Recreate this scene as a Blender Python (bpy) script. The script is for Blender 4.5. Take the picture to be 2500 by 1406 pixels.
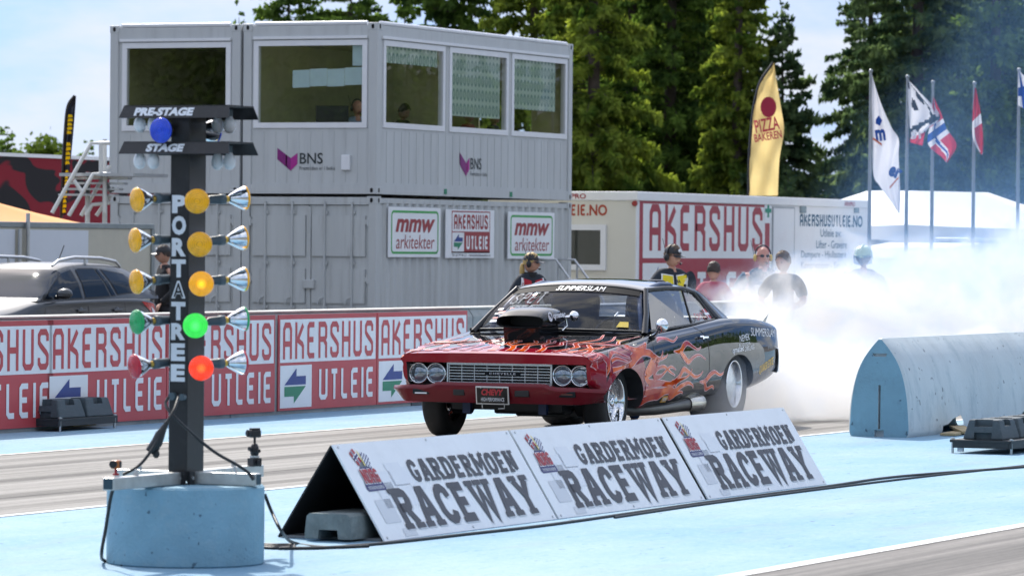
import bpy, bmesh, math, random
import numpy as np
from mathutils import Vector, Matrix
from mathutils.bvhtree import BVHTree
random.seed(7)
RNG = np.random.default_rng(7)
S = bpy.context.scene
COL = S.collection
R_ = math.radians
for o in list(bpy.data.objects):
    bpy.data.objects.remove(o)

# ------------------------------------------------------------------ camera
# world: +X = down the drag strip (away), +Y = across it to the left, Z up; camera at the origin, eye height 1.65
FPX, EYE = 11000.0, 1.65
PHI, PIT, ROLL = math.atan(4900 / FPX), math.atan(103 / FPX), 0.009
F = Vector((math.cos(PHI) * math.cos(PIT), math.sin(PHI) * math.cos(PIT), -math.sin(PIT)))
R0 = Vector((math.sin(PHI), -math.cos(PHI), 0))
U0 = R0.cross(F)
RT = R0 * math.cos(ROLL) + U0 * math.sin(ROLL)
UP = U0 * math.cos(ROLL) - R0 * math.sin(ROLL)
EYEP = Vector((0, 0, EYE))
cam_d = bpy.data.cameras.new('camera')
cam = bpy.data.objects.new('camera', cam_d)
COL.objects.link(cam)
cam.matrix_world = Matrix(((RT.x, UP.x, -F.x, 0), (RT.y, UP.y, -F.y, 0), (RT.z, UP.z, -F.z, EYE), (0, 0, 0, 1)))
cam_d.sensor_width = 36
cam_d.lens = 36 * FPX / 2500
cam_d.clip_end = 3000
cam_d.clip_start = 0.5
cam_d.dof.use_dof = True
cam_d.dof.focus_distance = 36.5
cam_d.dof.aperture_fstop = 7.1
S.camera = cam

# ------------------------------------------------------------------ world, sun, exposure
SUN_EL, SUN_AZ = R_(46), R_(44)          # azimuth from +X towards +Y: behind the scene, a little to the left
W = bpy.data.worlds.new('World')
S.world = W
W.use_nodes = True
nt = W.node_tree
nt.nodes.clear()
n_out = nt.nodes.new('ShaderNodeOutputWorld')
n_bg = nt.nodes.new('ShaderNodeBackground')
n_sky = nt.nodes.new('ShaderNodeTexSky')
n_sky.sky_type = 'NISHITA'
n_sky.sun_disc = False
n_sky.sun_elevation = SUN_EL
n_sky.sun_rotation = R_(90) - SUN_AZ
n_sky.air_density = 1.0
n_sky.dust_density = 1.2
n_sky.ozone_density = 1.5
n_tc = nt.nodes.new('ShaderNodeTexCoord')
n_map = nt.nodes.new('ShaderNodeMapping')
n_map.inputs['Scale'].default_value = (1, 1, 3.0)
n_map.inputs['Location'].default_value = (0.35, 0.1, 0.05)
n_noi = nt.nodes.new('ShaderNodeTexNoise')
n_noi.inputs['Scale'].default_value = 9.0
n_noi.inputs['Detail'].default_value = 7
n_noi.inputs['Roughness'].default_value = 0.55
n_ramp = nt.nodes.new('ShaderNodeValToRGB')
n_ramp.color_ramp.elements[0].position = 0.45
n_ramp.color_ramp.elements[1].position = 0.66
n_mix = nt.nodes.new('ShaderNodeMix')
n_mix.data_type = 'RGBA'
n_cl = nt.nodes.new('ShaderNodeMix'); n_cl.data_type = 'RGBA'; n_cl.inputs['A'].default_value = (3.1, 3.2, 3.35, 1); n_cl.inputs['B'].default_value = (7.4, 7.3, 7.0, 1)     # sunlit cloud radiance, same units as the sky
L = nt.links.new
L(n_tc.outputs['Generated'], n_map.inputs['Vector'])
L(n_map.outputs['Vector'], n_noi.inputs['Vector'])
L(n_noi.outputs['Fac'], n_ramp.inputs['Fac'])
L(n_ramp.outputs['Color'], n_mix.inputs['Factor'])
n_up = nt.nodes.new('ShaderNodeVectorMath'); n_up.operation = 'ADD'; n_up.inputs[1].default_value = (0, 0, 0.30)
n_nm = nt.nodes.new('ShaderNodeVectorMath'); n_nm.operation = 'NORMALIZE'
L(n_tc.outputs['Generated'], n_up.inputs[0]); L(n_up.outputs[0], n_nm.inputs[0]); L(n_nm.outputs[0], n_sky.inputs['Vector'])
n_sep = nt.nodes.new('ShaderNodeSeparateXYZ'); L(n_tc.outputs['Generated'], n_sep.inputs[0])
n_el = nt.nodes.new('ShaderNodeMapRange'); n_el.inputs['From Min'].default_value = 0.10; n_el.inputs['From Max'].default_value = 0.45
L(n_sep.outputs['Z'], n_el.inputs['Value'])
n_tint = nt.nodes.new('ShaderNodeMix'); n_tint.data_type = 'RGBA'; n_tint.inputs['A'].default_value = (0.32, 0.41, 0.53, 1); n_tint.inputs['B'].default_value = (1, 1, 1, 1)
L(n_el.outputs[0], n_tint.inputs['Factor'])
n_clr = nt.nodes.new('ShaderNodeMix'); n_clr.data_type = 'RGBA'; n_clr.blend_type = 'MULTIPLY'; n_clr.inputs['Factor'].default_value = 1
L(n_sky.outputs['Color'], n_clr.inputs['A']); L(n_tint.outputs['Result'], n_clr.inputs['B']); L(n_el.outputs[0], n_cl.inputs['Factor']); L(n_cl.outputs['Result'], n_mix.inputs['B'])
L(n_clr.outputs['Result'], n_mix.inputs['A'])
L(n_mix.outputs['Result'], n_bg.inputs['Color'])
n_bg.inputs['Strength'].default_value = 0.14
L(n_bg.outputs['Background'], n_out.inputs['Surface'])
sun_d = bpy.data.lights.new('sun', 'SUN')
sun_d.energy = 2.4
sun_d.angle = R_(0.53)
sun_d.color = (1, 0.95, 0.87)
sun = bpy.data.objects.new('sun', sun_d)
COL.objects.link(sun)
sdir = Vector((math.cos(SUN_EL) * math.cos(SUN_AZ), math.cos(SUN_EL) * math.sin(SUN_AZ), math.sin(SUN_EL)))
sun.rotation_euler = sdir.to_track_quat('Z', 'Y').to_euler()
S.view_settings.view_transform = 'Standard'
S.view_settings.look = 'None'
S.view_settings.exposure = 1.05
S.view_settings.gamma = 1
S.cycles.volume_bounces = 3
S.cycles.volume_step_rate = 1.0
S.cycles.volume_max_steps = 128
S.cycles.max_bounces = 8
S.cycles.transparent_max_bounces = 12
S.cycles.caustics_reflective = False
S.cycles.caustics_refractive = False
S.cycles.use_denoising = True

# ------------------------------------------------------------------ where a sight line meets a real plane (surveying the layout)
def ray(px, py):
    return F + RT * ((px - 1250) / FPX) - UP * ((py - 703) / FPX)
def on_z(px, py, z=0.0):
    d = ray(px, py); return EYEP + d * ((z - EYE) / d.z)
def on_v(px, py, v):
    d = ray(px, py); return EYEP + d * (v / d.y)
def on_u(px, py, u):
    d = ray(px, py); return EYEP + d * (u / d.x)
def at_d(px, py, dist):
    return EYEP + ray(px, py) * dist

# ------------------------------------------------------------------ materials
MATS = {}
def new_mat(name):
    m = bpy.data.materials.new(name)
    m.use_nodes = True
    m.node_tree.nodes.clear()
    out = m.node_tree.nodes.new('ShaderNodeOutputMaterial')
    return m, m.node_tree, out
def c4(c):
    return (c[0], c[1], c[2], 1)
def pm(name, col, rough=0.5, metal=0.0, var=0.12, scale=4.0, bump=0.0, bscale=60.0, coat=0.0, spec=0.5, stretch=(1, 1, 1), emit=None, estr=0.0, dirt=None, dirt_amt=0.0, pits=0.0):
    """principled paint with a little tonal variation, optional fine bump and patchy dirt"""
    if name in MATS:
        return MATS[name]
    m, t, out = new_mat(name)
    N, K = t.nodes, t.links.new
    b = N.new('ShaderNodeBsdfPrincipled')
    b.inputs['Roughness'].default_value = rough
    b.inputs['Metallic'].default_value = metal
    b.inputs['Specular IOR Level'].default_value = spec
    b.inputs['Coat Weight'].default_value = coat
    b.inputs['Coat Roughness'].default_value = 0.04
    tc = N.new('ShaderNodeTexCoord')
    mp = N.new('ShaderNodeMapping')
    mp.inputs['Scale'].default_value = stretch
    K(tc.outputs['Object'], mp.inputs['Vector'])
    if var > 0 or dirt:
        no = N.new('ShaderNodeTexNoise')
        no.inputs['Scale'].default_value = scale
        no.inputs['Detail'].default_value = 6
        no.inputs['Roughness'].default_value = 0.6
        K(mp.outputs['Vector'], no.inputs['Vector'])
        mr = N.new('ShaderNodeMapRange')
        mr.inputs['From Min'].default_value = 0.3
        mr.inputs['From Max'].default_value = 0.7
        mr.inputs['To Min'].default_value = 1 - var
        mr.inputs['To Max'].default_value = 1 + var
        K(no.outputs['Fac'], mr.inputs['Value'])
        mx = N.new('ShaderNodeMix'); mx.data_type = 'RGBA'; mx.blend_type = 'MULTIPLY'
        mx.inputs['Factor'].default_value = 1
        mx.inputs['A'].default_value = c4(col)
        K(mr.outputs['Result'], mx.inputs['B'])
        src = mx.outputs['Result']
        if dirt:
            n2 = N.new('ShaderNodeTexNoise')
            n2.inputs['Scale'].default_value = scale * 2.3
            n2.inputs['Detail'].default_value = 8
            n2.inputs['Roughness'].default_value = 0.7
            K(mp.outputs['Vector'], n2.inputs['Vector'])
            cr = N.new('ShaderNodeValToRGB')
            cr.color_ramp.elements[0].position = 0.52
            cr.color_ramp.elements[1].position = 0.75
            cr.color_ramp.elements[1].color = (dirt_amt,) * 3 + (1,)
            K(n2.outputs['Fac'], cr.inputs['Fac'])
            m2 = N.new('ShaderNodeMix'); m2.data_type = 'RGBA'
            K(cr.outputs['Color'], m2.inputs['Factor'])
            K(src, m2.inputs['A'])
            m2.inputs['B'].default_value = c4(dirt)
            src = m2.outputs['Result']
        if pits > 0:                                   # small air holes and chips
            n5 = N.new('ShaderNodeTexNoise'); n5.inputs['Scale'].default_value = pits; n5.inputs['Detail'].default_value = 2
            K(tc.outputs['Object'], n5.inputs['Vector'])
            p5 = N.new('ShaderNodeMapRange'); p5.inputs['From Min'].default_value = 0.685; p5.inputs['From Max'].default_value = 0.72; p5.inputs['To Max'].default_value = 0.75; K(n5.outputs['Fac'], p5.inputs['Value'])
            m5 = N.new('ShaderNodeMix'); m5.data_type = 'RGBA'; K(p5.outputs[0], m5.inputs['Factor']); K(src, m5.inputs['A']); m5.inputs['B'].default_value = (col[0] * .2, col[1] * .22, col[2] * .25, 1); src = m5.outputs['Result']
        K(src, b.inputs['Base Color'])
        rr = N.new('ShaderNodeMapRange')
        rr.inputs['To Min'].default_value = max(0.02, rough - 0.08 * (rough > 0.15))
        rr.inputs['To Max'].default_value = min(1, rough + 0.08 * (rough > 0.15))
        K(no.outputs['Fac'], rr.inputs['Value'])
        K(rr.outputs['Result'], b.inputs['Roughness'])
    else:
        b.inputs['Base Color'].default_value = c4(col)
    if bump > 0:
        n3 = N.new('ShaderNodeTexNoise')
        n3.inputs['Scale'].default_value = bscale
        n3.inputs['Detail'].default_value = 5
        K(mp.outputs['Vector'], n3.inputs['Vector'])
        bp = N.new('ShaderNodeBump')
        bp.inputs['Strength'].default_value = bump
        bp.inputs['Distance'].default_value = 0.01
        K(n3.outputs['Fac'], bp.inputs['Height'])
        K(bp.outputs['Normal'], b.inputs['Normal'])
    if emit:
        b.inputs['Emission Color'].default_value = c4(emit)
        b.inputs['Emission Strength'].default_value = estr
    K(b.outputs['BSDF'], out.inputs['Surface'])
    MATS[name] = m
    return m
def glass_mat(name, tint=(0.5, 0.55, 0.5), refl=1.0, rough=0.0, base=0.06):
    """thin pane: tinted see-through plus a fresnel mirror"""
    if name in MATS:
        return MATS[name]
    m, t, out = new_mat(name)
    N, K = t.nodes, t.links.new
    tr = N.new('ShaderNodeBsdfTransparent'); tr.inputs['Color'].default_value = c4(tint)
    gl = N.new('ShaderNodeBsdfGlossy'); gl.inputs['Roughness'].default_value = rough
    lw = N.new('ShaderNodeLayerWeight'); lw.inputs['Blend'].default_value = 0.35
    mr = N.new('ShaderNodeMapRange')
    mr.inputs['To Min'].default_value = base
    mr.inputs['To Max'].default_value = refl
    K(lw.outputs['Fresnel'], mr.inputs['Value'])
    mx = N.new('ShaderNodeMixShader')
    K(mr.outputs['Result'], mx.inputs['Fac']); K(tr.outputs[0], mx.inputs[1]); K(gl.outputs[0], mx.inputs[2])
    K(mx.outputs[0], out.inputs['Surface'])
    MATS[name] = m
    return m
def leaf_mat(name, c1, c2, trans=0.35, scale=1.2):
    if name in MATS:
        return MATS[name]
    m, t, out = new_mat(name)
    N, K = t.nodes, t.links.new
    tc = N.new('ShaderNodeTexCoord')
    no = N.new('ShaderNodeTexNoise'); no.inputs['Scale'].default_value = scale; no.inputs['Detail'].default_value = 5
    K(tc.outputs['Object'], no.inputs['Vector'])
    cr = N.new('ShaderNodeValToRGB')
    cr.color_ramp.elements[0].position = 0.35; cr.color_ramp.elements[0].color = c4(c1)
    cr.color_ramp.elements[1].position = 0.68; cr.color_ramp.elements[1].color = c4(c2)
    K(no.outputs['Fac'], cr.inputs['Fac'])
    d = N.new('ShaderNodeBsdfDiffuse'); tl = N.new('ShaderNodeBsdfTranslucent')
    K(cr.outputs['Color'], d.inputs['Color'])
    hs = N.new('ShaderNodeHueSaturation'); hs.inputs['Value'].default_value = 1.5; hs.inputs['Saturation'].default_value = 1.1
    K(cr.outputs['Color'], hs.inputs['Color']); K(hs.outputs['Color'], tl.inputs['Color'])
    mx = N.new('ShaderNodeMixShader'); mx.inputs['Fac'].default_value = trans
    K(d.outputs[0], mx.inputs[1]); K(tl.outputs[0], mx.inputs[2]); K(mx.outputs[0], out.inputs['Surface'])
    MATS[name] = m
    return m

# ------------------------------------------------------------------ mesh building
class MB:
    """collects faces; build() links them as ONE mesh object"""
    def __init__(s):
        s.v, s.f, s.mi, s.sm = [], [], [], []
        s.cur, s.smooth = 0, False
    def add(s, vs, fs, smooth=None):
        k = len(s.v)
        s.v += [tuple(p) for p in vs]
        for f in fs:
            s.f.append(tuple(i + k for i in f)); s.mi.append(s.cur); s.sm.append(s.smooth if smooth is None else smooth)
        return s
    def box(s, c, d, rz=0.0, M=None, bev=0.0):
        x, y, z = d[0] / 2, d[1] / 2, d[2] / 2
        if bev > 0:
            bm = bmesh.new()
            bmesh.ops.create_cube(bm, size=1)
            for q in bm.verts: q.co = Vector((q.co.x * d[0], q.co.y * d[1], q.co.z * d[2]))
            bmesh.ops.bevel(bm, geom=bm.edges[:], offset=bev, segments=2, affect='EDGES', profile=0.5)
            vs = [q.co.copy() for q in bm.verts]; bm.verts.index_update()
            fs = [[q.index for q in f.verts] for f in bm.faces]; bm.free()
        else:
            vs = [Vector(p) for p in ((-x, -y, -z), (x, -y, -z), (x, y, -z), (-x, y, -z), (-x, -y, z), (x, -y, z), (x, y, z), (-x, y, z))]
            fs = [(0, 3, 2, 1), (4, 5, 6, 7), (0, 1, 5, 4), (1, 2, 6, 5), (2, 3, 7, 6), (3, 0, 4, 7)]
        T = Matrix.Translation(c) @ (M.to_4x4() if M is not None else Matrix.Rotation(rz, 4, 'Z'))
        return s.add([T @ p for p in vs], fs)
    def box2(s, a, b, bev=0.0):
        return s.box([(a[i] + b[i]) / 2 for i in range(3)], [abs(b[i] - a[i]) for i in range(3)], bev=bev)
    def cyl(s, p0, p1, r0, r1=None, n=12, cap=True, smooth=True):
        r1 = r0 if r1 is None else r1
        p0, p1 = Vector(p0), Vector(p1)
        ax = (p1 - p0).normalized()
        a = ax.orthogonal().normalized(); b = ax.cross(a)
        vs = []
        for p, r in ((p0, r0), (p1, r1)):
            for i in range(n):
                t = 2 * math.pi * i / n
                vs.append(p + a * (r * math.cos(t)) + b * (r * math.sin(t)))
        s.add(vs, [(i, (i + 1) % n, n + (i + 1) % n, n + i) for i in range(n)], smooth)
        if cap:
            s.add(vs, [tuple(range(n))[::-1], tuple(range(n, 2 * n))], False)
        return s
    def tube(s, pts, r, n=8, cap=True):
        pts = [Vector(p) for p in pts]
        rs = r if isinstance(r, (list, tuple)) else [r] * len(pts)
        vs, fs = [], []
        a = None
        for i, p in enumerate(pts):
            d = (pts[min(i + 1, len(pts) - 1)] - pts[max(i - 1, 0)]).normalized()
            if a is None: a = d.orthogonal().normalized()
            a = (a - d * a.dot(d)); a = a.normalized() if a.length > 1e-6 else d.orthogonal().normalized()
            b = d.cross(a)
            for k in range(n):
                t = 2 * math.pi * k / n
                vs.append(p + a * (rs[i] * math.cos(t)) + b * (rs[i] * math.sin(t)))
        for i in range(len(pts) - 1):
            for k in range(n):
                fs.append((i * n + k, i * n + (k + 1) % n, (i + 1) * n + (k + 1) % n, (i + 1) * n + k))
        s.add(vs, fs, True)
        if cap:
            m = (len(pts) - 1) * n
            s.add(vs, [tuple(range(n))[::-1], tuple(range(m, m + n))], False)
        return s
    def lathe(s, prof, T=None, n=24, smooth=True, cap=True):
        """prof: (radius, height) pairs revolved about local Z"""
        T = T or Matrix.Identity(4)
        vs, fs = [], []
        for r, h in prof:
            for k in range(n):
                t = 2 * math.pi * k / n
                vs.append(T @ Vector((r * math.cos(t), r * math.sin(t), h)))
        for i in range(len(prof) - 1):
            for k in range(n):
                fs.append((i * n + k, i * n + (k + 1) % n, (i + 1) * n + (k + 1) % n, (i + 1) * n + k))
        s.add(vs, fs, smooth)
        if not cap: return s
        if prof[0][0] > 1e-5: s.add(vs, [tuple(range(n))[::-1]], False)
        if prof[-1][0] > 1e-5:
            m = (len(prof) - 1) * n
            s.add(vs, [tuple(range(m, m + n))], False)
        return s
    def prism(s, poly, o, ex, ey, ez, h):
        """polygon in the (ex,ey) plane at o, pushed h along ez"""
        o, ex, ey, ez = Vector(o), Vector(ex), Vector(ey), Vector(ez)
        n = len(poly)
        vs = [o + ex * p[0] + ey * p[1] for p in poly] + [o + ex * p[0] + ey * p[1] + ez * h for p in poly]
        return s.add(vs, [tuple(range(n))[::-1], tuple(range(n, 2 * n))] + [(i, (i + 1) % n, n + (i + 1) % n, n + i) for i in range(n)])
    def grid(s, rows, smooth=True, closed=False):
        n = len(rows[0]); vs = [p for r in rows for p in r]; fs = []
        for i in range(len(rows) - 1):
            for k in range(n if closed else n - 1):
                fs.append((i * n + k, i * n + (k + 1) % n, (i + 1) * n + (k + 1) % n, (i + 1) * n + k))
        return s.add(vs, fs, smooth)
    def ell(s, c, r, nu=16, nv=10, M=None):
        T = Matrix.Translation(c) @ (M.to_4x4() if M is not None else Matrix.Identity(4))
        rows = []
        for i in range(nv + 1):
            t = math.pi * i / nv
            rows.append([T @ Vector((r[0] * math.sin(t) * math.cos(2 * math.pi * k / nu), r[1] * math.sin(t) * math.sin(2 * math.pi * k / nu), -r[2] * math.cos(t))) for k in range(nu)])
        return s.grid(rows, True, True)
    def mesh(s, name, mats):
        me = bpy.data.meshes.new(name)
        me.from_pydata(s.v, [], s.f)
        for m in (mats if isinstance(mats, (list, tuple)) else [mats]):
            me.materials.append(m)
        me.polygons.foreach_set('material_index', s.mi)
        me.polygons.foreach_set('use_smooth', s.sm)
        me.update()
        return me
    def build(s, name, mats, parent=None, M=None):
        return link(name, s.mesh(name, mats), parent, M)
def link(name, me, parent=None, M=None):
    o = bpy.data.objects.new(name, me)
    COL.objects.link(o)
    if parent is not None: o.parent = parent
    if M is not None: o.matrix_local = M
    return o
def empty(name, loc=(0, 0, 0), rz=0.0, parent=None):
    o = bpy.data.objects.new(name, None)
    o.empty_display_size = 0.2
    COL.objects.link(o)
    o.location = loc; o.rotation_euler = (0, 0, rz)
    if parent is not None: o.parent = parent
    return o
def tag(o, label=None, cat=None, group=None, kind=None):
    if label: o['label'] = label
    if cat: o['category'] = cat
    if group: o['group'] = group
    if kind: o['kind'] = kind
    return o
def copy_tree(o, parent=None):
    c = o.copy(); COL.objects.link(c)
    if parent is not None: c.parent = parent
    for ch in [q for q in bpy.data.objects if q.parent == o]:
        copy_tree(ch, c)
    return c
def clean_normals(o):
    bm = bmesh.new(); bm.from_mesh(o.data)
    bmesh.ops.recalc_face_normals(bm, faces=bm.faces[:])
    bm.to_mesh(o.data); bm.free()
    return o
def sharp(o, ang=32):
    o.data.set_sharp_from_angle(angle=R_(ang))
    return o
def evaluated(o):
    """mesh of an object with its modifiers applied"""
    dg = bpy.context.evaluated_depsgraph_get()
    return bpy.data.meshes.new_from_object(o.evaluated_get(dg))
def catmull(pts, n, closed=False):
    P = np.array(pts, float); m = len(P); out = []
    segs = m if closed else m - 1
    for i in range(segs):
        p0 = P[(i - 1) % m] if closed or i > 0 else 2 * P[0] - P[1]
        p1, p2 = P[i], P[(i + 1) % m]
        p3 = P[(i + 2) % m] if closed or i + 2 < m else 2 * P[-1] - P[-2]
        for k in range(n):
            t = k / n
            out.append(0.5 * (2 * p1 + (p2 - p0) * t + (2 * p0 - 5 * p1 + 4 * p2 - p3) * t * t + (3 * p1 - p0 - 3 * p2 + p3) * t ** 3))
    if not closed: out.append(P[-1])
    return np.array(out)

# ------------------------------------------------------------------ lettering
def txt(body, size=1.0, bold=0.0, shear=0.0, sx=1.0, space=1.0):
    """flat text mesh (verts, faces) with the lower left corner of its ink at the origin"""
    cu = bpy.data.curves.new('txt', 'FONT')
    cu.body = body; cu.size = size; cu.shear = shear; cu.offset = 0.0 if 'M' in body else bold;          # a thickened M closes up on itself
    cu.space_character = space
    cu.resolution_u = 3
    o = bpy.data.objects.new('txt', cu); COL.objects.link(o)
    dg = bpy.context.evaluated_depsgraph_get()
    ev = o.evaluated_get(dg); me = ev.to_mesh()
    vs = [(v.co.x * sx, v.co.y) for v in me.vertices]
    fs = [tuple(p.vertices) for p in me.polygons]
    ev.to_mesh_clear(); bpy.data.objects.remove(o); bpy.data.curves.remove(cu)
    x0 = min(v[0] for v in vs); y0 = min(v[1] for v in vs)
    return [(a - x0, b - y0) for a, b in vs], fs
def fit(vf, w, h):
    """scale a flat text to w x h"""
    vs, fs = vf
    X = max(v[0] for v in vs); Y = max(v[1] for v in vs)
    return [(a * w / X, b * h / Y) for a, b in vs], fs
def put(mb, vf, o, ex, ey, ez, lift=0.003, shear=0.0):
    o, ex, ey, ez = Vector(o), Vector(ex), Vector(ey), Vector(ez)
    mb.add([o + ex * (p[0] + shear * p[1]) + ey * p[1] + ez * (lift + (p[2] if len(p) > 2 else 0)) for p in vf[0]], vf[1], False)
def ribbon(pts, w, z=0.0):
    """mitred stroke of width w (number or list) along pts -> flat (verts, faces)"""
    P = [np.array(p, float) for p in pts]; n = len(P)
    ws = w if isinstance(w, (list, tuple, np.ndarray)) else [w] * n
    vs, fs = [], []
    for i in range(n):
        d0 = P[i] - P[i - 1] if i > 0 else P[1] - P[0]
        d1 = P[i + 1] - P[i] if i < n - 1 else d0
        d0 = d0 / (np.linalg.norm(d0) + 1e-9); d1 = d1 / (np.linalg.norm(d1) + 1e-9)
        n0, n1 = np.array((-d0[1], d0[0])), np.array((-d1[1], d1[0]))
        m = n0 + n1; l = np.linalg.norm(m); m = m / l if l > 1e-6 else n0
        k = ws[i] / 2 / max(0.45, float(m @ n0))
        vs += [tuple(P[i] + m * k) + (z,), tuple(P[i] - m * k) + (z,)]
        if i: fs.append((2 * i - 2, 2 * i - 1, 2 * i + 1, 2 * i))
    return vs, fs
_c = 0.09
STROKES = {
    'A': (.5, [[(0, 0), (0, .86), (.1, 1), (.4, 1), (.5, .86), (.5, 0)], [(0, .4), (.5, .4)]]),
    'K': (.5, [[(0, 0), (0, 1)], [(.5, 1), (.1, .52), (.44, .38), (.5, .3), (.5, 0)]]),
    'E': (.45, [[(.45, 1), (_c, 1), (0, 1 - _c), (0, _c), (_c, 0), (.45, 0)], [(0, .52), (.38, .52)]]),
    'R': (.5, [[(0, 0), (0, 1), (.4, 1), (.5, .9), (.5, .62), (.4, .52), (0, .52)], [(.3, .52), (.5, .36), (.5, 0)]]),
    'S': (.5, [[(.5, .74), (.5, .9), (.4, 1), (.1, 1), (0, .9), (0, .7), (.08, .62), (.42, .4), (.5, .32), (.5, .1), (.4, 0), (.1, 0), (0, .1), (0, .26)]]),
    'H': (.5, [[(0, 0), (0, 1)], [(.5, 0), (.5, 1)], [(0, .5), (.5, .5)]]),
    'U': (.5, [[(0, 1), (0, .1), (.1, 0), (.4, 0), (.5, .1), (.5, 1)]]),
    'T': (.46, [[(0, 1), (.46, 1)], [(.23, 1), (.23, 0)]]),
    'L': (.4, [[(0, 1), (0, _c), (_c, 0), (.4, 0)]]),
    'I': (0, [[(0, 0), (0, 1)]]),
    'N': (.5, [[(0, 0), (0, 1)], [(.5, 0), (.5, 1)], [(0, 1), (.5, 0)]]),
    'D': (.5, [[(0, 0), (0, 1), (.36, 1), (.5, .86), (.5, .14), (.36, 0), (0, 0)]]),
    'G': (.5, [[(.5, .8), (.5, .9), (.4, 1), (.1, 1), (0, .9), (0, .1), (.1, 0), (.4, 0), (.5, .1), (.5, .46), (.28, .46)]]),
    'C': (.5, [[(.5, .74), (.5, .9), (.4, 1), (.1, 1), (0, .9), (0, .1), (.1, 0), (.4, 0), (.5, .1), (.5, .26)]]),
    'M': (.74, [[(0, 0), (0, 1), (.37, .35), (.74, 1), (.74, 0)]]),
    'O': (.5, [[(.25, 0), (.1, 0), (0, .1), (0, .9), (.1, 1), (.4, 1), (.5, .9), (.5, .1), (.4, 0), (.25, 0)]]),
    'P': (.48, [[(0, 0), (0, 1), (.38, 1), (.48, .9), (.48, .58), (.38, .48), (0, .48)]]),
    'W': (.8, [[(0, 1), (.2, 0), (.4, .8), (.6, 0), (.8, 1)]]),
    'Y': (.56, [[(0, 1), (.28, .48), (.56, 1)], [(.28, .48), (.28, 0)]]),
    'B': (.5, [[(0, 0), (0, 1), (.38, 1), (.47, .9), (.47, .62), (.38, .52), (0, .52)], [(.38, .52), (.5, .42), (.5, .1), (.4, 0), (0, 0)]]),
    'Z': (.5, [[(0, 1), (.5, 1), (0, 0), (.5, 0)]]),
    'V': (.5, [[(0, 1), (.25, 0), (.5, 1)]]),
    'X': (.5, [[(0, 1), (.5, 0)], [(0, 0), (.5, 1)]]),
    'F': (.42, [[(0, 0), (0, 1), (.42, 1)], [(0, .52), (.34, .52)]]),
    '-': (.3, [[(0, .45), (.3, .45)]]), ' ': (.2, []),
    '2': (.45, [[(0, .8), (0, .9), (.1, 1), (.35, 1), (.45, .9), (.45, .62), (0, 0), (.45, 0)]]),
    '5': (.45, [[(.45, 1), (0, 1), (0, .56), (.35, .58), (.45, .46), (.45, .1), (.35, 0), (0, .04)]]),
    '6': (.45, [[(.42, .95), (.1, 1), (0, .86), (0, .1), (.1, 0), (.35, 0), (.45, .1), (.45, .46), (.35, .56), (0, .5)]]),
    '8': (.45, [[(.1, .54), (0, .66), (0, .9), (.1, 1), (.35, 1), (.45, .9), (.45, .64), (.35, .54), (.1, .54), (0, .42), (0, .1), (.1, 0), (.35, 0), (.45, .1), (.45, .44), (.35, .54)]]),
    '1': (.12, [[(0, .84), (.12, 1), (.12, 0)]]),
    'J': (.4, [[(.4, 1), (.4, .1), (.3, 0), (.1, 0), (0, .1), (0, .24)]]),
}
SERIFS = {'A': [(0, 0), (.5, 0), ], 'R': [(0, 0), (0, 1), (.5, 0)], 'D': [(0, 0), (0, 1)], 'E': [(0, 0), (0, 1)], 'M': [(0, 0), (.74, 0), (0, 1), (.74, 1)], 'N': [(0, 0), (0, 1), (.5, 1)],
          'W': [(0, 1), (.4, 1), (.8, 1)], 'Y': [(0, 1), (.56, 1), (.28, 0)]}
SLAB = dict(STROKES)
SLAB['A'] = (.6, [[(0.03, 0), (.22, 1), (.38, 1), (.57, 0)], [(.12, .32), (.48, .32)]])
SERIFS['A'] = [(.03, 0), (.57, 0)]
SLAB['O'] = (.54, [[(.27, 0), (.12, .03), (.02, .22), (0, .5), (.02, .78), (.12, .97), (.27, 1), (.42, .97), (.52, .78), (.54, .5), (.52, .22), (.42, .03), (.27, 0)]])
SLAB['G'] = (.52, [[(.5, .72), (.46, .9), (.36, 1), (.2, 1), (.08, .9), (0, .7), (0, .3), (.08, .1), (.2, 0), (.34, 0), (.46, .1), (.48, .4), (.28, .4)]])
SLAB['C'] = (.52, [[(.5, .72), (.46, .9), (.36, 1), (.2, 1), (.08, .9), (0, .7), (0, .3), (.08, .1), (.2, 0), (.34, 0), (.46, .1), (.5, .26)]])
SLAB['R'] = (.56, [[(0, 0), (0, 1), (.36, 1), (.46, .94), (.5, .78), (.46, .60), (.36, .52), (0, .52)], [(.24, .54), (.52, 0)]])
SERIFS['R'] = [(0, 0), (0, 1), (.52, 0)]
SLAB['D'] = (.52, [[(0, 0), (0, 1), (.3, 1), (.44, .9), (.5, .7), (.5, .3), (.44, .1), (.3, 0), (0, 0)]])
SLAB['W'] = (.86, [[(0.02, 1), (.22, 0), (.43, .85), (.64, 0), (.84, 1)]])
SERIFS['W'] = [(.02, 1), (.43, 1), (.84, 1)]
SLAB['Y'] = (.62, [[(.02, 1), (.31, .45), (.6, 1)], [(.31, .5), (.31, 0)]])
SERIFS['Y'] = [(.02, 1), (.6, 1), (.31, 0)]
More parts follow.
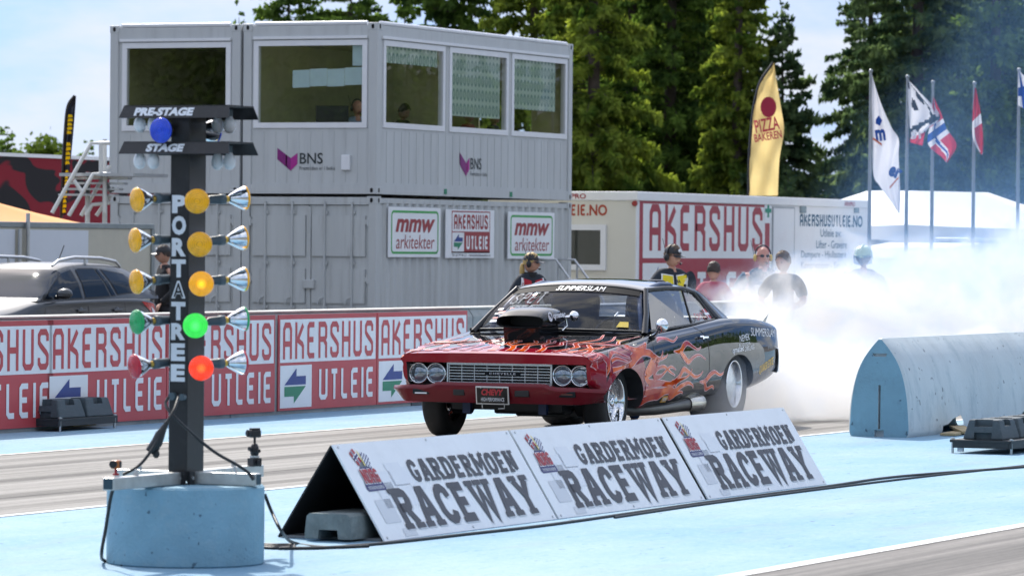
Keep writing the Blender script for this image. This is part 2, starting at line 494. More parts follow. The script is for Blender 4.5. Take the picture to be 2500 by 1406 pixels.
def strokes(body, h, w, gap=0.16, table=STROKES, serif=False, shear=0.0, wx=1.0):
    """word made of mitred strokes of width w (fractions of the letter height) -> flat verts (x, y, dz), faces; h = letter height"""
    V, Fs, x = [], [], w / 2
    for ch in body:
        wd, ls = table[ch]
        lay = 0
        def put_(pts, ww):
            nonlocal lay
            vs, fs = ribbon(pts, ww, lay * 0.0004)
            k = len(V)
            V.extend([(p[0] + x, p[1], p[2]) for p in vs]); Fs.extend([tuple(i + k for i in f) for f in fs])
            lay += 1
        for l in ls:
            # keep the stroke inside the cap height
            q = [(p[0] * wx, w / 2 + p[1] * (1 - w)) for p in l]
            if not serif:
                if abs(l[0][1] - 0) < 1e-6 and abs(q[1][0] - q[0][0]) < 1e-6: q[0] = (q[0][0], 0)
                if abs(l[0][1] - 1) < 1e-6 and abs(q[1][0] - q[0][0]) < 1e-6: q[0] = (q[0][0], 1)
                if abs(l[-1][1] - 0) < 1e-6 and abs(q[-2][0] - q[-1][0]) < 1e-6: q[-1] = (q[-1][0], 0)
                if abs(l[-1][1] - 1) < 1e-6 and abs(q[-2][0] - q[-1][0]) < 1e-6: q[-1] = (q[-1][0], 1)
            put_(q, w)
        if serif:
            sw, sh = w * 0.86, w * 0.60
            for sx_, sy in SERIFS.get(ch, []):
                yy = sh / 2 if sy == 0 else 1 - sh / 2
                put_([(sx_ * wx - sw, yy), (sx_ * wx + sw, yy)], sh)
        x += wd * wx + w + gap
    vs = [(p[0] * h + shear * p[1] * h, p[1] * h, p[2]) for p in V]
    x0 = min(p[0] for p in vs)
    return [(p[0] - x0, p[1], p[2]) for p in vs], Fs
def fitx(vf, w):
    X = max(v[0] for v in vf[0])
    return [(v[0] * w / X,) + tuple(v[1:]) for v in vf[0]], vf[1]
def poly2(pts):
    return [tuple(p) for p in pts], [tuple(range(len(pts)))]
X3, Y3, Z3 = Vector((1, 0, 0)), Vector((0, 1, 0)), Vector((0, 0, 1))
# signs on faces that look back down the strip (-X) read towards -Y; on faces that look across it (-Y) they read towards +X
# ================================================================== SETTING
BARV = 19.70            # face of the far concrete wall
PADZ = -0.20            # the paddock behind it lies a little lower
def asphalt(name, col, streak, dark, tracks=(), rough=0.85):
    m, t, out = new_mat(name)
    N, K = t.nodes, t.links.new
    b = N.new('ShaderNodeBsdfPrincipled'); b.inputs['Roughness'].default_value = rough; b.inputs['Specular IOR Level'].default_value = 0.25
    tc = N.new('ShaderNodeTexCoord')
    mp = N.new('ShaderNodeMapping'); mp.inputs['Scale'].default_value = (0.06, 3.2, 1)
    K(tc.outputs['Object'], mp.inputs['Vector'])
    n1 = N.new('ShaderNodeTexNoise'); n1.inputs['Scale'].default_value = 2.2; n1.inputs['Detail'].default_value = 9; n1.inputs['Roughness'].default_value = 0.72
    K(mp.outputs['Vector'], n1.inputs['Vector'])
    r1 = N.new('ShaderNodeValToRGB')
    r1.color_ramp.elements[0].position = 0.36; r1.color_ramp.elements[0].color = c4(dark)
    r1.color_ramp.elements[1].position = 0.60; r1.color_ramp.elements[1].color = c4(col)
    K(n1.outputs['Fac'], r1.inputs['Fac'])
    src = r1.outputs['Color']
    sep = N.new('ShaderNodeSeparateXYZ'); K(tc.outputs['Object'], sep.inputs['Vector'])
    n2 = N.new('ShaderNodeTexNoise'); n2.inputs['Scale'].default_value = 5; n2.inputs['Detail'].default_value = 8; n2.inputs['Roughness'].default_value = 0.7
    K(mp.outputs['Vector'], n2.inputs['Vector'])
    for (v, hw, amt) in tracks:                     # rubber laid down in bands along the strip
        a = N.new('ShaderNodeMath'); a.operation = 'SUBTRACT'; a.inputs[1].default_value = v; K(sep.outputs['Y'], a.inputs[0])
        a2 = N.new('ShaderNodeMath'); a2.operation = 'ABSOLUTE'; K(a.outputs[0], a2.inputs[0])
        mr = N.new('ShaderNodeMapRange'); mr.inputs['From Min'].default_value = hw * 1.3; mr.inputs['From Max'].default_value = hw * 0.5
        mr.inputs['To Min'].default_value = 0; mr.inputs['To Max'].default_value = amt; K(a2.outputs[0], mr.inputs['Value'])
        m3 = N.new('ShaderNodeMath'); m3.operation = 'MULTIPLY'; K(mr.outputs[0], m3.inputs[0])
        r2 = N.new('ShaderNodeMapRange'); r2.inputs['From Min'].default_value = 0.3; r2.inputs['From Max'].default_value = 0.62; K(n2.outputs['Fac'], r2.inputs['Value'])
        K(r2.outputs[0], m3.inputs[1])
        mx = N.new('ShaderNodeMix'); mx.data_type = 'RGBA'; K(m3.outputs[0], mx.inputs['Factor']); K(src, mx.inputs['A']); mx.inputs['B'].default_value = c4(streak)
        src = mx.outputs['Result']
    n4 = N.new('ShaderNodeTexNoise'); n4.inputs['Scale'].default_value = 16; n4.inputs['Detail'].default_value = 6; n4.inputs['Roughness'].default_value = .8; K(tc.outputs['Object'], n4.inputs['Vector'])
    mm = N.new('ShaderNodeMapRange'); mm.inputs['To Min'].default_value = 0.6; mm.inputs['To Max'].default_value = 1.4; K(n4.outputs['Fac'], mm.inputs['Value'])
    mu = N.new('ShaderNodeMix'); mu.data_type = 'RGBA'; mu.blend_type = 'MULTIPLY'; mu.inputs['Factor'].default_value = 1; K(src, mu.inputs['A']); K(mm.outputs[0], mu.inputs['B'])
    K(mu.outputs['Result'], b.inputs['Base Color'])
    bp = N.new('ShaderNodeBump'); bp.inputs['Strength'].default_value = 0.5; bp.inputs['Distance'].default_value = 0.006; K(n4.outputs['Fac'], bp.inputs['Height']); K(bp.outputs[0], b.inputs['Normal'])
    K(b.outputs[0], out.inputs['Surface'])
    return m
def blue_paint(name, col, worn):
    """rolled-on paint with coarse aggregate, scuffs that run along the strip and specks"""
    m, t, out = new_mat(name)
    N, K = t.nodes, t.links.new
    b = N.new('ShaderNodeBsdfPrincipled'); b.inputs['Roughness'].default_value = 0.75; b.inputs['Specular IOR Level'].default_value = 0.3
    tc = N.new('ShaderNodeTexCoord')
    def noise(scale, det, rough, st):
        mp = N.new('ShaderNodeMapping'); mp.inputs['Scale'].default_value = st; K(tc.outputs['Object'], mp.inputs['Vector'])
        n = N.new('ShaderNodeTexNoise'); n.inputs['Scale'].default_value = scale; n.inputs['Detail'].default_value = det; n.inputs['Roughness'].default_value = rough
        K(mp.outputs['Vector'], n.inputs['Vector']); return n
    def ramp(n, p0, p1, v0, v1):
        r = N.new('ShaderNodeMapRange'); r.inputs['From Min'].default_value = p0; r.inputs['From Max'].default_value = p1
        r.inputs['To Min'].default_value = v0; r.inputs['To Max'].default_value = v1; K(n.outputs['Fac'], r.inputs['Value']); return r
    def mix(f, a, bb, bl='MIX'):
        x = N.new('ShaderNodeMix'); x.data_type = 'RGBA'; x.blend_type = bl
        K(f, x.inputs['Factor'])
        if isinstance(a, tuple): x.inputs['A'].default_value = c4(a)
        else: K(a, x.inputs['A'])
        x.inputs['B'].default_value = c4(bb); return x.outputs['Result']
    big = noise(0.7, 6, 0.6, (0.5, 1, 1))
    s = mix(ramp(big, 0.35, 0.65, 0, 1).outputs[0], col, worn)
    fine = noise(11, 5, 0.8, (1, 1, 1))
    s = mix(ramp(fine, 0.50, 0.72, 0, 0.55).outputs[0], s, (min(1, worn[0] * 1.25), min(1, worn[1] * 1.15), min(1, worn[2] * 1.08)))
    scuff = noise(2.8, 9, 0.78, (0.9, 3.6, 1))
    s = mix(ramp(scuff, 0.575, 0.67, 0, 0.85).outputs[0], s, (col[0] * 0.35, col[1] * 0.62, col[2] * 0.85))
    spk0 = noise(26, 4, 0.8, (1, 1, 1))
    s = mix(ramp(spk0, 0.52, 0.70, 0, 0.6).outputs[0], s, (col[0] * 0.55, col[1] * 0.72, col[2] * 0.85))
    dst = noise(1.1, 8, 0.7, (0.35, 1.6, 1))
    s = mix(ramp(dst, 0.52, 0.75, 0, 0.55).outputs[0], s, (0.22, 0.27, 0.30))
    spk = noise(9, 2, 0.5, (1, 1, 1))
    s = mix(ramp(spk, 0.735, 0.745, 0, 0.9).outputs[0], s, (0.03, 0.04, 0.06))
    K(s, b.inputs['Base Color'])
    bp = N.new('ShaderNodeBump'); bp.inputs['Strength'].default_value = 0.55; bp.inputs['Distance'].default_value = 0.008; K(fine.outputs['Fac'], bp.inputs['Height']); K(bp.outputs[0], b.inputs['Normal'])
    K(b.outputs[0], out.inputs['Surface'])
    return m
M_PAD = asphalt('paddock asphalt', (0.16, 0.155, 0.145), (0.05, 0.05, 0.05), (0.10, 0.098, 0.092))
M_LANE = asphalt('race lane asphalt', (0.30, 0.285, 0.265), (0.025, 0.024, 0.023), (0.19, 0.18, 0.165), tracks=((14.75, 0.16, 0.9), (15.75, 0.14, 0.9), (16.7, 0.12, 0.7), (14.15, 0.10, 0.45), (17.2, 0.1, 0.5)))
M_NEAR = asphalt('near lane asphalt', (0.24, 0.225, 0.21), (0.04, 0.04, 0.04), (0.11, 0.105, 0.10), tracks=((7.5, 0.25, 0.6), (6.3, 0.3, 0.8)))
M_BLUE = blue_paint('blue apron paint', (0.155, 0.31, 0.44), (0.26, 0.39, 0.48))
M_WHITE_LINE = pm('worn white line paint', (0.72, 0.72, 0.70), 0.8, var=0.2, scale=9, dirt=(0.35, 0.34, 0.32), dirt_amt=0.6, stretch=(0.3, 3, 1))
def sheet(name, x0, x1, y0, y1, z, m, nx=1):
    b = MB()
    vs = [(x0 + (x1 - x0) * i / nx, y, z) for i in range(nx + 1) for y in (y0, y1)]
    b.add(vs, [(2 * i, 2 * i + 2, 2 * i + 3, 2 * i + 1) for i in range(nx)])
    return tag(b.build(name, m), kind='structure')
sheet('ground', -400, 1800, -900, 1400, PADZ, M_PAD)
tb = MB(); tb.box2((-60, -40, PADZ - 0.3), (320, 20.25, 0)); tag(tb.build('track_surface', M_PAD), kind='structure')
sheet('blue_painted_apron', -60, 320, 8.2, 13.72, 0.004, M_BLUE)
sheet('blue_painted_verge', -60, 320, 17.72, 20.2, 0.004, M_BLUE)
sheet('race_lane', -60, 320, 13.72, 17.72, 0.004, M_LANE)
sheet('near_lane', -60, 320, -6, 8.2, 0.004, M_NEAR)
for nm, y, w in (('lane_edge_line', 13.75, 0.07), ('lane_edge_line', 17.69, 0.06), ('lane_edge_line', 8.17, 0.11)):
    sheet(nm, -60, 320, y - w / 2, y + w / 2, 0.008, M_WHITE_LINE)

# ------------------------------------------------------------------ far concrete wall with its advertising panels
M_CONC = pm('grey concrete', (0.30, 0.32, 0.32), 0.9, var=0.18, scale=1.6, bump=0.35, bscale=45, dirt=(0.16, 0.17, 0.17), dirt_amt=0.7)
M_CONC_TOP = pm('pale concrete cap', (0.55, 0.54, 0.50), 0.9, var=0.12, scale=3, bump=0.2, bscale=50)
M_RED = pm('faded red print', (0.50, 0.065, 0.075), 0.45, var=0.10, scale=1.3)
M_WHT = pm('white print', (0.80, 0.82, 0.85), 0.45, var=0.04, scale=2)
M_NAVY = pm('blue print', (0.015, 0.045, 0.24), 0.45, var=0.08)
M_GREEN = pm('green print', (0.01, 0.22, 0.11), 0.45, var=0.08)
w = MB()
for k in range(9):
    x0 = 21.22 + k * 5.5
    w.prism([(0, 0), (0.42, 0), (0.42, 0.1), (0.36, 0.985), (0.06, 0.985), (0.0, 0.9)], (x0 + 0.01, BARV, 0.003), Y3, Z3, X3, 5.48)
wall = tag(w.build('concrete_wall', M_CONC), 'long low grey concrete wall carrying the red and white advertising panels', 'concrete wall')
w = MB(); w.box2((21.22, BARV + 0.04, 0.986), (70.6, BARV + 0.40, 1.0)); w.build('cap', M_CONC_TOP, wall)
def panel_parts(root, Wd, Hh):
    ex, ey, ez = X3, Z3, -Y3
    b = MB(); b.box2((0.006, -0.012, 0.02), (Wd - 0.006, 0, Hh)); b.build('backing_board', M_RED, root)
    def q(name, x0, y0, x1, y1, m, lift):
        b = MB(); put(b, poly2([(x0, y0), (x1, y0), (x1, y1), (x0, y1)]), (0, -0.012, 0), ex, ey, ez, lift); return b.build(name, m, root)
    q('white_field', 0.035, 0.475 * Hh / 0.93, Wd - 0.035, Hh - 0.045, M_WHT, 0.002)
    b = MB(); put(b, fitx(strokes('AKERSHUS', 0.355, 0.15, 0.24), Wd - 0.19), (0.095, -0.012, 0.515), ex, ey, ez, 0.004); b.build('lettering', M_RED, root)
    q('logo_field', 0.04, 0.045, 0.72, 0.455, M_WHT, 0.002)
    b = MB(); put(b, poly2([(0, 0), (.56, 1), (.56, .52), (1, .52), (1, 0)]), (0.13, -0.012, 0.265), ex * 0.46, ey * 0.16, ez, 0.004); b.build('blue_arrow', M_NAVY, root)
    b = MB(); put(b, poly2([(0, 1), (0, .42), (.44, .42), (.44, 0), (1, 1)]), (0.13, -0.012, 0.085), ex * 0.46, ey * 0.165, ez, 0.004); b.build('green_arrow', M_GREEN, root)
    b = MB(); put(b, fitx(strokes('UTLEIE', 0.30, 0.165, 0.24), Wd - 0.98), (0.88, -0.012, 0.105), ex, ey, ez, 0.004); b.build('lettering', M_WHT, root)
PANEL_SAY = {34.42: 'red and white advertising panel on the wall, behind the stand of dark rubber blocks',
             36.63: 'red and white advertising panel half hidden by the black starting light pole',
             38.87: 'fully readable red and white advertising panel between the light pole and the black car',
             41.07: 'red and white advertising panel partly hidden behind the bonnet of the black car',
             32.22: 'red and white advertising panel on the wall, cut off by the left picture edge'}
proto = None
PU = [on_v(px, 900, BARV - 0.016).x for px in (-190, 115, 407, 679, 920)]
for u, say in zip(PU, sorted(PANEL_SAY)):
    if proto is None:
        proto = empty('advertising_panel', (u, BARV - 0.004, 0.02)); panel_parts(proto, 2.185, 0.945); r = proto
    else:
        r = copy_tree(proto); r.location = (u, BARV - 0.004, 0.02)
    tag(r, PANEL_SAY[say], 'advertising panel', 'advertising panels on the far wall')

# ------------------------------------------------------------------ containers and office modules
UE, VS, CW, CL = 63.55, 30.65, 2.36, 7.75
M_GREY = pm('grey container paint', (0.48, 0.50, 0.505), 0.5, var=0.07, scale=2.2, dirt=(0.22, 0.22, 0.21), dirt_amt=0.5, stretch=(1.6, 1.6, .16))
M_GREY2 = pm('light grey module paint', (0.50, 0.52, 0.53), 0.45, var=0.05, scale=2.2, dirt=(0.30, 0.31, 0.31), dirt_amt=0.4, stretch=(1.6, 1.6, .16))
M_STEEL = pm('galvanised steel', (0.55, 0.56, 0.57), 0.35, 0.8, var=0.1)
M_DARK = pm('dark gap', (0.02, 0.02, 0.022), 0.7, var=0)
M_FRAME = pm('white window frame', (0.74, 0.75, 0.78), 0.35, var=0.03)
M_ROOF = pm('bright roof edge', (0.75, 0.76, 0.78), 0.35, 0.3, var=0.05)
M_IN = pm('olive interior wall', (0.50, 0.48, 0.27), 0.8, var=0.08)
M_INF = pm('interior floor', (0.26, 0.25, 0.2), 0.6)
M_PANE = glass_mat('window glass', (0.91, 0.94, 0.88), 0.42, base=0.045)
M_BLACK = pm('black plastic', (0.012, 0.012, 0.014), 0.4, var=0.1)
M_PAPER = pm('pale blue paper', (0.55, 0.70, 0.80), 0.8, var=0.05)
def castings(par, mat, Lx, Wy, H, s=0.16):
    for x in (0, Lx):
        for y in (0, Wy):
            for z in (0, H):
                cx = s * 0.55 if x == 0 else Lx - s * 0.55
                cy = s * 0.5 if y == 0 else Wy - s * 0.5
                cz = s * 0.36 if z == 0 else H - s * 0.36
                mb = MB(); mb.box((cx, cy, cz), (s * 1.1 + 0.008, s + 0.008, s * 0.72 + 0.004), bev=0.008); mb.build('corner_casting', mat, par)
def casting_holes(par, Wy, H, s=0.16):
    for y in (s * 0.5, Wy - s * 0.5):
        for z in (s * 0.36, H - s * 0.36):
            mb = MB(); mb.cyl((-0.0065, y, z - 0.012), (-0.002, y, z - 0.012), 0.026, n=10)
            mb.cyl((-0.0065, y, z + 0.012), (-0.002, y, z + 0.012), 0.0255, n=10); mb.build('casting_hole', M_DARK, par)
def side_holes(par, Lx, H, s=0.16):
    for x in (s * 0.55, Lx - s * 0.55):
        for z in (s * 0.36, H - s * 0.36):
            mb = MB(); mb.cyl((x, -0.0065, z - 0.012), (x, -0.002, z - 0.012), 0.026, n=10)
            mb.cyl((x, -0.0065, z + 0.012), (x, -0.002, z + 0.012), 0.0255, n=10); mb.build('casting_hole', M_DARK, par)
def shipping_container(loc, label):
    H = 2.60
    r = tag(empty('shipping_container', loc), label, 'shipping container', 'shipping containers under the control tower')
    f = MB(); p = 0.13
    for x in (0, CL - p):
        for y in (0, CW - p):
            f.box2((x, y, 0.11), (x + p, y + p, H - 0.11))
    for y in (0, CW - p):
        f.box2((p, y, 0.0), (CL - p, y + p, 0.14)); f.box2((p, y + 0.01, H - 0.10), (CL - p, y + p - 0.01, H - 0.02))
    for x in (0, CL - p):
        f.box2((x + 0.01, p, 0), (x + p - 0.01, CW - p, 0.13)); f.box2((x + 0.01, p, H - 0.13), (x + p - 0.01, CW - p, H - 0.01))
    f.build('frame', M_GREY, r)
    castings(r, M_GREY, CL, CW, H)
    casting_holes(r, CW, H); side_holes(r, CL, H)
    s = MB(); xs, y_ = [], []
    x = p; k = 0
    prof = []
    while x < CL - p:                                    # pressed trapezoid corrugation of the long sides
        prof += [(x, 0.012), (x + 0.072, 0.012), (x + 0.14, 0.048), (x + 0.212, 0.048)]
        x += 0.278
    prof.append((CL - p, 0.012))
    prof = [q for q in prof if q[0] <= CL - p]
    s.grid([[(a, bb, 0.14) for a, bb in prof], [(a, bb, H - 0.10) for a, bb in prof]], False)
    s.grid([[(a, CW - bb, 0.14) for a, bb in prof], [(a, CW - bb, H - 0.10) for a, bb in prof]], False)
    s.build('corrugated_side', M_GREY, r)
    t = MB(); t.box2((0.05, 0.05, H - 0.05), (CL - 0.05, CW - 0.05, H - 0.03)); t.box2((CL - 0.08, p, 0.13), (CL - 0.05, CW - p, H - 0.13)); t.box2((p, p, 0.1), (CL - p, CW - p, 0.13)); t.build('roof', M_GREY, r)
    dw = (CW - 2 * p) / 2
    for k in (0, 1):
        y0 = p + k * dw + 0.008; y1 = p + (k + 1) * dw - 0.008
        d = MB(); d.box2((0.035, y0, 0.14), (0.085, y1, H - 0.14))
        for za, zb in ((0.20, 0.74), (0.92, 1.46), (1.66, 2.30)):                 # raised door fields leave shallow bands between them
            d.prism([(0, 0), (y1 - y0 - 0.10, 0), (y1 - y0 - 0.10, zb - za), (0, zb - za)], (0.034, y0 + 0.05, za), Y3, Z3, -X3, 0.028)
        dr = d.build('door', M_GREY, r)
        b = MB()
        for q in (0.27, 0.73):
            yb = y0 + (y1 - y0) * q
            b.cyl((-0.005, yb, 0.10), (-0.005, yb, H - 0.08), 0.019, n=8)
            for z in (0.2, 0.85, 1.55, 2.35): b.box((0.008, yb, z), (0.02, 0.09, 0.05))
            b.tube([(-0.02, yb, 1.02), (-0.03, yb + 0.07, 0.99), (-0.03, yb + 0.10, 0.90)], 0.012, 6)
        b.build('locking_bar', M_GREY, dr)
        for z in (0.42, 1.3, 2.2):
            g = MB(); yh = p + 0.01 if k == 0 else CW - p - 0.01
            g.cyl((0.017, yh, z - 0.07), (0.017, yh, z + 0.07), 0.028, n=8); g.box((0.0155, yh + (0.1 if k == 0 else -0.1), z), (0.016, 0.2, 0.07)); g.build('hinge', M_GREY, dr)
    g = MB(); g.box2((0.012, CW / 2 - 0.035, 0.16), (0.03, CW / 2 + 0.035, H - 0.16)); g.box((-0.01, CW / 2 - 0.02, 1.22), (0.05, 0.2, 0.14), bev=0.01); g.build('lock_box', M_GREY, r)
    return r
shipping_container((UE, VS, PADZ), 'grey shipping container below the office module, with three sponsor boards on its corrugated side')
shipping_container((UE, VS + CW + 0.02, PADZ), 'grey shipping container half hidden behind the starting light pole and the beige trailer')

def wall_with_openings(mb, o, ex, ez, W_, H_, th, ops, rib=0.2, nrm=None):
    """wall slab in the (ex, Z) plane, th thick along -nrm; ops = [(x0, z0, x1, z1)] left open"""
    o, ex = Vector(o), Vector(ex); nrm = Vector(nrm)
    def slab(x0, x1, z0, z1):
        if x1 - x0 < 1e-4 or z1 - z0 < 1e-4: return
        mb.prism([(x0, z0), (x1, z0), (x1, z1), (x0, z1)], o, ex, Z3, -nrm, th)
    ops = sorted(ops); x = 0
    for (a, b, c, d) in ops:
        slab(x, a, 0, H_); slab(a, c, 0, b); slab(a, c, d, H_); x = c
    slab(x, W_, 0, H_)
    if rib:
        n = int(W_ / rib)
        for i in range(1, n):
            xx = W_ * i / n
            top = H_
            for (a, b, c, d) in ops:
                if a - 0.06 < xx < c + 0.06: top = b - 0.02
            mb.prism([(xx - 0.011, 0.03), (xx + 0.011, 0.03), (xx + 0.011, top - 0.03), (xx - 0.011, top - 0.03)], o + nrm * 0.006, ex, Z3, -nrm, 0.006)
def window(parent, o, ex, nrm, x0, z0, x1, z1, fw=0.085, blind=None):
    o, ex, nrm = Vector(o), Vector(ex), Vector(nrm)
    f = MB()
    def bar(a, b, c, d): f.prism([(a, b), (c, b), (c, d), (a, d)], o + nrm * 0.02, ex, Z3, -nrm, 0.09)
    bar(x0, z0, x1, z0 + fw); bar(x0, z1 - fw, x1, z1); bar(x0, z0 + fw, x0 + fw, z1 - fw); bar(x1 - fw, z0 + fw, x1, z1 - fw)
    fr = f.build('window', M_FRAME, parent)
    g = MB(); put(g, poly2([(x0 + fw, z0 + fw), (x1 - fw, z0 + fw), (x1 - fw, z1 - fw), (x0 + fw, z1 - fw)]), o, ex, Z3, nrm, -0.012); g.build('pane', M_PANE, fr)
    if blind:
        b = MB(); put(b, poly2([(x0 + fw + 0.01, z1 - fw - blind[0]), (x1 - fw - blind[1], z1 - fw - blind[0]), (x1 - fw - blind[1], z1 - fw), (x0 + fw + 0.01, z1 - fw)]), o, ex, Z3, nrm, -0.035); b.build('roller_blind', M_BLIND, fr)
    return fr
def blind_material():
    m, t, out = new_mat('patterned blind')
    N, K = t.nodes, t.links.new
    tc = N.new('ShaderNodeTexCoord'); mp = N.new('ShaderNodeMapping'); mp.inputs['Scale'].default_value = (7.0, 0, 4.2)
    K(tc.outputs['Object'], mp.inputs['Vector'])
    v = N.new('ShaderNodeTexVoronoi'); v.inputs['Scale'].default_value = 1.0; v.inputs['Randomness'].default_value = 0.0
    K(mp.outputs['Vector'], v.inputs['Vector'])
    r = N.new('ShaderNodeValToRGB'); r.color_ramp.elements[0].position = 0.18; r.color_ramp.elements[0].color = (0.60, 0.74, 0.70, 1)
    e = r.color_ramp.elements.new(0.26); e.color = (0.33, 0.50, 0.48, 1); e = r.color_ramp.elements.new(0.36); e.color = (0.33, 0.50, 0.48, 1)
    r.color_ramp.elements[-1].position = 0.44; r.color_ramp.elements[-1].color = (0.72, 0.86, 0.82, 1)
    K(v.outputs['Distance'], r.inputs['Fac'])
    d = N.new('ShaderNodeBsdfDiffuse'); tl = N.new('ShaderNodeBsdfTranslucent'); K(r.outputs['Color'], d.inputs['Color']); K(r.outputs['Color'], tl.inputs['Color'])
    mx = N.new('ShaderNodeMixShader'); mx.inputs['Fac'].default_value = 0.35; K(d.outputs[0], mx.inputs[1]); K(tl.outputs[0], mx.inputs[2]); K(mx.outputs[0], out.inputs['Surface'])
    return m
M_BLIND = blind_material()
M_PURP = pm('purple print', (0.20, 0.008, 0.16), 0.5, var=0.03)
M_MAG = pm('magenta print', (0.38, 0.012, 0.24), 0.5, var=0.03)
M_INK = pm('dark grey print', (0.02, 0.03, 0.035), 0.5, var=0.05)
MH, MZ = 2.68, 2.44
def bns_logo(parent, o, ex, nrm, s):
    """folded purple ribbon mark and the wording beside it; s = height of the mark"""
    a = MB(); put(a, poly2([(0, 1), (0.66, .55), (.66, 0), (0, .5)]), o, Vector(ex) * s, Z3 * s, nrm, 0.004); a.build('logo_mark', M_PURP, parent)
    a = MB(); put(a, poly2([(.66, .55), (1.0, .78), (1.0, .30), (.66, 0)]), o, Vector(ex) * s, Z3 * s, nrm, 0.004); a.build('logo_mark', M_MAG, parent)
    a = MB(); o2 = Vector(o) + Vector(ex) * s * 1.1
    put(a, fit(txt('BNS', 1, 0.012), 1.13 * s, 0.48 * s), o2 + Z3 * s * 0.30, ex, Z3, nrm, 0.004)
    put(a, fit(txt('Fremtiden er i boks', 1), 1.72 * s, 0.17 * s), o2 + Z3 * s * 0.03, ex, Z3, nrm, 0.004)
    a.build('lettering', M_INK, parent)
def office_module(k, label):
    r = tag(empty('office_module', (UE, VS + k * (CW + 0.05), MZ)), label, 'office module', 'office modules of the control tower')
    p = 0.15
    f = MB()
    for x in (0, CL - p):
        for y in (0, CW - p): f.box2((x, y, 0.11), (x + p, y + p, MH - 0.11), bev=0.012)
    for y in (0, CW - p):
        f.box2((p, y + 0.006, 0), (CL - p, y + p - 0.006, 0.15)); f.box2((p, y + 0.006, MH - 0.25), (CL - p, y + p - 0.006, MH - 0.04))
    for x in (0, CL - p):
        f.box2((x + 0.006, p, 0), (x + p - 0.006, CW - p, 0.15)); f.box2((x + 0.006, p, MH - 0.25), (x + p - 0.006, CW - p, MH - 0.04))
    f.build('frame', M_GREY2, r)
    castings(r, M_GREY2, CL, CW, MH)
    casting_holes(r, CW, MH); side_holes(r, CL, MH)
    t = MB(); t.box2((0.10, 0.10, MH - 0.06), (CL - 0.10, CW - 0.10, MH - 0.012)); t.build('roof', M_ROOF, r)
    e = MB()
    for a_, b_ in (((0.2, 0.05, MH), (CL - 0.2, 0.05, MH)), ((0.05, 0.2, MH), (0.05, CW - 0.2, MH))): e.tube([a_, b_], 0.035, 10)
    e.build('roof_edge', M_FRAME, r)
    def loc_end(px, py): q = on_u(px, py, UE); return (VS + k * (CW + 0.05) + CW - p) - q.y, q.z - MZ - 0.15       # measured from the far post, towards -Y
    def loc_side(px, py): q = on_v(px, py, VS); return q.x - UE - p, q.z - MZ - 0.15
    HW = MH - 0.40
    eo, so = Vector((0.03, CW - p, 0.15)), Vector((p, 0.03, 0.15))
    if k == 0: a, b = loc_end(616, 313), loc_end(896, 97)
    else: a, b = loc_end(296, 320), loc_end(566, 103)
    endw = (max(0.03, a[0]), a[1], min(CW - 2 * p - 0.03, b[0]), b[1])
    w = MB(); wall_with_openings(w, eo, -Y3, Z3, CW - 2 * p, HW, 0.06, [endw], 0.19, -X3); w.build('end_wall', M_GREY2, r)
    window(r, eo, -Y3, -X3, *endw)
    s = MB(); s.box2((-0.012, p + 0.03, endw[3] + 0.15 + 0.02), (0.03, CW - p - 0.03, endw[3] + 0.15 + 0.065)); s.build('shutter_rail', M_FRAME, r)
    sw = []
    if k == 0:
        for (xa, xb, yb) in ((937.6, 1088, 317), (1099, 1242.6, 327), (1251, 1385.6, 340)):
            q0, q1 = loc_side(xa, yb), loc_side(xb, yb)
            sw.append((q0[0], endw[1] + 0.01, q1[0], endw[3] - 0.0))
    w = MB(); wall_with_openings(w, so, X3, Z3, CL - 2 * p, HW, 0.06, sw, 0.27, -Y3)
    w.build('side_wall', M_GREY2, r)
    for q, bl in zip(sw, ((0.26, 0.12), (1.02, 0.16), (0.83, 0.32))):
        window(r, so, X3, -Y3, *q, blind=bl)
    if k == 0:
        s = MB(); s.box2((p + 0.03, -0.012, endw[3] + 0.15 + 0.02), (CL - p - 0.03, 0.03, endw[3] + 0.15 + 0.065)); s.build('shutter_rail', M_FRAME, r)
    # far walls, floor and ceiling make a real room; the room is lit through its windows
    w = MB(); fo = Vector((CL - 0.09, CW - p, 0.15)); wall_with_openings(w, fo, -Y3, Z3, CW - 2 * p, HW, 0.05, [(0.5, 0.75, 1.5, 1.75)] if k == 0 else [], 0, X3)
    wo = Vector((p, CW - 0.03, 0.15)); wall_with_openings(w, wo, X3, Z3, CL - 2 * p, HW, 0.05, [], 0, Y3)
    w.build('inner_wall', M_IN, r)
    w = MB(); w.box2((0.1, 0.1, 0.14), (CL - 0.1, CW - 0.1, 0.17)); w.build('floor', M_INF, r)
    w = MB(); w.box2((0.1, 0.1, MH - 0.28), (CL - 0.1, CW - 0.1, MH - 0.25)); w.build('ceiling', M_IN, r)
    return r, endw
mod0, ew0 = office_module(0, 'light grey upper office module with one end window and three side windows with green blinds')
mod1, ew1 = office_module(1, 'light grey upper office module at the left with a single empty dark window')
q = on_u(675, 417, UE); bns_logo(mod0, (-0.002 + 0.03, q.y - VS, q.z - MZ), -Y3, -X3, 0.36)
q = on_v(1125, 430, VS); bns_logo(mod0, (q.x - UE, 0.03 - 0.002, q.z - MZ), X3, -Y3, 0.39)
b = MB(); q = on_u(844, 397, UE); b.box((0.005, q.y - VS, q.z - MZ), (0.05, 0.15, 0.24), bev=0.01); b.build('vent_box', M_FRAME, mod0)
b = MB()
for px, py in ((1088, 468), (1248, 475)):
    q = on_v(px, py, VS); b.box((q.x - UE, 0.002, q.z - MZ), (0.10, 0.008, 0.085))
b.build('green_sticker', M_GREEN, mod0)
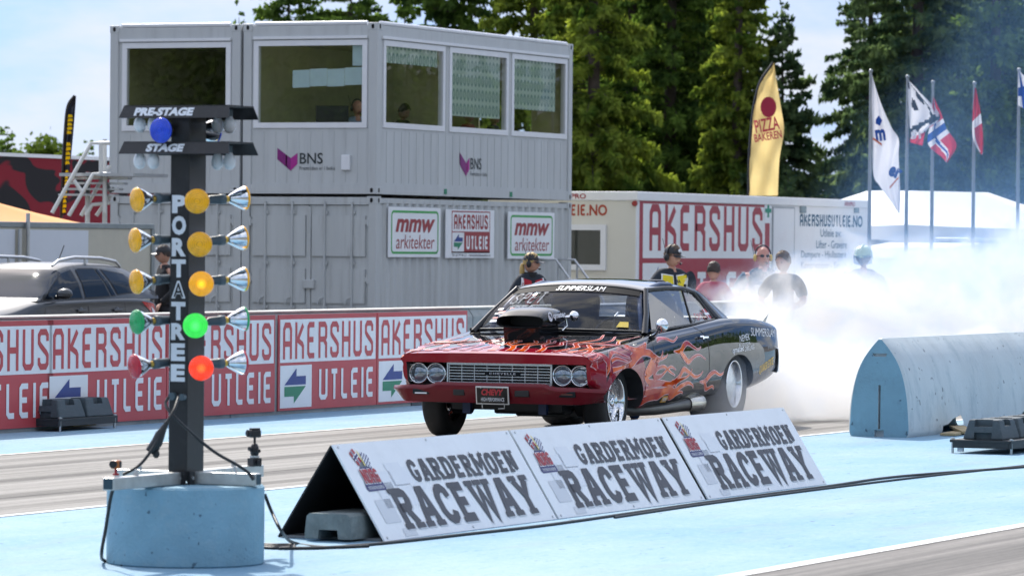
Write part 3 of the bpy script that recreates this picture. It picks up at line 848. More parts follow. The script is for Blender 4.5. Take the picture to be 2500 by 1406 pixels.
b = MB(); q = on_u(593, 461, UE); tb_ = MB(); tb_.cyl((-0.03, CW - 0.1, 0.03), (-0.03, CW + 0.19, 0.045), 0.018); tb_.build('tie_bar', M_STEEL, mod0)

# boards on the side of the lower container
M_MMW = pm('dark red print', (0.32, 0.035, 0.04), 0.5, var=0.04)
M_GRN2 = pm('bright green print', (0.04, 0.36, 0.07), 0.5, var=0.04)
def board(px0, px1, ptop, pbot, name, label, cat, kind):
    a, b_ = on_v(px0, pbot, VS - 0.03), on_v(px1, ptop + (px1 - px0) * 0.05, VS - 0.03)
    Wd, Hh = b_.x - a.x, on_v(px0, ptop, VS - 0.03).z - a.z
    r = tag(empty(name, (a.x, VS - 0.004, a.z)), label, cat, 'sponsor boards on the grey container')
    m = MB(); m.box2((0, -0.02, 0), (Wd, 0, Hh), bev=0.004); m.build('board', M_WHT, r)
    o = Vector((0, -0.02, 0))
    if kind == 'mmw':
        t = MB(); rr = []
        x0, x1, y0, y1, cr = Wd * .055, Wd * .945, Hh * .09, Hh * .91, Hh * .085
        for (cx, cy, a0) in ((x1 - cr, y0 + cr, -90), (x1 - cr, y1 - cr, 0), (x0 + cr, y1 - cr, 90), (x0 + cr, y0 + cr, 180)):
            for i in range(6):
                an = R_(a0 + 18 * i); rr.append((cx + cr * math.cos(an), cy + cr * math.sin(an)))
        rr.append(rr[0]); rr.append(rr[1])
        put(t, ribbon(rr, 0.035), o, X3, Z3, -Y3, 0.003); t.build('green_border', M_GRN2, r)
        t = MB(); put(t, fit(txt('mmw', 1, 0.035, 0.25), Wd * .76, Hh * .27), o + X3 * Wd * .13 + Z3 * Hh * .50, X3, Z3, -Y3, 0.003)
        put(t, fit(txt('arkitekter', 1, 0.0, 0.12), Wd * .74, Hh * .28), o + X3 * Wd * .14 + Z3 * Hh * .17, X3, Z3, -Y3, 0.003); t.build('lettering', M_MMW, r)
    else:
        t = MB(); x0, x1, y0, y1 = Wd * .12, Wd * .90, Hh * .12, Hh * .96
        put(t, ribbon([(x0, y0), (x1, y0), (x1, y1), (x0, y1), (x0, y0), (x1, y0)], 0.02), o, X3, Z3, -Y3, 0.003)
        put(t, poly2([(Wd * .37, y0), (x1, y0), (x1, Hh * .53), (Wd * .37, Hh * .53)]), o, X3, Z3, -Y3, 0.0025)
        put(t, poly2([(x0, Hh * .53), (x1, Hh * .53), (x1, Hh * .55), (x0, Hh * .55)]), o, X3, Z3, -Y3, 0.0028)
        put(t, fitx(strokes('AKERSHUS', Hh * .30, 0.2, 0.2), Wd * .70), o + X3 * Wd * .16 + Z3 * Hh * .60, X3, Z3, -Y3, 0.003); t.build('lettering', M_MMW, r)
        t = MB(); put(t, fitx(strokes('UTLEIE', Hh * .28, 0.22, 0.2), Wd * .44), o + X3 * Wd * .415 + Z3 * Hh * .18, X3, Z3, -Y3, 0.004); t.build('lettering', M_WHT, r)
        t = MB(); put(t, poly2([(0, 0), (.56, 1), (.56, .52), (1, .52), (1, 0)]), o + X3 * Wd * .16 + Z3 * Hh * .34, X3 * Wd * .18, Z3 * Hh * .16, -Y3, 0.004); t.build('blue_arrow', M_NAVY, r)
        t = MB(); put(t, poly2([(0, 1), (0, .42), (.44, .42), (.44, 0), (1, 1)]), o + X3 * Wd * .16 + Z3 * Hh * .17, X3 * Wd * .18, Z3 * Hh * .15, -Y3, 0.004); t.build('green_arrow', M_GREEN, r)
        t = MB(); put(t, fit(txt('Tlf: 63 99 44 22  - www.akershusutleie.no', 1), Wd * .8, Hh * .055), o + X3 * Wd * .12 + Z3 * Hh * .035, X3, Z3, -Y3, 0.003); t.build('lettering', M_INK, r)
    return r
board(949, 1077, 505, 628, 'sponsor_board', 'white board with green rounded border at the corner end of the grey container', 'sponsor board', 'mmw')
board(1089, 1208, 511, 630, 'sponsor_board', 'white board with red frame, blue and green arrows, between the two green bordered boards', 'sponsor board', 'ak')
board(1241, 1355, 517, 632, 'sponsor_board', 'white board with green rounded border above the person in the red waistcoat', 'sponsor board', 'mmw')

# inside the control room
def monitor(px, py, d, label):
    q = at_d(px, py, d)
    r = tag(empty('computer_monitor', (q.x, q.y, q.z), 0.45), label, 'monitor')
    m = MB(); m.box((0, 0, 0.0), (0.03, 0.52, 0.33), bev=0.008); m.build('screen_housing', M_BLACK, r)
    m = MB(); m.box((0.05, 0, -0.25), (0.03, 0.06, 0.2)); m.box((0.05, 0, -0.35), (0.2, 0.24, 0.02)); m.build('stand', M_BLACK, r)
    return r
monitor(811, 284, 71.6, 'black back of a computer monitor behind the end window of the control tower')
dk = MB(); q = at_d(760, 318, 71.5)
dk.box2((0.25, 0.15, 0.80), (0.95, CW - 0.2, 0.84)); dk.box2((0.3, 0.2, 0.17), (0.34, CW - 0.3, 0.8)); dk.box2((1.1, 0.10, 0.80), (CL - 0.6, 0.62, 0.84)); 
for x in (1.3, 3.2, 5.2, 6.9): dk.box2((x, 0.2, 0.17), (x + 0.05, 0.58, 0.80))
o = dk.build('control_room_desk', pm('desk laminate', (0.32, 0.29, 0.22), 0.5)); o.location = (UE, VS, MZ)
tag(o, 'long narrow desk running along the windows inside the control tower', 'desk')
pp = MB(); yA = on_u(714, 215, UE + 0.07); yB = on_u(884, 190, UE + 0.07)
zz = [on_u(714, 171, UE + .07).z, on_u(714, 215, UE + .07).z, on_u(884, 113, UE + .07).z, on_u(884, 208, UE + .07).z]
r = tag(empty('paper_sheets', (UE + 0.075, yA.y, zz[1])), 'row of pale blue paper sheets taped inside the end window of the control tower', 'paper sheets')
wd = yA.y - yB.y
for i in range(4):
    m = MB(); x0, x1 = wd * i / 4, wd * (i + 1) / 4 - 0.004
    up = 0.012 * (i % 2) + 0.03 * i / 4
    m.prism([(x0, up), (x1, up + 0.008), (x1, up + (zz[0] - zz[1])), (x0, up + (zz[0] - zz[1]) - 0.01)], (0, 0, 0), -Y3, Z3, -X3, 0.001); m.build('sheet', M_PAPER, r)
m = MB(); m.prism([(wd * .86, 0.34), (wd, 0.34), (wd, 0.34 + 0.33), (wd * .86, 0.34 + 0.32)], (0, 0, 0), -Y3, Z3, -X3, 0.001); m.build('sheet', M_PAPER, r)
m = MB()
cb = m; cb.box2((0, 0, 0), (0.5, 0.62, 0.95), bev=0.01); o = cb.build('filing_cabinet', pm('grey cabinet', (0.30, 0.30, 0.26), 0.5)); q = on_u(665, 300, UE + 1.7); o.location = (UE + 1.7, VS + 1.35, MZ + 0.17)
tag(o, 'grey cabinet standing behind the end window of the control tower', 'cabinet')
# ------------------------------------------------------------------ spruce wood behind the strip
M_BARK = pm('spruce bark', (0.11, 0.085, 0.07), 0.9, var=0.25, scale=6, bump=0.5, bscale=20)
M_SPR = [leaf_mat('spruce needles warm', (0.08, 0.14, 0.03), (0.38, 0.44, 0.09), 0.5, 1.3),
         leaf_mat('spruce needles dark', (0.055, 0.105, 0.032), (0.25, 0.36, 0.085), 0.45, 1.3),
         leaf_mat('spruce needles cool', (0.05, 0.10, 0.055), (0.24, 0.32, 0.13), 0.45, 1.3)]
def spruce_meshes(h, r, z0, seed, dens=1.0, spread=0.9, droop=0.5):
    g = np.random.default_rng(seed)
    t = MB(); t.tube([(0, 0, -0.3), (0.05, 0, h * .4), (0, 0.03, h * .75), (0, 0, h)], [0.028 * h * .6, 0.018 * h * .6, 0.008 * h * .6, 0.01], 8)
    V, Fc = [], []
    z = z0; k = 0
    P0, P1, WD = [], [], []
    while z < h - 0.15:
        fr = (z - z0) / (h - z0)
        Lw = r * (1 - fr) ** spread + 0.12
        nb = int(5 + 3 * (1 - fr))
        a0 = g.random() * 6.28
        for i in range(nb):
            Lb = Lw * (0.55 + 0.55 * g.random())
            if g.random() < 0.10: Lb *= 1.25
            az = a0 + 6.283 * i / nb + g.normal(0, 0.25)
            d = np.array((math.cos(az), math.sin(az), 0)); sd = np.array((-math.sin(az), math.cos(az), 0))
            rise, dr = 0.05 + 0.25 * fr, droop * (1 - 0.6 * fr) * (0.7 + 0.6 * g.random())
            zb = z + g.normal(0, .3)
            def pos(u): return d * (Lb * u) + np.array((0, 0, zb + Lb * (rise * u - dr * u * u + 0.22 * max(0, u - .6))))
            if Lb > 0.8: t.tube([pos(0), pos(.5), pos(.95)], [0.012 + 0.012 * Lb * .5, 0.012, 0.005], 4, False)
            n = max(8, int(Lb * 46 * dens * (1.5 if h < 12 else 1)))
            us = 0.12 + 0.9 * np.sqrt(g.random(n))
            for u in us:
                p = pos(u)
                side = g.choice((-1, 1)) * (0.10 + 0.45 * g.random()) * (0.25 + 0.4 * min(Lb, 2)) * (1.1 - 0.6 * u)
                hang = -(0.04 + 0.36 * g.random()) * (0.5 + 0.35 * min(Lb, 2.5)) * (1 - 0.55 * fr)
                if g.random() < .3: hang = .10 * g.normal() + .04; side *= 1.15
                q = p + sd * side + d * (0.14 * g.random()) + np.array((0, 0, hang))
                P0.append(p + sd * side * 0.15); P1.append(q); WD.append(0.034 + 0.048 * g.random())
        z += (0.24 + 0.14 * g.random()) * (0.7 if h < 12 else 1)
    P0, P1, WD = np.array(P0), np.array(P1), np.array(WD)[:, None]
    ax = P1 - P0
    rv = g.normal(size=P0.shape); wv = np.cross(ax, rv); wv /= np.linalg.norm(wv, axis=1)[:, None] + 1e-9
    M_ = P0 + ax * 0.45
    n = len(P0)
    # every twig: a slim leaf-shaped spray of two triangles plus a crossing one
    w2 = np.cross(ax, wv); w2 /= np.linalg.norm(w2, axis=1)[:, None] + 1e-9
    vs = np.concatenate([P0, M_ + wv * WD, P1, M_ - wv * WD, M_ + w2 * WD, M_ - w2 * WD])
    idx = np.arange(n)
    fa = np.stack([idx, idx + n, idx + 2 * n, idx + 3 * n], 1)
    fb = np.stack([idx, idx + 4 * n, idx + 2 * n, idx + 5 * n], 1)
    me = bpy.data.meshes.new('crown')
    fs = np.concatenate([fa, fb])
    me.vertices.add(len(vs)); me.vertices.foreach_set('co', vs.astype(np.float32).ravel())
    me.loops.add(fs.size); me.loops.foreach_set('vertex_index', fs.astype(np.int32).ravel())
    me.polygons.add(len(fs)); me.polygons.foreach_set('loop_start', np.arange(0, fs.size, 4, dtype=np.int32)); 
    me.update(calc_edges=True); me.validate()
    return t.mesh('trunk', M_BARK), me
VAR = {}
def spruce(px, d, h, r, mat, label, seed, z0=1.2, rz=0.0, lean=0.0, dens=1.0, spread=0.9, cat='spruce'):
    key = (round(h), round(r, 1), z0, dens, spread, seed)
    if key not in VAR: VAR[key] = spruce_meshes(h, r, z0, seed, dens, spread)
    tm, cm = VAR[key]
    q = at_d(px, 700, d)
    root = tag(empty('spruce_tree', (q.x, q.y, PADZ), rz), label, cat, 'spruces behind the strip')
    root.rotation_euler.x = lean
    link('trunk', tm, root)
    cm2 = cm.copy() if cm.materials else cm
    if cm2 is not cm: cm2.materials.clear()
    cm2.materials.append(M_SPR[mat])
    link('crown', cm2, root)
    return root
D1 = 165
TREES = [
    (570, 175, 10.6, 1.3, 1, 'slim spruce whose top shows above the left end of the control tower roof', 11, 4.0),
    (705, 180, 14, 2.6, 1, 'dark spruce above the roof between the left and the middle of the control tower', 12, 6.0),
    (850, 185, 14, 3.0, 1, 'broad dark spruce above the roof left of the tower corner', 13, 6.0),
    (985, 185, 12.2, 1.5, 1, 'thin spruce with sparse branches just right of the tower corner', 14, 5.0),
    (1085, 172, 17, 3.2, 1, 'dense dark spruce standing above the middle of the tower roof', 15, 4.0),
    (1300, 168, 18, 2.9, 0, 'yellowish green spruce over the right end of the tower roof', 16, 3.0),
    (1445, 150, 19, 2.6, 0, 'yellow green spruce with long hanging branches right beside the control tower', 18, 0.8),
    (1420, 195, 21, 3.4, 1, 'tall dark spruce close behind the yellow green one beside the tower', 19, 1.0),
    (1545, 185, 21, 3.0, 1, 'dark spruce behind the left corner of the white cabin', 20, 1.0),
    (1625, 172, 20, 2.8, 1, 'dark tall spruce behind the large red letters of the cabin', 21, 1.0),
    (1700, 180, 21, 2.8, 0, 'warm green spruce left of the thin bare trunk', 22, 1.0),
    (1795, 165, 17, 1.7, 0, 'thin ragged spruce with a long visible trunk left of the yellow banner', 23, 2.2),
    (1765, 195, 20, 2.6, 1, 'dark spruce behind the thin ragged one', 24, 1.0),
    (1905, 165, 10.7, 2.5, 2, 'pointed spruce with its top in view behind the yellow banner', 25, 0.8),
    (2225, 165, 21, 3.3, 2, 'big blue green spruce behind the white flag', 26, 0.8),
    (2120, 190, 17, 3.0, 2, 'spruce with upswept lower branches at the edge of the sky gap', 27, 0.8),
    (2330, 180, 21, 3.0, 1, 'dark spruce behind the red and white flag', 28, 0.8),
    (2420, 168, 20, 2.8, 1, 'tall dark spruce with hanging branches near the right picture edge', 29, 0.8),
    (2520, 175, 20, 3.0, 1, 'dark spruce cut off by the right picture edge', 30, 0.8),
    (2015, 215, 6.0, 2.2, 2, 'low young spruce at the foot of the sky gap', 31, 0.4),
    (2085, 205, 6.6, 2.4, 2, 'low bushy spruce right of the sky gap', 32, 0.4),
    (1960, 205, 5.2, 2.0, 2, 'low young spruce right behind the end of the white cabin', 33, 0.4),
    (1500, 205, 20, 3.2, 1, 'dark spruce filling the wood behind the cabin corner', 34, 1.0),
    (1665, 205, 21, 3.2, 1, 'dark spruce deep in the wood behind the cabin letters', 35, 1.0),
    (2390, 205, 21, 3.4, 1, 'dark spruce deep in the wood at the right', 36, 1.0),
    (2265, 205, 20, 3.0, 1, 'dark spruce deep in the wood behind the flags', 37, 1.0),
    (10, 210, 7.0, 1.6, 1, 'small dark pine at the left picture edge above the red trailer', 39, 2.0),
    (66, 240, 5.6, 1.2, 1, 'distant little spruce above the red trailer, left of the pale round tree', 40, 2.0),
    (205, 215, 6.4, 1.4, 1, 'small spruce above the red trailer beside the metal stairs', 41, 2.5),
    (240, 230, 6.0, 1.3, 1, 'small distant spruce close to the control tower', 42, 2.5),
]
for (px, d, h, r, mt, lb, sd, z0) in TREES:
    big = h > 13
    spruce(px, d, h, r, mt, lb, sd, z0, rz=sd * 1.7, lean=0.015 * ((sd % 3) - 1), dens=1.35 if d < 190 else 1.0, spread=0.62 if big else 0.85)
# pale leafy tree at the left
def leafy(px, d, h, r, label):
    q = at_d(px, 700, d); g = np.random.default_rng(5)
    root = tag(empty('leafy_tree', (q.x, q.y, PADZ)), label, 'tree')
    t = MB(); t.tube([(0, 0, -0.3), (0.05, 0, h * .5), (0, 0, h * .8)], [0.16, 0.1, 0.03], 8)
    V, Fs = [], []
    for c in range(46):
        a, u, zz = g.random() * 6.28, g.random() ** .5, g.random()
        cc = np.array((math.cos(a) * u * r, math.sin(a) * u * r, h * (.38 + .58 * zz * (1 - .55 * u * u))))
        if c < 12: t.tube([(0, 0, h * (.3 + .3 * g.random())), cc * .6 + np.array((0, 0, h * .22)), cc], [0.05, 0.03, 0.01], 5, False)
        for k in range(150):
            p = cc + g.normal(0, 0.36, 3) * (1, 1, .8); a1 = g.normal(size=3); a1 /= np.linalg.norm(a1); b1 = np.cross(a1, g.normal(size=3)); b1 /= np.linalg.norm(b1)
            n = len(V); s = 0.10 + .07 * g.random()
            V += [p - a1 * s, p + b1 * s * .6, p + a1 * s, p - b1 * s * .6]; Fs.append((n, n + 1, n + 2, n + 3))
    t.build('trunk', M_BARK, root)
    m = MB(); m.add(V, Fs, False); m.build('crown', leaf_mat('birch leaves', (0.06, 0.10, 0.02), (0.17, 0.22, 0.05), 0.4), root)
leafy(100, 190, 6.3, 1.9, 'pale green round leafy tree above the red trailer at the left')

# ------------------------------------------------------------------ white rental cabin
M_CAB = pm('white cabin sheet', (0.80, 0.81, 0.82), 0.5, var=0.03, scale=0.8, dirt=(0.62, 0.5, 0.5), dirt_amt=0.25)
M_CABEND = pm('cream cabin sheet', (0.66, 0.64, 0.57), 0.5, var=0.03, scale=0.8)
M_CRED = pm('cabin red print', (0.36, 0.015, 0.035), 0.45, var=0.03)
M_TEAL = pm('cabin petrol print', (0.02, 0.09, 0.15), 0.5, var=0.03)
cA = at_d(1555, 468, 80.0)
KU, KV, KZT = cA.x, cA.y, cA.z
cB = on_v(2120, 487, KV)
KL = cB.x - KU
KH = KZT - PADZ
cab = tag(empty('rental_cabin', (KU, KV, PADZ)), 'long white rental cabin with huge red letters on its side', 'cabin')
m = MB(); m.box2((0, 0.004, 0.1), (KL, 2.9, KH - 0.16)); m.build('wall', M_CAB, cab)
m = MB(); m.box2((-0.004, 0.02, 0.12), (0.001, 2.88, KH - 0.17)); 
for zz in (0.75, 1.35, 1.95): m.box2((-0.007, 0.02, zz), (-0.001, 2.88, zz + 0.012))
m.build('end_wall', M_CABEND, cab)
m = MB(); m.box2((-0.03, -0.03, KH - 0.16), (KL + 0.03, 2.93, KH), bev=0.015); m.build('roof', M_CAB, cab)
m = MB(); m.box2((0.05, 0.05, 0), (KL - .05, 2.85, 0.1)); m.build('base_frame', M_DARK, cab)
def kv(px, py): q = on_v(px, py, KV); return q.x - KU, q.z - PADZ
a, bq, cq = kv(1562, 487), kv(1880, 492), kv(1562, 637)
top, mid, x0, x1 = a[1], cq[1], a[0], bq[0]
zb = mid - (top - mid) * 0.95
m = MB()
o = Vector((0, 0.004, 0))
put(m, poly2([(x0, zb), (x1, zb), (x1, top), (x0, top)]), o, X3, Z3, -Y3, 0.002); m.build('red_field', M_CRED, cab)
m = MB(); put(m, poly2([(x0 + .16, mid + .05), (x1 - .26, mid + .05), (x1 - .26, top - .07), (x0 + .16, top - .07)]), o, X3, Z3, -Y3, 0.004)
put(m, poly2([(x0 + .16, zb + .05), (x0 + 1.55, zb + .05), (x0 + 1.55, mid - .04), (x0 + .16, mid - .04)]), o, X3, Z3, -Y3, 0.004); m.build('white_field', M_CAB, cab)
l0, l1 = kv(1585, 612), kv(1862, 500)
m = MB(); hh = kv(1585, 498)[1] - l0[1]; put(m, fitx(strokes('AKERSHUS', hh, 0.165, 0.24), l1[0] - l0[0]), o + X3 * l0[0] + Z3 * l0[1], X3, Z3, -Y3, 0.006); m.build('lettering', M_CRED, cab)
m = MB(); put(m, fitx(strokes('UTLEIE', hh * .86, 0.165, 0.26), x1 - x0 - 2.5), o + X3 * (x0 + 1.9) + Z3 * (zb + .12), X3, Z3, -Y3, 0.006); m.build('lettering', M_CAB, cab)
m = MB(); put(m, poly2([(0, 0), (.56, 1), (.56, .52), (1, .52), (1, 0)]), o + X3 * (x0 + .4) + Z3 * (mid - .55), X3 * .9, Z3 * .45, -Y3, .006); m.build('blue_arrow', M_NAVY, cab)
m = MB(); put(m, poly2([(0, 1), (0, .42), (.44, .42), (.44, 0), (1, 1)]), o + X3 * (x0 + .4) + Z3 * (mid - 1.04), X3 * .9, Z3 * .45, -Y3, .006); m.build('green_arrow', M_GREEN, cab)
d0, d1 = kv(1885, 700), kv(1937, 510)
m = MB(); m.box2((d0[0], -0.02, 0.15), (d1[0], 0.004, d1[1])); dr = m.build('door', M_CAB, cab)
m = MB(); m.box2((d1[0] - .12, -0.05, 1.05), (d1[0] - .05, -0.02, 1.25)); m.build('handle', M_BLACK, dr)
m = MB(); fw = .03
m.box2((d0[0] - fw, -0.022, 0.15), (d0[0] - .004, 0.004, d1[1] + fw)); m.box2((d1[0] + .004, -0.022, 0.15), (d1[0] + fw, 0.004, d1[1] + fw)); m.box2((d0[0] - .004, -0.022, d1[1] + .004), (d1[0] + .004, 0.004, d1[1] + fw))
m.build('door_frame', pm('grey seal', (0.4, 0.42, 0.44), 0.5), cab)
for (pa, pb) in ((1953, 1966), (2085, 2095)):
    p, q_ = kv(pa, 520), kv(pb, 500); m = MB(); m.box2((p[0], -0.025, p[1]), (q_[0], 0.004, q_[1])); m.build('vent', pm('grey vent', (0.22, 0.28, 0.30), 0.5), cab)
p = kv(1866, 545); m = MB(); m.box2((p[0], -0.008, p[1]), (p[0] + .36, 0.0035, p[1] + .40)); sg = m.build('first_aid_sign', M_WHT, cab)
m = MB(); c = (p[0] + .18, p[1] + .24); put(m, poly2([(-.04, -.13), (.04, -.13), (.04, .13), (-.04, .13)]), Vector((c[0], -0.008, c[1])), X3 * 1.3, Z3, -Y3, .002); put(m, poly2([(-.13, -.04), (.13, -.04), (.13, .04), (-.13, .04)]), Vector((c[0], -0.008, c[1])), X3 * 1.3, Z3, -Y3, .0025); m.build('green_cross', pm('first aid green', (0.0, 0.25, 0.15), 0.5), sg)
m = MB()
p, q_ = kv(1953, 552), kv(2106, 527)
put(m, fitx(strokes('AKERSHUSUTLEIE', q_[1] - p[1], 0.2, 0.17), (q_[0] - p[0]) * .80), o + X3 * p[0] + Z3 * p[1], X3, Z3, -Y3, .003)
put(m, fit(txt('.NO', 1, 0.03), (q_[0] - p[0]) * .18, (q_[1] - p[1])), o + X3 * (p[0] + (q_[0] - p[0]) * .82) + Z3 * p[1], X3, Z3, -Y3, .003)
for body, ya, yb, xa, xb in (('Utleie av:', 578, 560, 2003, 2054), ('Lifter - Gravere', 606, 588, 1993, 2068), ('Dumpere - Hjullastere', 634, 613, 1956, 2066), ('Kompressorer - Betong', 660, 640, 1956, 2068), ('Minihus - Tilhengere', 688, 668, 1962, 2066)):
    p, q_ = kv(xa, ya), kv(xb, yb); put(m, fit(txt(body, 1, 0.004), q_[0] - p[0], q_[1] - p[1]), o + X3 * p[0] + Z3 * p[1], X3, Z3, -Y3, .003)
m.build('lettering', M_TEAL, cab)
m = MB(); p = kv(2058, 496); put(m, fit(txt('ARNPRO', 1, 0.02), .62, .09), o + X3 * p[0] + Z3 * (KH - .13) - Y3 * .035, X3, Z3, -Y3, .003); m.build('maker_lettering', M_CRED, cab)
# the end of the cabin, half behind the tower
ex = -Y3; oe = Vector((-0.004, 0, 0))
def ke(px, py): q = on_u(px, py, KU - .004); return q.y - KV, q.z - PADZ
m = MB(); p, q_ = ke(1485, 527), ke(1398, 509)
put(m, fitx(strokes('AKERSHUSUTLEIE', .20, 0.2, 0.17), 1.75), Vector((-0.004, p[0] + 2.2, p[1])), ex, Z3, -X3, .004); put(m, fit(txt('.NO', 1, .03), .40, .20), Vector((-0.004, p[0] + .42, p[1])), ex, Z3, -X3, .004); m.build('lettering', pm('orange red print', (0.38, 0.05, 0.02), 0.5), cab)
m = MB(); p = ke(1432, 490); put(m, fit(txt('ARNPRO', 1, 0.02), .62, .09), Vector((-0.034, p[0] + .62, KH - .13)), ex, Z3, -X3, .004); m.build('maker_lettering', M_CRED, cab)
p, q_ = ke(1480, 660), ke(1392, 548)
w_ = window(cab, Vector((-0.030, q_[0] + .55, 0)), -Y3, -X3, 0.0, p[1], q_[0] + .55 - p[0], q_[1], .10)
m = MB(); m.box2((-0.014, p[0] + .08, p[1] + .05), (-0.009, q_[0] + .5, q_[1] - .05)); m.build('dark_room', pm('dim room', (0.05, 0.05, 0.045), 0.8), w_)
m = MB(); p = ke(1551, 497); m.cyl((-0.05, p[0], p[1]), (-0.004, p[0], p[1]), .05, n=12); m.build('red_lamp', pm('red lamp', (0.3, 0.02, 0.02), 0.3), cab)
# hand rail of the cabin steps
st = at_d(1452, 700, 76.5)
r = tag(empty('steel_steps', (st.x, st.y, PADZ)), 'galvanised steps with a bent hand rail at the cabin door end', 'steps')
m = MB()
for z, xx in ((0.2, 0.0), (0.4, 0.0), (0.6, 0.0)): pass
for k in range(3): m.box((0, 0.30 + 0.26 * k, 0.2 * (k + 1)), (0.8, 0.26, 0.03))
m.build('tread', M_STEEL, r)
for xx in (-.4, .4):
    m = MB(); m.tube([(xx, -0.05, 0.0), (xx, -0.05, 0.6), (xx, 0.02, 0.95), (xx, 0.55, 1.62), (xx, 1.1, 1.62), (xx, 1.1, 0)], 0.022, 8); m.tube([(xx, 0.5, 0.4), (xx, 0.5, 1.57)], 0.018, 6); m.tube([(xx, 0.1, 0), (xx, 0.95, .62), (xx, 1.1, .62)], .03, 6); m.build('hand_rail', M_STEEL, r)

# ------------------------------------------------------------------ tents and vehicles behind the smoke
M_TENT = pm('white tent cloth', (0.78, 0.78, 0.78), 0.7, var=0.03)
def marquee(px, d, wx, wy, eave, peak, ridge, label, mat, cat='tent', rz=0.0, name='marquee_tent', hip=True):
    q = at_d(px, 600, d); r = tag(empty(name, (q.x, q.y, PADZ), rz), label, cat)
    m = MB(); rows = []
    rx, ry = ridge
    n = 6
    for i in range(n + 1):
        u = i / n; sag = -0.10 * math.sin(math.pi * u)
        hx, hy = wx / 2 * (1 - u) + rx / 2 * u, wy / 2 * (1 - u) + ry / 2 * u; z = eave + (peak - eave) * u + sag
        loop = []
        for (sx, sy, ex_, ey_) in ((-1, -1, 1, -1), (1, -1, 1, 1), (1, 1, -1, 1), (-1, 1, -1, -1)):
            for k in range(6):
                t = k / 6; loop.append(((sx + (ex_ - sx) * t) * hx, (sy + (ey_ - sy) * t) * hy, z - 0.05 * math.sin(math.pi * t) * (1 - u)))
        rows.append(loop)
    m.grid(rows, True, True); m.build('canopy', mat, r)
    m = MB(); lo = [(p[0], p[1], eave - .35 + .02 * ((i * 7) % 3)) for i, p in enumerate(rows[0])]; m.grid([lo, rows[0]], True, True); m.build('valance', mat, r)
    for sx in (-1, 1):
        for sy in (-1, 1):
            m = MB(); m.cyl((sx * wx * .49, sy * wy * .49, 0), (sx * wx * .49, sy * wy * .49, eave), .03); m.build('pole', M_STEEL, r)
    m = MB(); m.box2((-wx * .485, wy * .48, .02), (wx * .485, wy * .485, eave)); m.build('side_cloth', mat, r)
    return r
marquee(2265, 96, 7.5, 5, 2.35, 3.08, (2.6, 1.2), 'large white marquee tent behind the flagpoles, half in the smoke', M_TENT, rz=-0.35)
marquee(2462, 108, 5, 5, 2.4, 2.95, (1, .6), 'pale pink tent at the right edge behind the white marquee', pm('pink tent cloth', (0.70, 0.42, 0.40), 0.7), rz=-0.3)
marquee(-95, 78, 5.6, 5, 1.95, 2.65, (.2, .2), 'orange tent roof at the left picture edge above the beige trailer', pm('orange tent cloth', (0.72, 0.30, 0.08), 0.7, var=.05), rz=-0.3)
# caravan
q = at_d(2350, 640, 88); cv = tag(empty('caravan', (q.x, q.y, PADZ), -0.25), 'white caravan with rounded dark front window, mostly hidden by the smoke', 'caravan')
prof = [(-2.4, .5), (-2.45, 1.2), (-2.2, 2.0), (-1.9, 2.25), (-1.0, 2.36), (2.0, 2.36), (2.3, 2.2), (2.4, 1.4), (2.4, .5)]
m = MB(); m.prism(prof, (0, 1.05, 0), X3, Z3, -Y3, 2.1); m.build('body', M_TENT, cv); cv.scale.z = .84
m = MB(); m.prism([(-1.9, 1.25), (-1.6, 1.9), (-1.2, 2.05), (1.8, 2.05), (1.8, 1.25)], (0, -1.056, 0), X3, Z3, -Y3, .01); m.build('window', pm('dark caravan window', (0.02, 0.03, 0.05), 0.1, var=0), cv)
for x in (-.2, .5):
    for sy in (-1, 1):
        m = MB(); m.cyl((x, sy * .82, .33), (x, sy * 1.0, .33), .33, n=20); m.build('wheel', M_BLACK, cv)
m = MB(); m.box((0.2, 0, 2.43), (1.2, .8, .1), bev=.03); m.build('roof_vent', M_STEEL, cv)

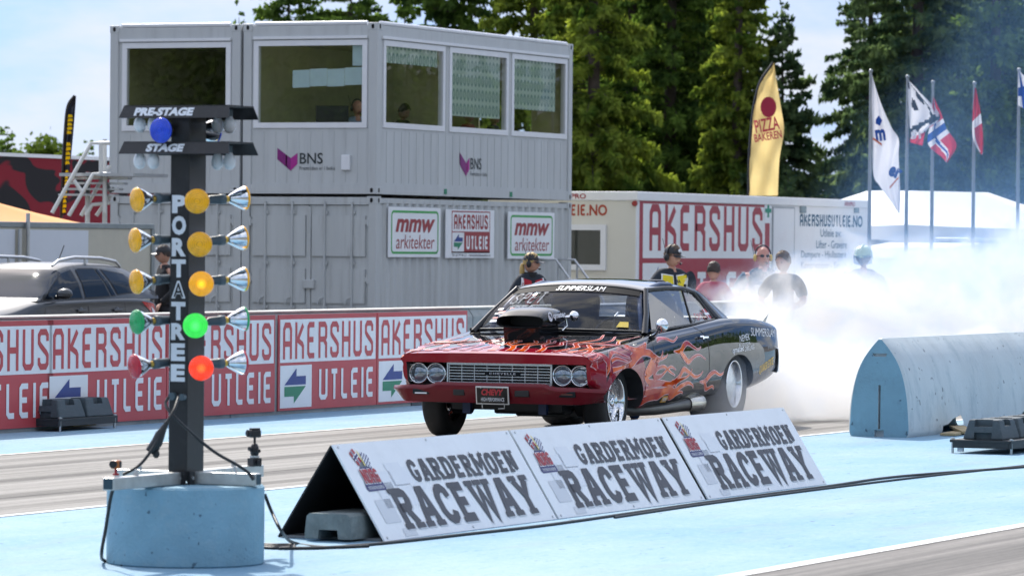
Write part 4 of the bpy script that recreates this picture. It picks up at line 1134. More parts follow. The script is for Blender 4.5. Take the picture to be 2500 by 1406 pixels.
# ------------------------------------------------------------------ flags
M_POLE = pm('grey pole', (0.30, 0.32, 0.34), 0.4, 0.5)
def flagpole(px, pytop, d, label, base=PADZ):
    t = at_d(px, pytop, d)
    r = tag(empty('flagpole', (t.x, t.y, base)), label, 'flagpole', 'flagpoles by the tents')
    h = t.z - base
    m = MB(); m.cyl((0, 0, 0), (0, 0, 1.6), .052, .045); m.build('sleeve', pm('dark pole sleeve', (0.05, 0.06, 0.07), 0.5), r)
    m = MB(); m.cyl((0, 0, 1.6), (0, 0, h), .038, .026); m.build('mast', M_POLE, r)
    m = MB(); m.ell((0, 0, h + .03), (.04, .04, .04), 10, 6); m.build('finial', M_POLE, r)
    return t
FR = Vector((math.sin(PHI), -math.cos(PHI), 0)); FV = Vector((math.cos(PHI), math.sin(PHI), 0))
def cloth(name, label, pole_px, d, left, right, draw, mat, wave=.05, group='flags by the tents'):
    """left/right: the two edges of the hanging cloth, matched lists of surveyed (px, py); draw(u,v) -> material index for each cell"""
    L_ = catmull(left, 8); R__ = catmull(right, 8); n = len(L_); nu = 22
    rows = []
    for i in range(n):
        row = []
        for k in range(nu + 1):
            u = k / nu
            p = L_[i] * (1 - u) + R__[i] * u
            q = at_d(p[0], p[1], d + wave * math.sin(u * 9 + i * .35) * (0.3 + u) + .10 * u * math.sin(i * .23))
            row.append(q)
        rows.append(row)
    o = rows[0][0].copy()
    m = MB()
    for i in range(n - 1):
        for k in range(nu):
            m.cur = draw((k + .5) / nu, (i + .5) / (n - 1))
            m.add([rows[i][k] - o, rows[i][k + 1] - o, rows[i + 1][k + 1] - o, rows[i + 1][k] - o], [(0, 1, 2, 3)], True)
    bmx = m.build(name, mat); bm = bmesh.new(); bm.from_mesh(bmx.data); bmesh.ops.remove_doubles(bm, verts=bm.verts[:], dist=1e-5)
    bm.to_mesh(bmx.data); bm.free()
    bmx.location = o
    tag(bmx, label, 'flag', group)
    return bmx, lambda u, v: rows[min(n - 1, max(0, int(v * (n - 1))))][min(nu, max(0, int(u * nu)))]
def cloth_mat(name, c):
    m, t, out = new_mat(name); d = t.nodes.new('ShaderNodeBsdfDiffuse'); tl = t.nodes.new('ShaderNodeBsdfTranslucent'); mx = t.nodes.new('ShaderNodeMixShader')
    d.inputs['Color'].default_value = c4(c); tl.inputs['Color'].default_value = c4(c); mx.inputs['Fac'].default_value = .4
    t.links.new(d.outputs[0], mx.inputs[1]); t.links.new(tl.outputs[0], mx.inputs[2]); t.links.new(mx.outputs[0], out.inputs['Surface']); return m
C_W, C_R, C_B, C_K, C_O = cloth_mat('white flag cloth', (.74, .74, .78)), cloth_mat('red flag cloth', (.52, .02, .04)), cloth_mat('blue flag cloth', (.015, .06, .30)), cloth_mat('black flag print', (.03, .03, .035)), cloth_mat('orange flag print', (.75, .22, .05))
DP = 85
for px, py, lb in ((2126, 178, 'grey flagpole carrying the tall white flag with blue lettering'), (2216, 192, 'grey flagpole carrying the black and white printed flag'), (2278, 205, 'grey flagpole carrying the blue crossed red flag'),
                   (2379, 208, 'grey flagpole carrying the narrow folded red and white flag'), (2488, 175, 'grey flagpole at the right picture edge carrying the white and blue flag')):
    flagpole(px, py, DP, lb)
def wproj(pts, body, mat, parent, lift):
    pass
fl, _ = cloth('flag', 'tall white flag with blue lettering and orange stripes hanging in folds', 2126, DP - .08, [(2128, 185), (2129, 260), (2130, 345), (2132, 425), (2148, 455), (2180, 500), (2193, 520)], [(2129, 184), (2150, 250), (2176, 310), (2194, 340), (2194, 385), (2198, 470), (2196, 523)],
              lambda u, v: 0, [C_W])
def flagtext(body, px, py, w, h, d, rot, mat, parent, bold=.03):
    t = fit(txt(body, 1, bold), w, h); o = at_d(px, py, d)
    m = MB(); M = Matrix.Rotation(-R_(rot), 3, FV)
    put(m, t, o - parent.location, M @ FR, M @ Z3, -FV, 0.0); return m.build('lettering', mat, parent)
flagtext('m', 2139, 346, .19, .22, DP - .2, 8, C_B, fl, .05)
flagtext('er', 2166, 428, .24, .2, DP - .25, -22, C_B, fl, .05)
m = MB(); o = at_d(2138, 300, DP - .2) - fl.location
put(m, ([(.06, .14), (.12, .04), (.08, -.06), (.0, -.02), (.0, .06)], [(0, 1, 2, 3, 4)]), o, FR, Z3, -FV, 0); m.build('emblem', C_B, fl)
for (xa, ya, xb, yb) in ((2131, 341, 2153, 357), (2172, 462, 2194, 436)):
    a_, b_ = at_d(xa, ya, DP - .2) - fl.location, at_d(xb, yb, DP - .2) - fl.location
    m = MB(); m.prism([(0, 0), ((b_ - a_).length, 0), ((b_ - a_).length, .045), (0, .045)], a_, (b_ - a_).normalized(), Z3, -FV, .002); m.build('stripe', C_O, fl)
def d51(u, v):
    x, y = u, v
    if v > .78: return 1
    k = math.sin(u * 9 + v * 7) * math.cos(v * 13 - u * 5)
    return 2 if (k > .42 or abs(v - .66 + .15 * u) < .035 or abs(u - .5 - .3 * math.sin(v * 5)) < .035) else 0
f2, _ = cloth('flag', 'white flag with bold black print and a red corner, flying from the second pole', 2216, DP - .08, [(2217, 196), (2217, 240), (2220, 290), (2222, 335), (2221, 348)], [(2219, 197), (2256, 236), (2296, 285), (2262, 318), (2252, 356)], d51, [C_W, C_R, C_K])
flagtext('51', 2224, 341, .19, .14, DP - .25, 5, C_W, f2, .04)
def nor(u, v):
    if abs(v - .42) < .07 or abs(u - .42) < .055: return 2
    if abs(v - .42) < .15 or abs(u - .42) < .12: return 0
    return 1
cloth('flag', 'red flag with a white edged blue cross flying beside the black and white one', 2278, DP - .08, [(2279, 240), (2272, 300), (2266, 356)], [(2280, 240), (2304, 290), (2336, 365)], lambda u, v: nor(v * .9, u), [C_W, C_R, C_B]) if False else None
cloth('flag', 'red flag with a white edged blue cross flying beside the black and white one', 2278, DP - .08, [(2278, 238), (2274, 290), (2265, 350), (2300, 385), (2309, 396)], [(2280, 238), (2297, 275), (2312, 315), (2335, 355), (2313, 397)], lambda u, v: (2 if abs(v - .46) < .045 or abs(u - .5 + .2 * v) < .05 else 0 if abs(v - .46) < .11 or abs(u - .5 + .2 * v) < .12 else 1), [C_W, C_R, C_B])
cloth('flag', 'narrow folded red flag with a white cross hanging limp on its pole', 2379, DP - .08, [(2380, 215), (2374, 290), (2376, 340), (2392, 372), (2396, 378)], [(2383, 215), (2393, 270), (2400, 330), (2400, 368), (2398, 379)], lambda u, v: 0 if (abs(v - .32) < .05 or (u < .22 and .3 < v < .75) or (u > .75 and v > .8)) else 1, [C_W, C_R])
cloth('flag', 'white flag with a blue cross cut off by the right picture edge', 2488, DP - .08, [(2487, 172), (2486, 220), (2486, 258)], [(2489, 172), (2520, 215), (2545, 290)], lambda u, v: 2 if abs(v - .55) < .14 or abs(u - .3) < .12 else 0, [C_W, C_R, C_B])
# feather banners
def feather(pts_l, pts_r, d, label, mat, name='feather_banner'):
    L_ = catmull(pts_l, 8); R__ = catmull(pts_r, 8); n = len(L_)
    root = tag(empty(name, at_d(*pts_l[-1], d)), label, 'banner')
    o = root.location
    m = MB(); rows = []
    for i in range(n):
        rows.append([at_d(*(L_[i] * (1 - k / 10) + R__[i] * k / 10), d + .07 * math.sin(k * .9 + i * .3) + .05 * math.sin(i * .55 - k * .5)) - o for k in range(11)])
    m.grid(rows); m.build('cloth', mat, root)
    m = MB(); pl = [at_d(p[0] - 1.5, p[1], d) - o for p in L_]; g = pl[-1].copy(); g.z = PADZ - o.z; m.tube(pl + [g], .03, 6); m.build('pole', M_BLACK, root)
    return root, (lambda t: L_[int(t * (n - 1))]), (lambda t: R__[int(t * (n - 1))])
C_Y = cloth_mat('yellow banner cloth', (.74, .58, .26))
C_MR = cloth_mat('dull red banner print', (.40, .05, .09))
fb, fL, fR_ = feather([(1889, 154), (1858, 200), (1842, 260), (1834, 330), (1830, 400), (1829, 478)], [(1890, 155), (1897, 205), (1908, 270), (1914, 320), (1903, 390), (1899, 478)], 96, 'yellow feather banner with dull red wording rising behind the white cabin', C_Y)
def bt(body, px, py, w, h, rot, mat=C_MR, bold=.02):
    t = fit(txt(body, 1, bold), w, h); o = at_d(px, py, 95.75) - fb.location; m = MB(); M = Matrix.Rotation(-R_(rot), 3, FV); put(m, t, o, M @ FR, M @ Z3, -FV, 0.0); m.build('lettering', mat, fb)
bt('PIZZA', 1846, 326, .52, .28, 11); bt('BAKEREN', 1843, 348, .59, .17, 10)
m = MB(); o = at_d(1876, 262, 95.75) - fb.location
m.prism([(.17 * math.cos(t * .35), .22 * math.sin(t * .35)) for t in range(18)], o, FR, Z3, -FV, .002); m.build('round_emblem', C_MR, fb)
bt('B', 1868, 276, .17, .24, 12, cloth_mat('cream print', (.8, .55, .3)), .05)
fb2, _, _ = feather([(184, 234), (167, 262), (160, 330), (155, 420), (151, 525)], [(186, 235), (182, 290), (176, 360), (168, 440), (161, 525)], 80, 'slim black feather banner with yellow wording at the left above the red trailer', cloth_mat('black banner cloth', (.03, .035, .05)))
C_YL = cloth_mat('yellow print', (.75, .62, .02))
for (pa, pb, xa, xb) in ((278, 328, 163, 178), (346, 402, 159, 173), (414, 452, 157, 167), (460, 520, 152, 163)):
    m = MB(); a_ = at_d(xa, pb, 79.85) - fb2.location; b_ = at_d(xb, pa, 79.85) - fb2.location
    n = 5; hh = (b_ - a_).z
    for i in range(n):
        m.prism([(0, hh * i / n), ((xb - xa) * .006, hh * i / n + .01), ((xb - xa) * .006 * (.75 + .25 * (i % 2)), hh * (i + .78) / n), (0.01, hh * (i + .78) / n)], a_ + FR * .02 * i / n, FR, Z3, -FV, .002)
    m.build('lettering', C_YL, fb2)

# ------------------------------------------------------------------ things at the left: trailers, stairs, parked car
M_BEIGE = pm('beige trailer panel', (0.50, 0.48, 0.40), 0.5, var=0.05, dirt=(.38, .36, .3), dirt_amt=.3)
q0 = at_d(372, 700, 66.5); BU, BVV = q0.x, q0.y
zt = on_v(372, 547, BVV).z
tr = tag(empty('beige_trailer', (BU - 9.0, BVV, PADZ)), 'beige box trailer with two large white panels behind the dark parked car', 'trailer')
TH = zt - PADZ
m = MB(); m.box2((0, 0, .45), (9, 2.4, TH - .07)); m.build('box', M_BEIGE, tr)
m = MB(); m.box2((-.02, -.02, TH - .08), (9.02, 2.42, TH), bev=.01); m.box2((8.93, -.025, .45), (9.02, 0, TH - .08)); m.build('edge_trim', pm('grey trim', (.27, .30, .31), .4, .4), tr)
def tv(px, py): q = on_v(px, py, BVV); return q.x - (BU - 9), q.z - PADZ
for xa, xb, yt in ((66, 213, 563), (-200, 34, 560)):
    a_, b_ = tv(xa, 700), tv(xb, yt); m = MB(); m.box2((a_[0], -.02, .6), (b_[0], 0.002, b_[1])); m.build('white_panel', pm('pale blue white panel', (.62, .66, .72), .4, var=.02), tr)
for px in (38, 58):
    a_ = tv(px, 700); m = MB(); m.cyl((a_[0], -.06, .5), (a_[0], -.06, TH + (.12 if px == 58 else -.1)), .03); m.build('post', M_STEEL, tr)
for x in (5.2, 6.3):
    m = MB(); m.cyl((x, .05, .42), (x, .3, .42), .42, n=20); m.build('wheel', M_BLACK, tr)
q0 = at_d(300, 420, 92); zt = at_d(200, 385, 92).z
def red_trailer_mat():
    m, t, out = new_mat('red trailer with black swirls'); N, K = t.nodes, t.links.new
    b = N.new('ShaderNodeBsdfPrincipled'); b.inputs['Roughness'].default_value = .45; b.inputs['Specular IOR Level'].default_value = .15
    tc = N.new('ShaderNodeTexCoord'); mp = N.new('ShaderNodeMapping'); mp.inputs['Scale'].default_value = (.22, 1, .5); K(tc.outputs['Object'], mp.inputs['Vector'])
    n = N.new('ShaderNodeTexNoise'); n.inputs['Scale'].default_value = 2.2; n.inputs['Detail'].default_value = 1.5; n.inputs['Distortion'].default_value = 1.2; K(mp.outputs[0], n.inputs['Vector'])
    r = N.new('ShaderNodeValToRGB'); r.color_ramp.elements[0].position = .57; r.color_ramp.elements[0].color = (.22, .006, .018, 1); r.color_ramp.elements[1].position = .585; r.color_ramp.elements[1].color = (.012, .01, .012, 1)
    K(n.outputs['Fac'], r.inputs['Fac']); K(r.outputs[0], b.inputs['Base Color']); K(b.outputs[0], out.inputs['Surface']); return m
rt = tag(empty('race_trailer', (q0.x - 14, q0.y, PADZ)), 'dark red race trailer with black swirls standing behind the stairs at the left', 'trailer')
m = MB(); m.box2((0, 0, .6), (16, 2.5, zt - PADZ - .03), bev=.04); m.build('box', red_trailer_mat(), rt)
m = MB(); m.box2((-.02, -.03, zt - PADZ - .07), (16.02, 2.53, zt - PADZ)); m.build('roof_rail', M_WHT, rt)
for x in (2, 3.2, 12.5):
    m = MB(); m.cyl((x, .05, .45), (x, .35, .45), .45, n=20); m.build('wheel', M_BLACK, rt)
# stairs up to the control tower
sa = 69.0
r = tag(empty('metal_stairs', at_d(250, 470, sa)), 'white railed metal stairs leading up to the control tower at the left', 'stairs')
o = r.location.copy()
def sp(px, py, dd=0): return at_d(px, py, sa + dd) - o
M_RAIL = pm('white painted rail', (.68, .68, .66), .4, var=.04)
for pts, dd in (([(127, 520), (222, 350), (268, 350)], 0), ([(168, 527), (228, 425), (270, 425)], 0), ([(198, 527), (268, 405)], .9), ([(235, 527), (272, 475)], .9), ([(180, 440), (200, 468)], 0), ([(246, 350), (246, 425)], 0), ([(256, 340), (256, 520)], .2), ([(254, 440), (272, 470)], .5), ([(210, 527), (225, 500), (270, 495)], .4)):
    m = MB(); m.tube([sp(*p, dd) for p in pts], .032, 8); m.build('hand_rail', M_RAIL, r)
for k in range(6, 10):
    a_ = sp(150 + 11 * k, 560 - 14 * k if k < 9 else 436, .45); m = MB(); m.box(a_, (.25, .9, .03), rz=PHI - .2); m.build('tread', M_STEEL, r)
m = MB(); a_ = sp(262, 428, .5); m.box(a_ + FR * .1, (1.1, 1.3, .05)); m.build('landing', M_STEEL, r)
for px in (214, 256):
    p = sp(px, 500, .6); m = MB(); g = p.copy(); g.z = PADZ - o.z; m.tube([g, p + Z3 * .5], .04, 8); m.build('leg', M_RAIL, r)
# the wood on the near side of the strip, behind the photographer: seen only as a reflection in paint and glass
def far_wood(name, x0, x1, y0, y1, n, seed):
    g = np.random.default_rng(seed)
    m = MB()
    vs, fs = [], []
    for i in range(n):
        t = (i + g.random()) / n; cx, cy = x0 + (x1 - x0) * t, y0 + (y1 - y0) * t; h = 13 + 8 * g.random(); r = 2.6 + 1.4 * g.random()
        m.cyl((cx, cy, PADZ), (cx, cy, h * .9), .2, .04, n=5)
        for k in range(420):
            z = .6 + (h - .6) * g.random() ** 1.4; a = g.random() * 6.28; rr = r * (1 - z / h) * (.35 + .75 * g.random()) + .1
            p = np.array((cx + math.cos(a) * rr, cy + math.sin(a) * rr, z)); d = np.array((math.cos(a), math.sin(a), -.5)); sd = np.array((-math.sin(a), math.cos(a), g.normal(0, .3)))
            L_ = .22 + .4 * g.random(); b = len(vs); vs += [p - sd * L_ * .5, p - d * .3, p + sd * L_ * .5, p + d * L_]; fs.append((b, b + 1, b + 2, b + 3))
    m.add(vs, fs, False)
    return tag(m.build(name, M_SPR[1]), 'dark spruce wood on the near side of the strip, mirrored in windows and paint', 'wood', kind='stuff')
far_wood('near_side_wood', -160, 460, -95, -80, 260, 3)
far_wood('start_end_wood', -120, -110, -90, 160, 200, 4)

hb = MB(); hm = pm('dark backing bank', (.035, .05, .02), .95, var=.3, scale=.4)  # unseen bank added behind the woods to keep their reflections dark, without gaps
hb.prism([(0, 0), (30, 17), (60, 22), (60, -1), (0, -1)], (-128, -220, PADZ), -X3, Z3, Y3, 520); hb.prism([(0, 0), (30, 17), (60, 22), (60, -1), (0, -1)], (-125, -104, PADZ), -Y3, Z3, X3, 650)
tag(hb.build('added_backing_bank', hm), kind='structure')
# ================================================================== STARTING LIGHT TREE
M_POLE_BLK = pm('black pole paint', (0.012, 0.012, 0.014), 0.38, var=0.2, scale=8, dirt=(0.10, 0.10, 0.10), dirt_amt=0.15)
M_BASE = pm('blue painted concrete', (0.20, 0.36, 0.46), 0.75, var=0.10, scale=5, bump=0.5, bscale=55, dirt=(0.30, 0.42, 0.48), dirt_amt=0.5, pits=26)
M_ALU = pm('dull aluminium', (0.60, 0.60, 0.58), 0.35, 0.75, var=0.12, scale=14)
M_WLET = pm('white vinyl lettering', (0.74, 0.76, 0.80), 0.45, var=0.05, scale=10)
M_SOCK = pm('grey lamp socket', (0.07, 0.10, 0.12), 0.45, var=0.1)
M_CHROME = pm('mirror reflector', (0.82, 0.84, 0.86), 0.08, 1.0, var=0)
M_BRASS = pm('brass collar', (0.55, 0.36, 0.08), 0.3, 0.9, var=0.05)
def lens_mat(name, c, emit=None, es=0.0):
    m, t, out = new_mat(name); N, K = t.nodes, t.links.new
    b = N.new('ShaderNodeBsdfPrincipled'); b.inputs['Roughness'].default_value = .25; b.inputs['Coat Weight'].default_value = .25
    tc = N.new('ShaderNodeTexCoord'); gr = N.new('ShaderNodeVectorMath'); gr.operation = 'LENGTH'; K(tc.outputs['Object'], gr.inputs[0])
    no = N.new('ShaderNodeTexNoise'); no.inputs['Scale'].default_value = 34; no.inputs['Detail'].default_value = 4; K(tc.outputs['Object'], no.inputs['Vector'])
    mr = N.new('ShaderNodeMapRange'); mr.inputs['From Min'].default_value = .3; mr.inputs['From Max'].default_value = .7; mr.inputs['To Min'].default_value = .86; mr.inputs['To Max'].default_value = 1.14; K(no.outputs['Fac'], mr.inputs['Value'])
    mu = N.new('ShaderNodeMix'); mu.data_type = 'RGBA'; mu.blend_type = 'MULTIPLY'; mu.inputs['Factor'].default_value = 1; mu.inputs['A'].default_value = c4(c); sn = N.new('ShaderNodeMath'); sn.operation = 'MULTIPLY'; sn.inputs[1].default_value = 620; K(gr.outputs['Value'], sn.inputs[0])
    s2 = N.new('ShaderNodeMath'); s2.operation = 'SINE'; K(sn.outputs[0], s2.inputs[0]); s3 = N.new('ShaderNodeMath'); s3.operation = 'MULTIPLY_ADD'; s3.inputs[1].default_value = .16; K(s2.outputs[0], s3.inputs[0]); K(mr.outputs[0], s3.inputs[2])
    bpn = N.new('ShaderNodeBump'); bpn.inputs['Strength'].default_value = .5; bpn.inputs['Distance'].default_value = .002; K(s2.outputs[0], bpn.inputs['Height']); K(bpn.outputs[0], b.inputs['Normal'])
    K(s3.outputs[0], mu.inputs['B']); K(mu.outputs['Result'], b.inputs['Base Color'])
    if emit:
        e = N.new('ShaderNodeMapRange'); e.inputs['From Min'].default_value = .0; e.inputs['From Max'].default_value = .030; e.inputs['To Min'].default_value = es * 4.5; e.inputs['To Max'].default_value = es * .55
        K(gr.outputs['Value'], e.inputs['Value']); b.inputs['Emission Color'].default_value = c4(emit); K(e.outputs[0], b.inputs['Emission Strength'])
    K(b.outputs[0], out.inputs['Surface']); return m
M_AMB, M_AMB_ON = lens_mat('amber lens', (.98, .45, .003)), lens_mat('lit amber lens', (.9, .42, .01), (1, .36, .01), .30)
M_GRN_L, M_GRN_ON = lens_mat('green lens', (.005, .36, .10)), lens_mat('lit green lens', (.05, .6, .08), (.03, .9, .06), .5)
M_RED_L, M_RED_ON = lens_mat('red lens', (.50, .008, .03)), lens_mat('lit red lens', (.6, .03, .01), (1, .045, .005), .75)
M_BLU_L = lens_mat('blue lens', (.01, .06, .60))
M_BULB = glass_mat('bulb glass', (.93, .94, .96), .6, .15, base=.16)
def frost():
    m, t, out = new_mat('frosted bulb'); N, K = t.nodes, t.links.new
    d = N.new('ShaderNodeBsdfPrincipled'); d.inputs['Base Color'].default_value = (.80, .82, .84, 1); d.inputs['Roughness'].default_value = .12; d.inputs['Coat Weight'].default_value = .5
    tr = N.new('ShaderNodeBsdfTransparent'); mx = N.new('ShaderNodeMixShader'); lw = N.new('ShaderNodeLayerWeight'); lw.inputs['Blend'].default_value = .5
    mr = N.new('ShaderNodeMapRange'); mr.inputs['To Min'].default_value = .72; mr.inputs['To Max'].default_value = .97; K(lw.outputs['Facing'], mr.inputs['Value'])
    K(mr.outputs[0], mx.inputs['Fac']); K(tr.outputs[0], mx.inputs[1]); K(d.outputs[0], mx.inputs[2]); K(mx.outputs[0], out.inputs['Surface']); return m
M_FROST = frost()
TB = on_z(452, 1389, 0)                      # nearest point of the base on the ground
vdir = Vector((TB.x, TB.y, 0)).normalized()
TR = 0.405
TC = TB + vdir * TR
TC.z = 0
def tz(py):                                  # height of a picture row on the pole
    return at_d(455, py, TC.dot(F) + 0).z
tree = tag(empty('starting_light_tree', TC), 'tall black starting light pole with coloured lamps on a pale blue concrete drum', 'starting lights')
BH = tz(1181)
m = MB(); m.lathe([(TR - .012, 0.0), (TR, .012), (TR + .001, BH * .5), (TR, BH - .012), (TR - .012, BH), (0.0, BH + .001)], n=72); sharp(m.build('concrete_drum', M_BASE, tree), 40)
CH = .062
for k, (a, ln) in enumerate(((180, .76), (0, .76), (-90, .36), (90, .34))):
    m = MB(); d = Vector((math.cos(R_(a)), math.sin(R_(a)), 0)); m.box(d * (.06 + ln / 2) + Z3 * (BH + .004 + CH / 2), (ln, .06, CH), rz=R_(a), bev=.003); bm_ = m.build('cross_beam', M_ALU, tree)
    m = MB(); m.box(d * (.061 + ln) + Z3 * (BH + .004 + CH / 2), (.002, .052, CH - .01), rz=R_(a)); m.build('beam_end', pm('dark tube end', (.02, .05, .07), .6), bm_)
    m = MB(); p = d * (.06 + ln * .62) + Z3 * (BH + CH + .004); m.cyl(p, p + Z3 * .018, .014, n=6, smooth=False); m.cyl(p + Z3 * .018, p + Z3 * .032, .008, n=8); m.build('bolt', M_STEEL, bm_)
PZ0, PZ1 = BH + .02, tz(285)
px_, py_ = .19, .108
m = MB(); m.box2((-px_ / 2, -py_ / 2, PZ0), (px_ / 2, py_ / 2, PZ1), bev=.006); pole = m.build('pole', M_POLE_BLK, tree)
m = MB(); c = Vector((-px_ / 2, -py_ / 2, BH + .035)); m.box(c + Vector((-.008, .028, .0)), (.016, .05, .07)); m.box(c + Vector((.035, -.008, .0)), (.05, .016, .07)); br = m.build('corner_bracket', M_BLACK, tree)
m = MB(); m.cyl(c + Vector((-.016, .03, 0)), c + Vector((-.022, .03, 0)), .011, n=6); m.cyl(c + Vector((.037, -.016, 0)), c + Vector((.037, -.022, 0)), .011, n=6); m.build('bolt', M_STEEL, br)
# vertical wording, read from the top down
ys = [(474, 521), (524, 574), (578, 626), (630, 677), (682, 728), (733, 781), (785, 829), (834, 880), (885, 930)]
ink = pm('black vinyl', (.012, .012, .013), .5, var=0)
for ch, (ya, yb) in zip('PORTATREE', ys):
    z1, z0 = tz(ya), tz(yb)
    t = fit(txt(ch, 1, .055), .082, (z1 - z0) * .93)
    m = MB(); put(m, t, (-px_ / 2, .041, z0), -Y3, Z3, -X3, .0025); m.build('lettering', M_WLET, pole)
    if ch == 'A':
        t = fit(txt(ch, 1, .012), .058, (z1 - z0) * .74); m = MB(); put(m, t, (-px_ / 2, .029, z0 + (z1 - z0) * .07), -Y3, Z3, -X3, .0035); m.build('lettering', ink, pole)
# hoods: two sloping plates each, front and back
def hood(py_top, py_bot, body, x0, x1):
    z1, z0 = tz(py_top), tz(py_bot)
    hw = .305; hd = .135; sl = .028
    h = empty('lamp_hood', (0, 0, 0), 0, tree)
    m = MB()
    for s in (-1, 1):
        a = [Vector((s * hd, -hw, z1)), Vector((s * hd, hw, z1)), Vector((s * (hd + sl), hw * 1.05, z0)), Vector((s * (hd + sl), -hw * 1.05, z0))]
        nn = (a[1] - a[0]).cross(a[3] - a[0]).normalized() * .003
        m.add(a + [p + nn for p in a], [(0, 1, 2, 3), (7, 6, 5, 4), (0, 4, 5, 1), (1, 5, 6, 2), (2, 6, 7, 3), (3, 7, 4, 0)])
    m.box2((-hd, -hw, z1 - .002), (hd, hw, z1 + .006))
    pl = m.build('hood_plate', M_POLE_BLK, h)
    up = (Vector((-hd, 0, z1)) - Vector((-hd - sl, 0, z0)))
    ln = up.length; up.normalize(); nrm = Vector((-up.z, 0, up.x)).normalized()
    t = fit(txt(body, 1, .06), x1 - x0, ln * .70)
    m = MB(); put(m, t, Vector((-hd - sl, -x0, z0)) + up * ln * .15, -Y3, up, nrm, .006, .12); m.build('lettering', M_WLET, h)
    for (bx, by) in ((-.09, .225), (-.09, .145), (.10, -.125), (.10, -.195)):
        zb = z1 - .012
        T = Matrix.Translation((bx - .02, by, zb))
        b = MB(); b.lathe([(.012, -.03), (.018, -.042), (.029, -.062), (.033, -.082), (.030, -.103), (.018, -.119), (0, -.124)], T, 18); bo = b.build('light_bulb', M_FROST, h)
        b = MB(); b.lathe([(.016, .0), (.016, -.03), (.013, -.04)], T, 14); b.build('socket', M_SOCK, h)
    return h
hood(262, 291, 'PRE-STAGE', -.235, .105)
hood(350, 378, 'STAGE', -.165, .05)
# reflector lamps
cam_az = math.atan2(-TC.y, -TC.x)
def par_lamp(py, start, az, off, mat, roll=0.0, tilt=-4, extra=0.0, r=.064, sock=True):
    """az: degrees turned to the left of the direction towards the camera (picture left = positive)"""
    z = tz(py)
    a = cam_az - R_(az)
    ax = Vector((math.cos(a) * math.cos(R_(tilt)), math.sin(a) * math.cos(R_(tilt)), math.sin(R_(tilt))))
    q = ax.to_track_quat('Z', 'Y').to_matrix().to_4x4()
    root = empty('reflector_lamp', (0, 0, 0), 0, tree)
    p0 = Vector(start) + Z3 * z
    face = p0 + ax * off
    T = Matrix.Translation(face) @ q
    lens = MB(); lens.lathe([(0, .010), (r * .45, .0085), (r * .8, .004), (r * .97, -.003), (r, -.010), (r * .97, -.014)], None, 36); lo = lens.build('lens', mat, root); lo.matrix_local = T
    b = MB(); b.lathe([(r * .965, -.013), (r * .86, -.032), (r * .62, -.062), (r * .40, -.088), (r * .30, -.098), (.0, -.099)], None, 36); b.build('reflector', M_CHROME, root).matrix_local = T
    b = MB(); b.lathe([(r * .26, -.099), (r * .26, -.118)], None, 14); b.build('collar', M_BRASS, root).matrix_local = T
    if sock:
        b = MB(); b.lathe([(.020, -.116), (.027, -.118), (.027, -.150), (.024, -.152), (.022, -.205), (.012, -.215), (.010, -.26 - extra)], None, 18); b.build('socket', M_SOCK, root).matrix_local = T
    return root
ROWS = [(486, 'a', 0), (588, 'a', 0), (683, 'a', 1), (784, 'g', 1), (886, 'r', 1)]
LM = {'a': (M_AMB, M_AMB_ON), 'g': (M_GRN_L, M_GRN_ON), 'r': (M_RED_L, M_RED_ON)}
jit = [(0, 0), (4, 2), (0, -1), (-2, 1), (3, -2)]
for (pyv, k, on), (j1, j2) in zip(ROWS, jit):
    off, onm = LM[k]
    par_lamp(pyv - 4, (-.03, .055, 0), 57 + j1, .245, off, tilt=-4 + j2)                  # towards the far lane
    cx = {486: -.085, 588: -.068, 683: -.066, 784: -.088, 886: -.080}[pyv]
    par_lamp(pyv + (4 if pyv != 486 else 2), (-.055 - cx * .0 + .0, -.10 + (.02 if pyv in (486, 784) else -.005), 0), 0 + j2, .19, onm if on else off, tilt=-3)
    par_lamp(pyv + 2, (.06, -.05, 0), -112 - j1, .245, off, tilt=3 + j2)
# blue lamps between the hoods
par_lamp(320, (-.13, .055, 0), 32, .07, M_BLU_L, tilt=-2, r=.066, sock=False)
par_lamp(320, (.16, -.03, 0), -130, .04, M_BLU_L, tilt=0, r=.066, sock=False)
# connector plugs and cable loops on the pole
m = MB(); zc = tz(966); m.cyl((-px_ / 2 - .03, .022, zc), (-px_ / 2 + .005, .022, zc), .02, n=14); m.cyl((-px_ / 2 - .028, -.035, zc - .003), (-px_ / 2 + .005, -.035, zc - .003), .017, n=14); m.build('cable_socket', M_SOCK, pole)
M_CABLE = pm('black cable rubber', (.015, .016, .017), .5, var=.1)
def cable(name, pts, r, label, mat=M_CABLE, n=6, cat='cable'):
    c = catmull(pts, 8); o = Vector(c[0]); m = MB(); m.tube([Vector(p) - o for p in c], r, n); b = m.build(name, mat); b.location = o; return tag(b, label, cat)
def tp(px, py, dd): return at_d(px, py, TC.dot(F) + dd)
def gz(px, py, z=.012): return on_z(px, py, z)
c1 = tag(empty('power_cable', tp(436, 968, -.2)), 'black power cable with a thick plug hanging from the pole to the left beam', 'cable')
o = c1.location.copy()
m = MB(); m.tube([Vector(p) - o for p in catmull([tp(436, 968, -.2), tp(425, 1000, -.3), tp(405, 1035, -.35), tp(372, 1095, -.4), tp(340, 1135, -.42), tp(300, 1158, -.45)], 6)], .008, 8); m.build('lead', M_CABLE, c1)
m = MB(); m.tube([tp(409, 1028, -.36) - o, tp(398, 1048, -.36) - o, tp(391, 1060, -.36) - o, tp(383, 1080, -.36) - o, tp(364, 1102, -.36) - o], [.010, .018, .026, .030, .022], 12); m.build('plug', M_CABLE, c1)
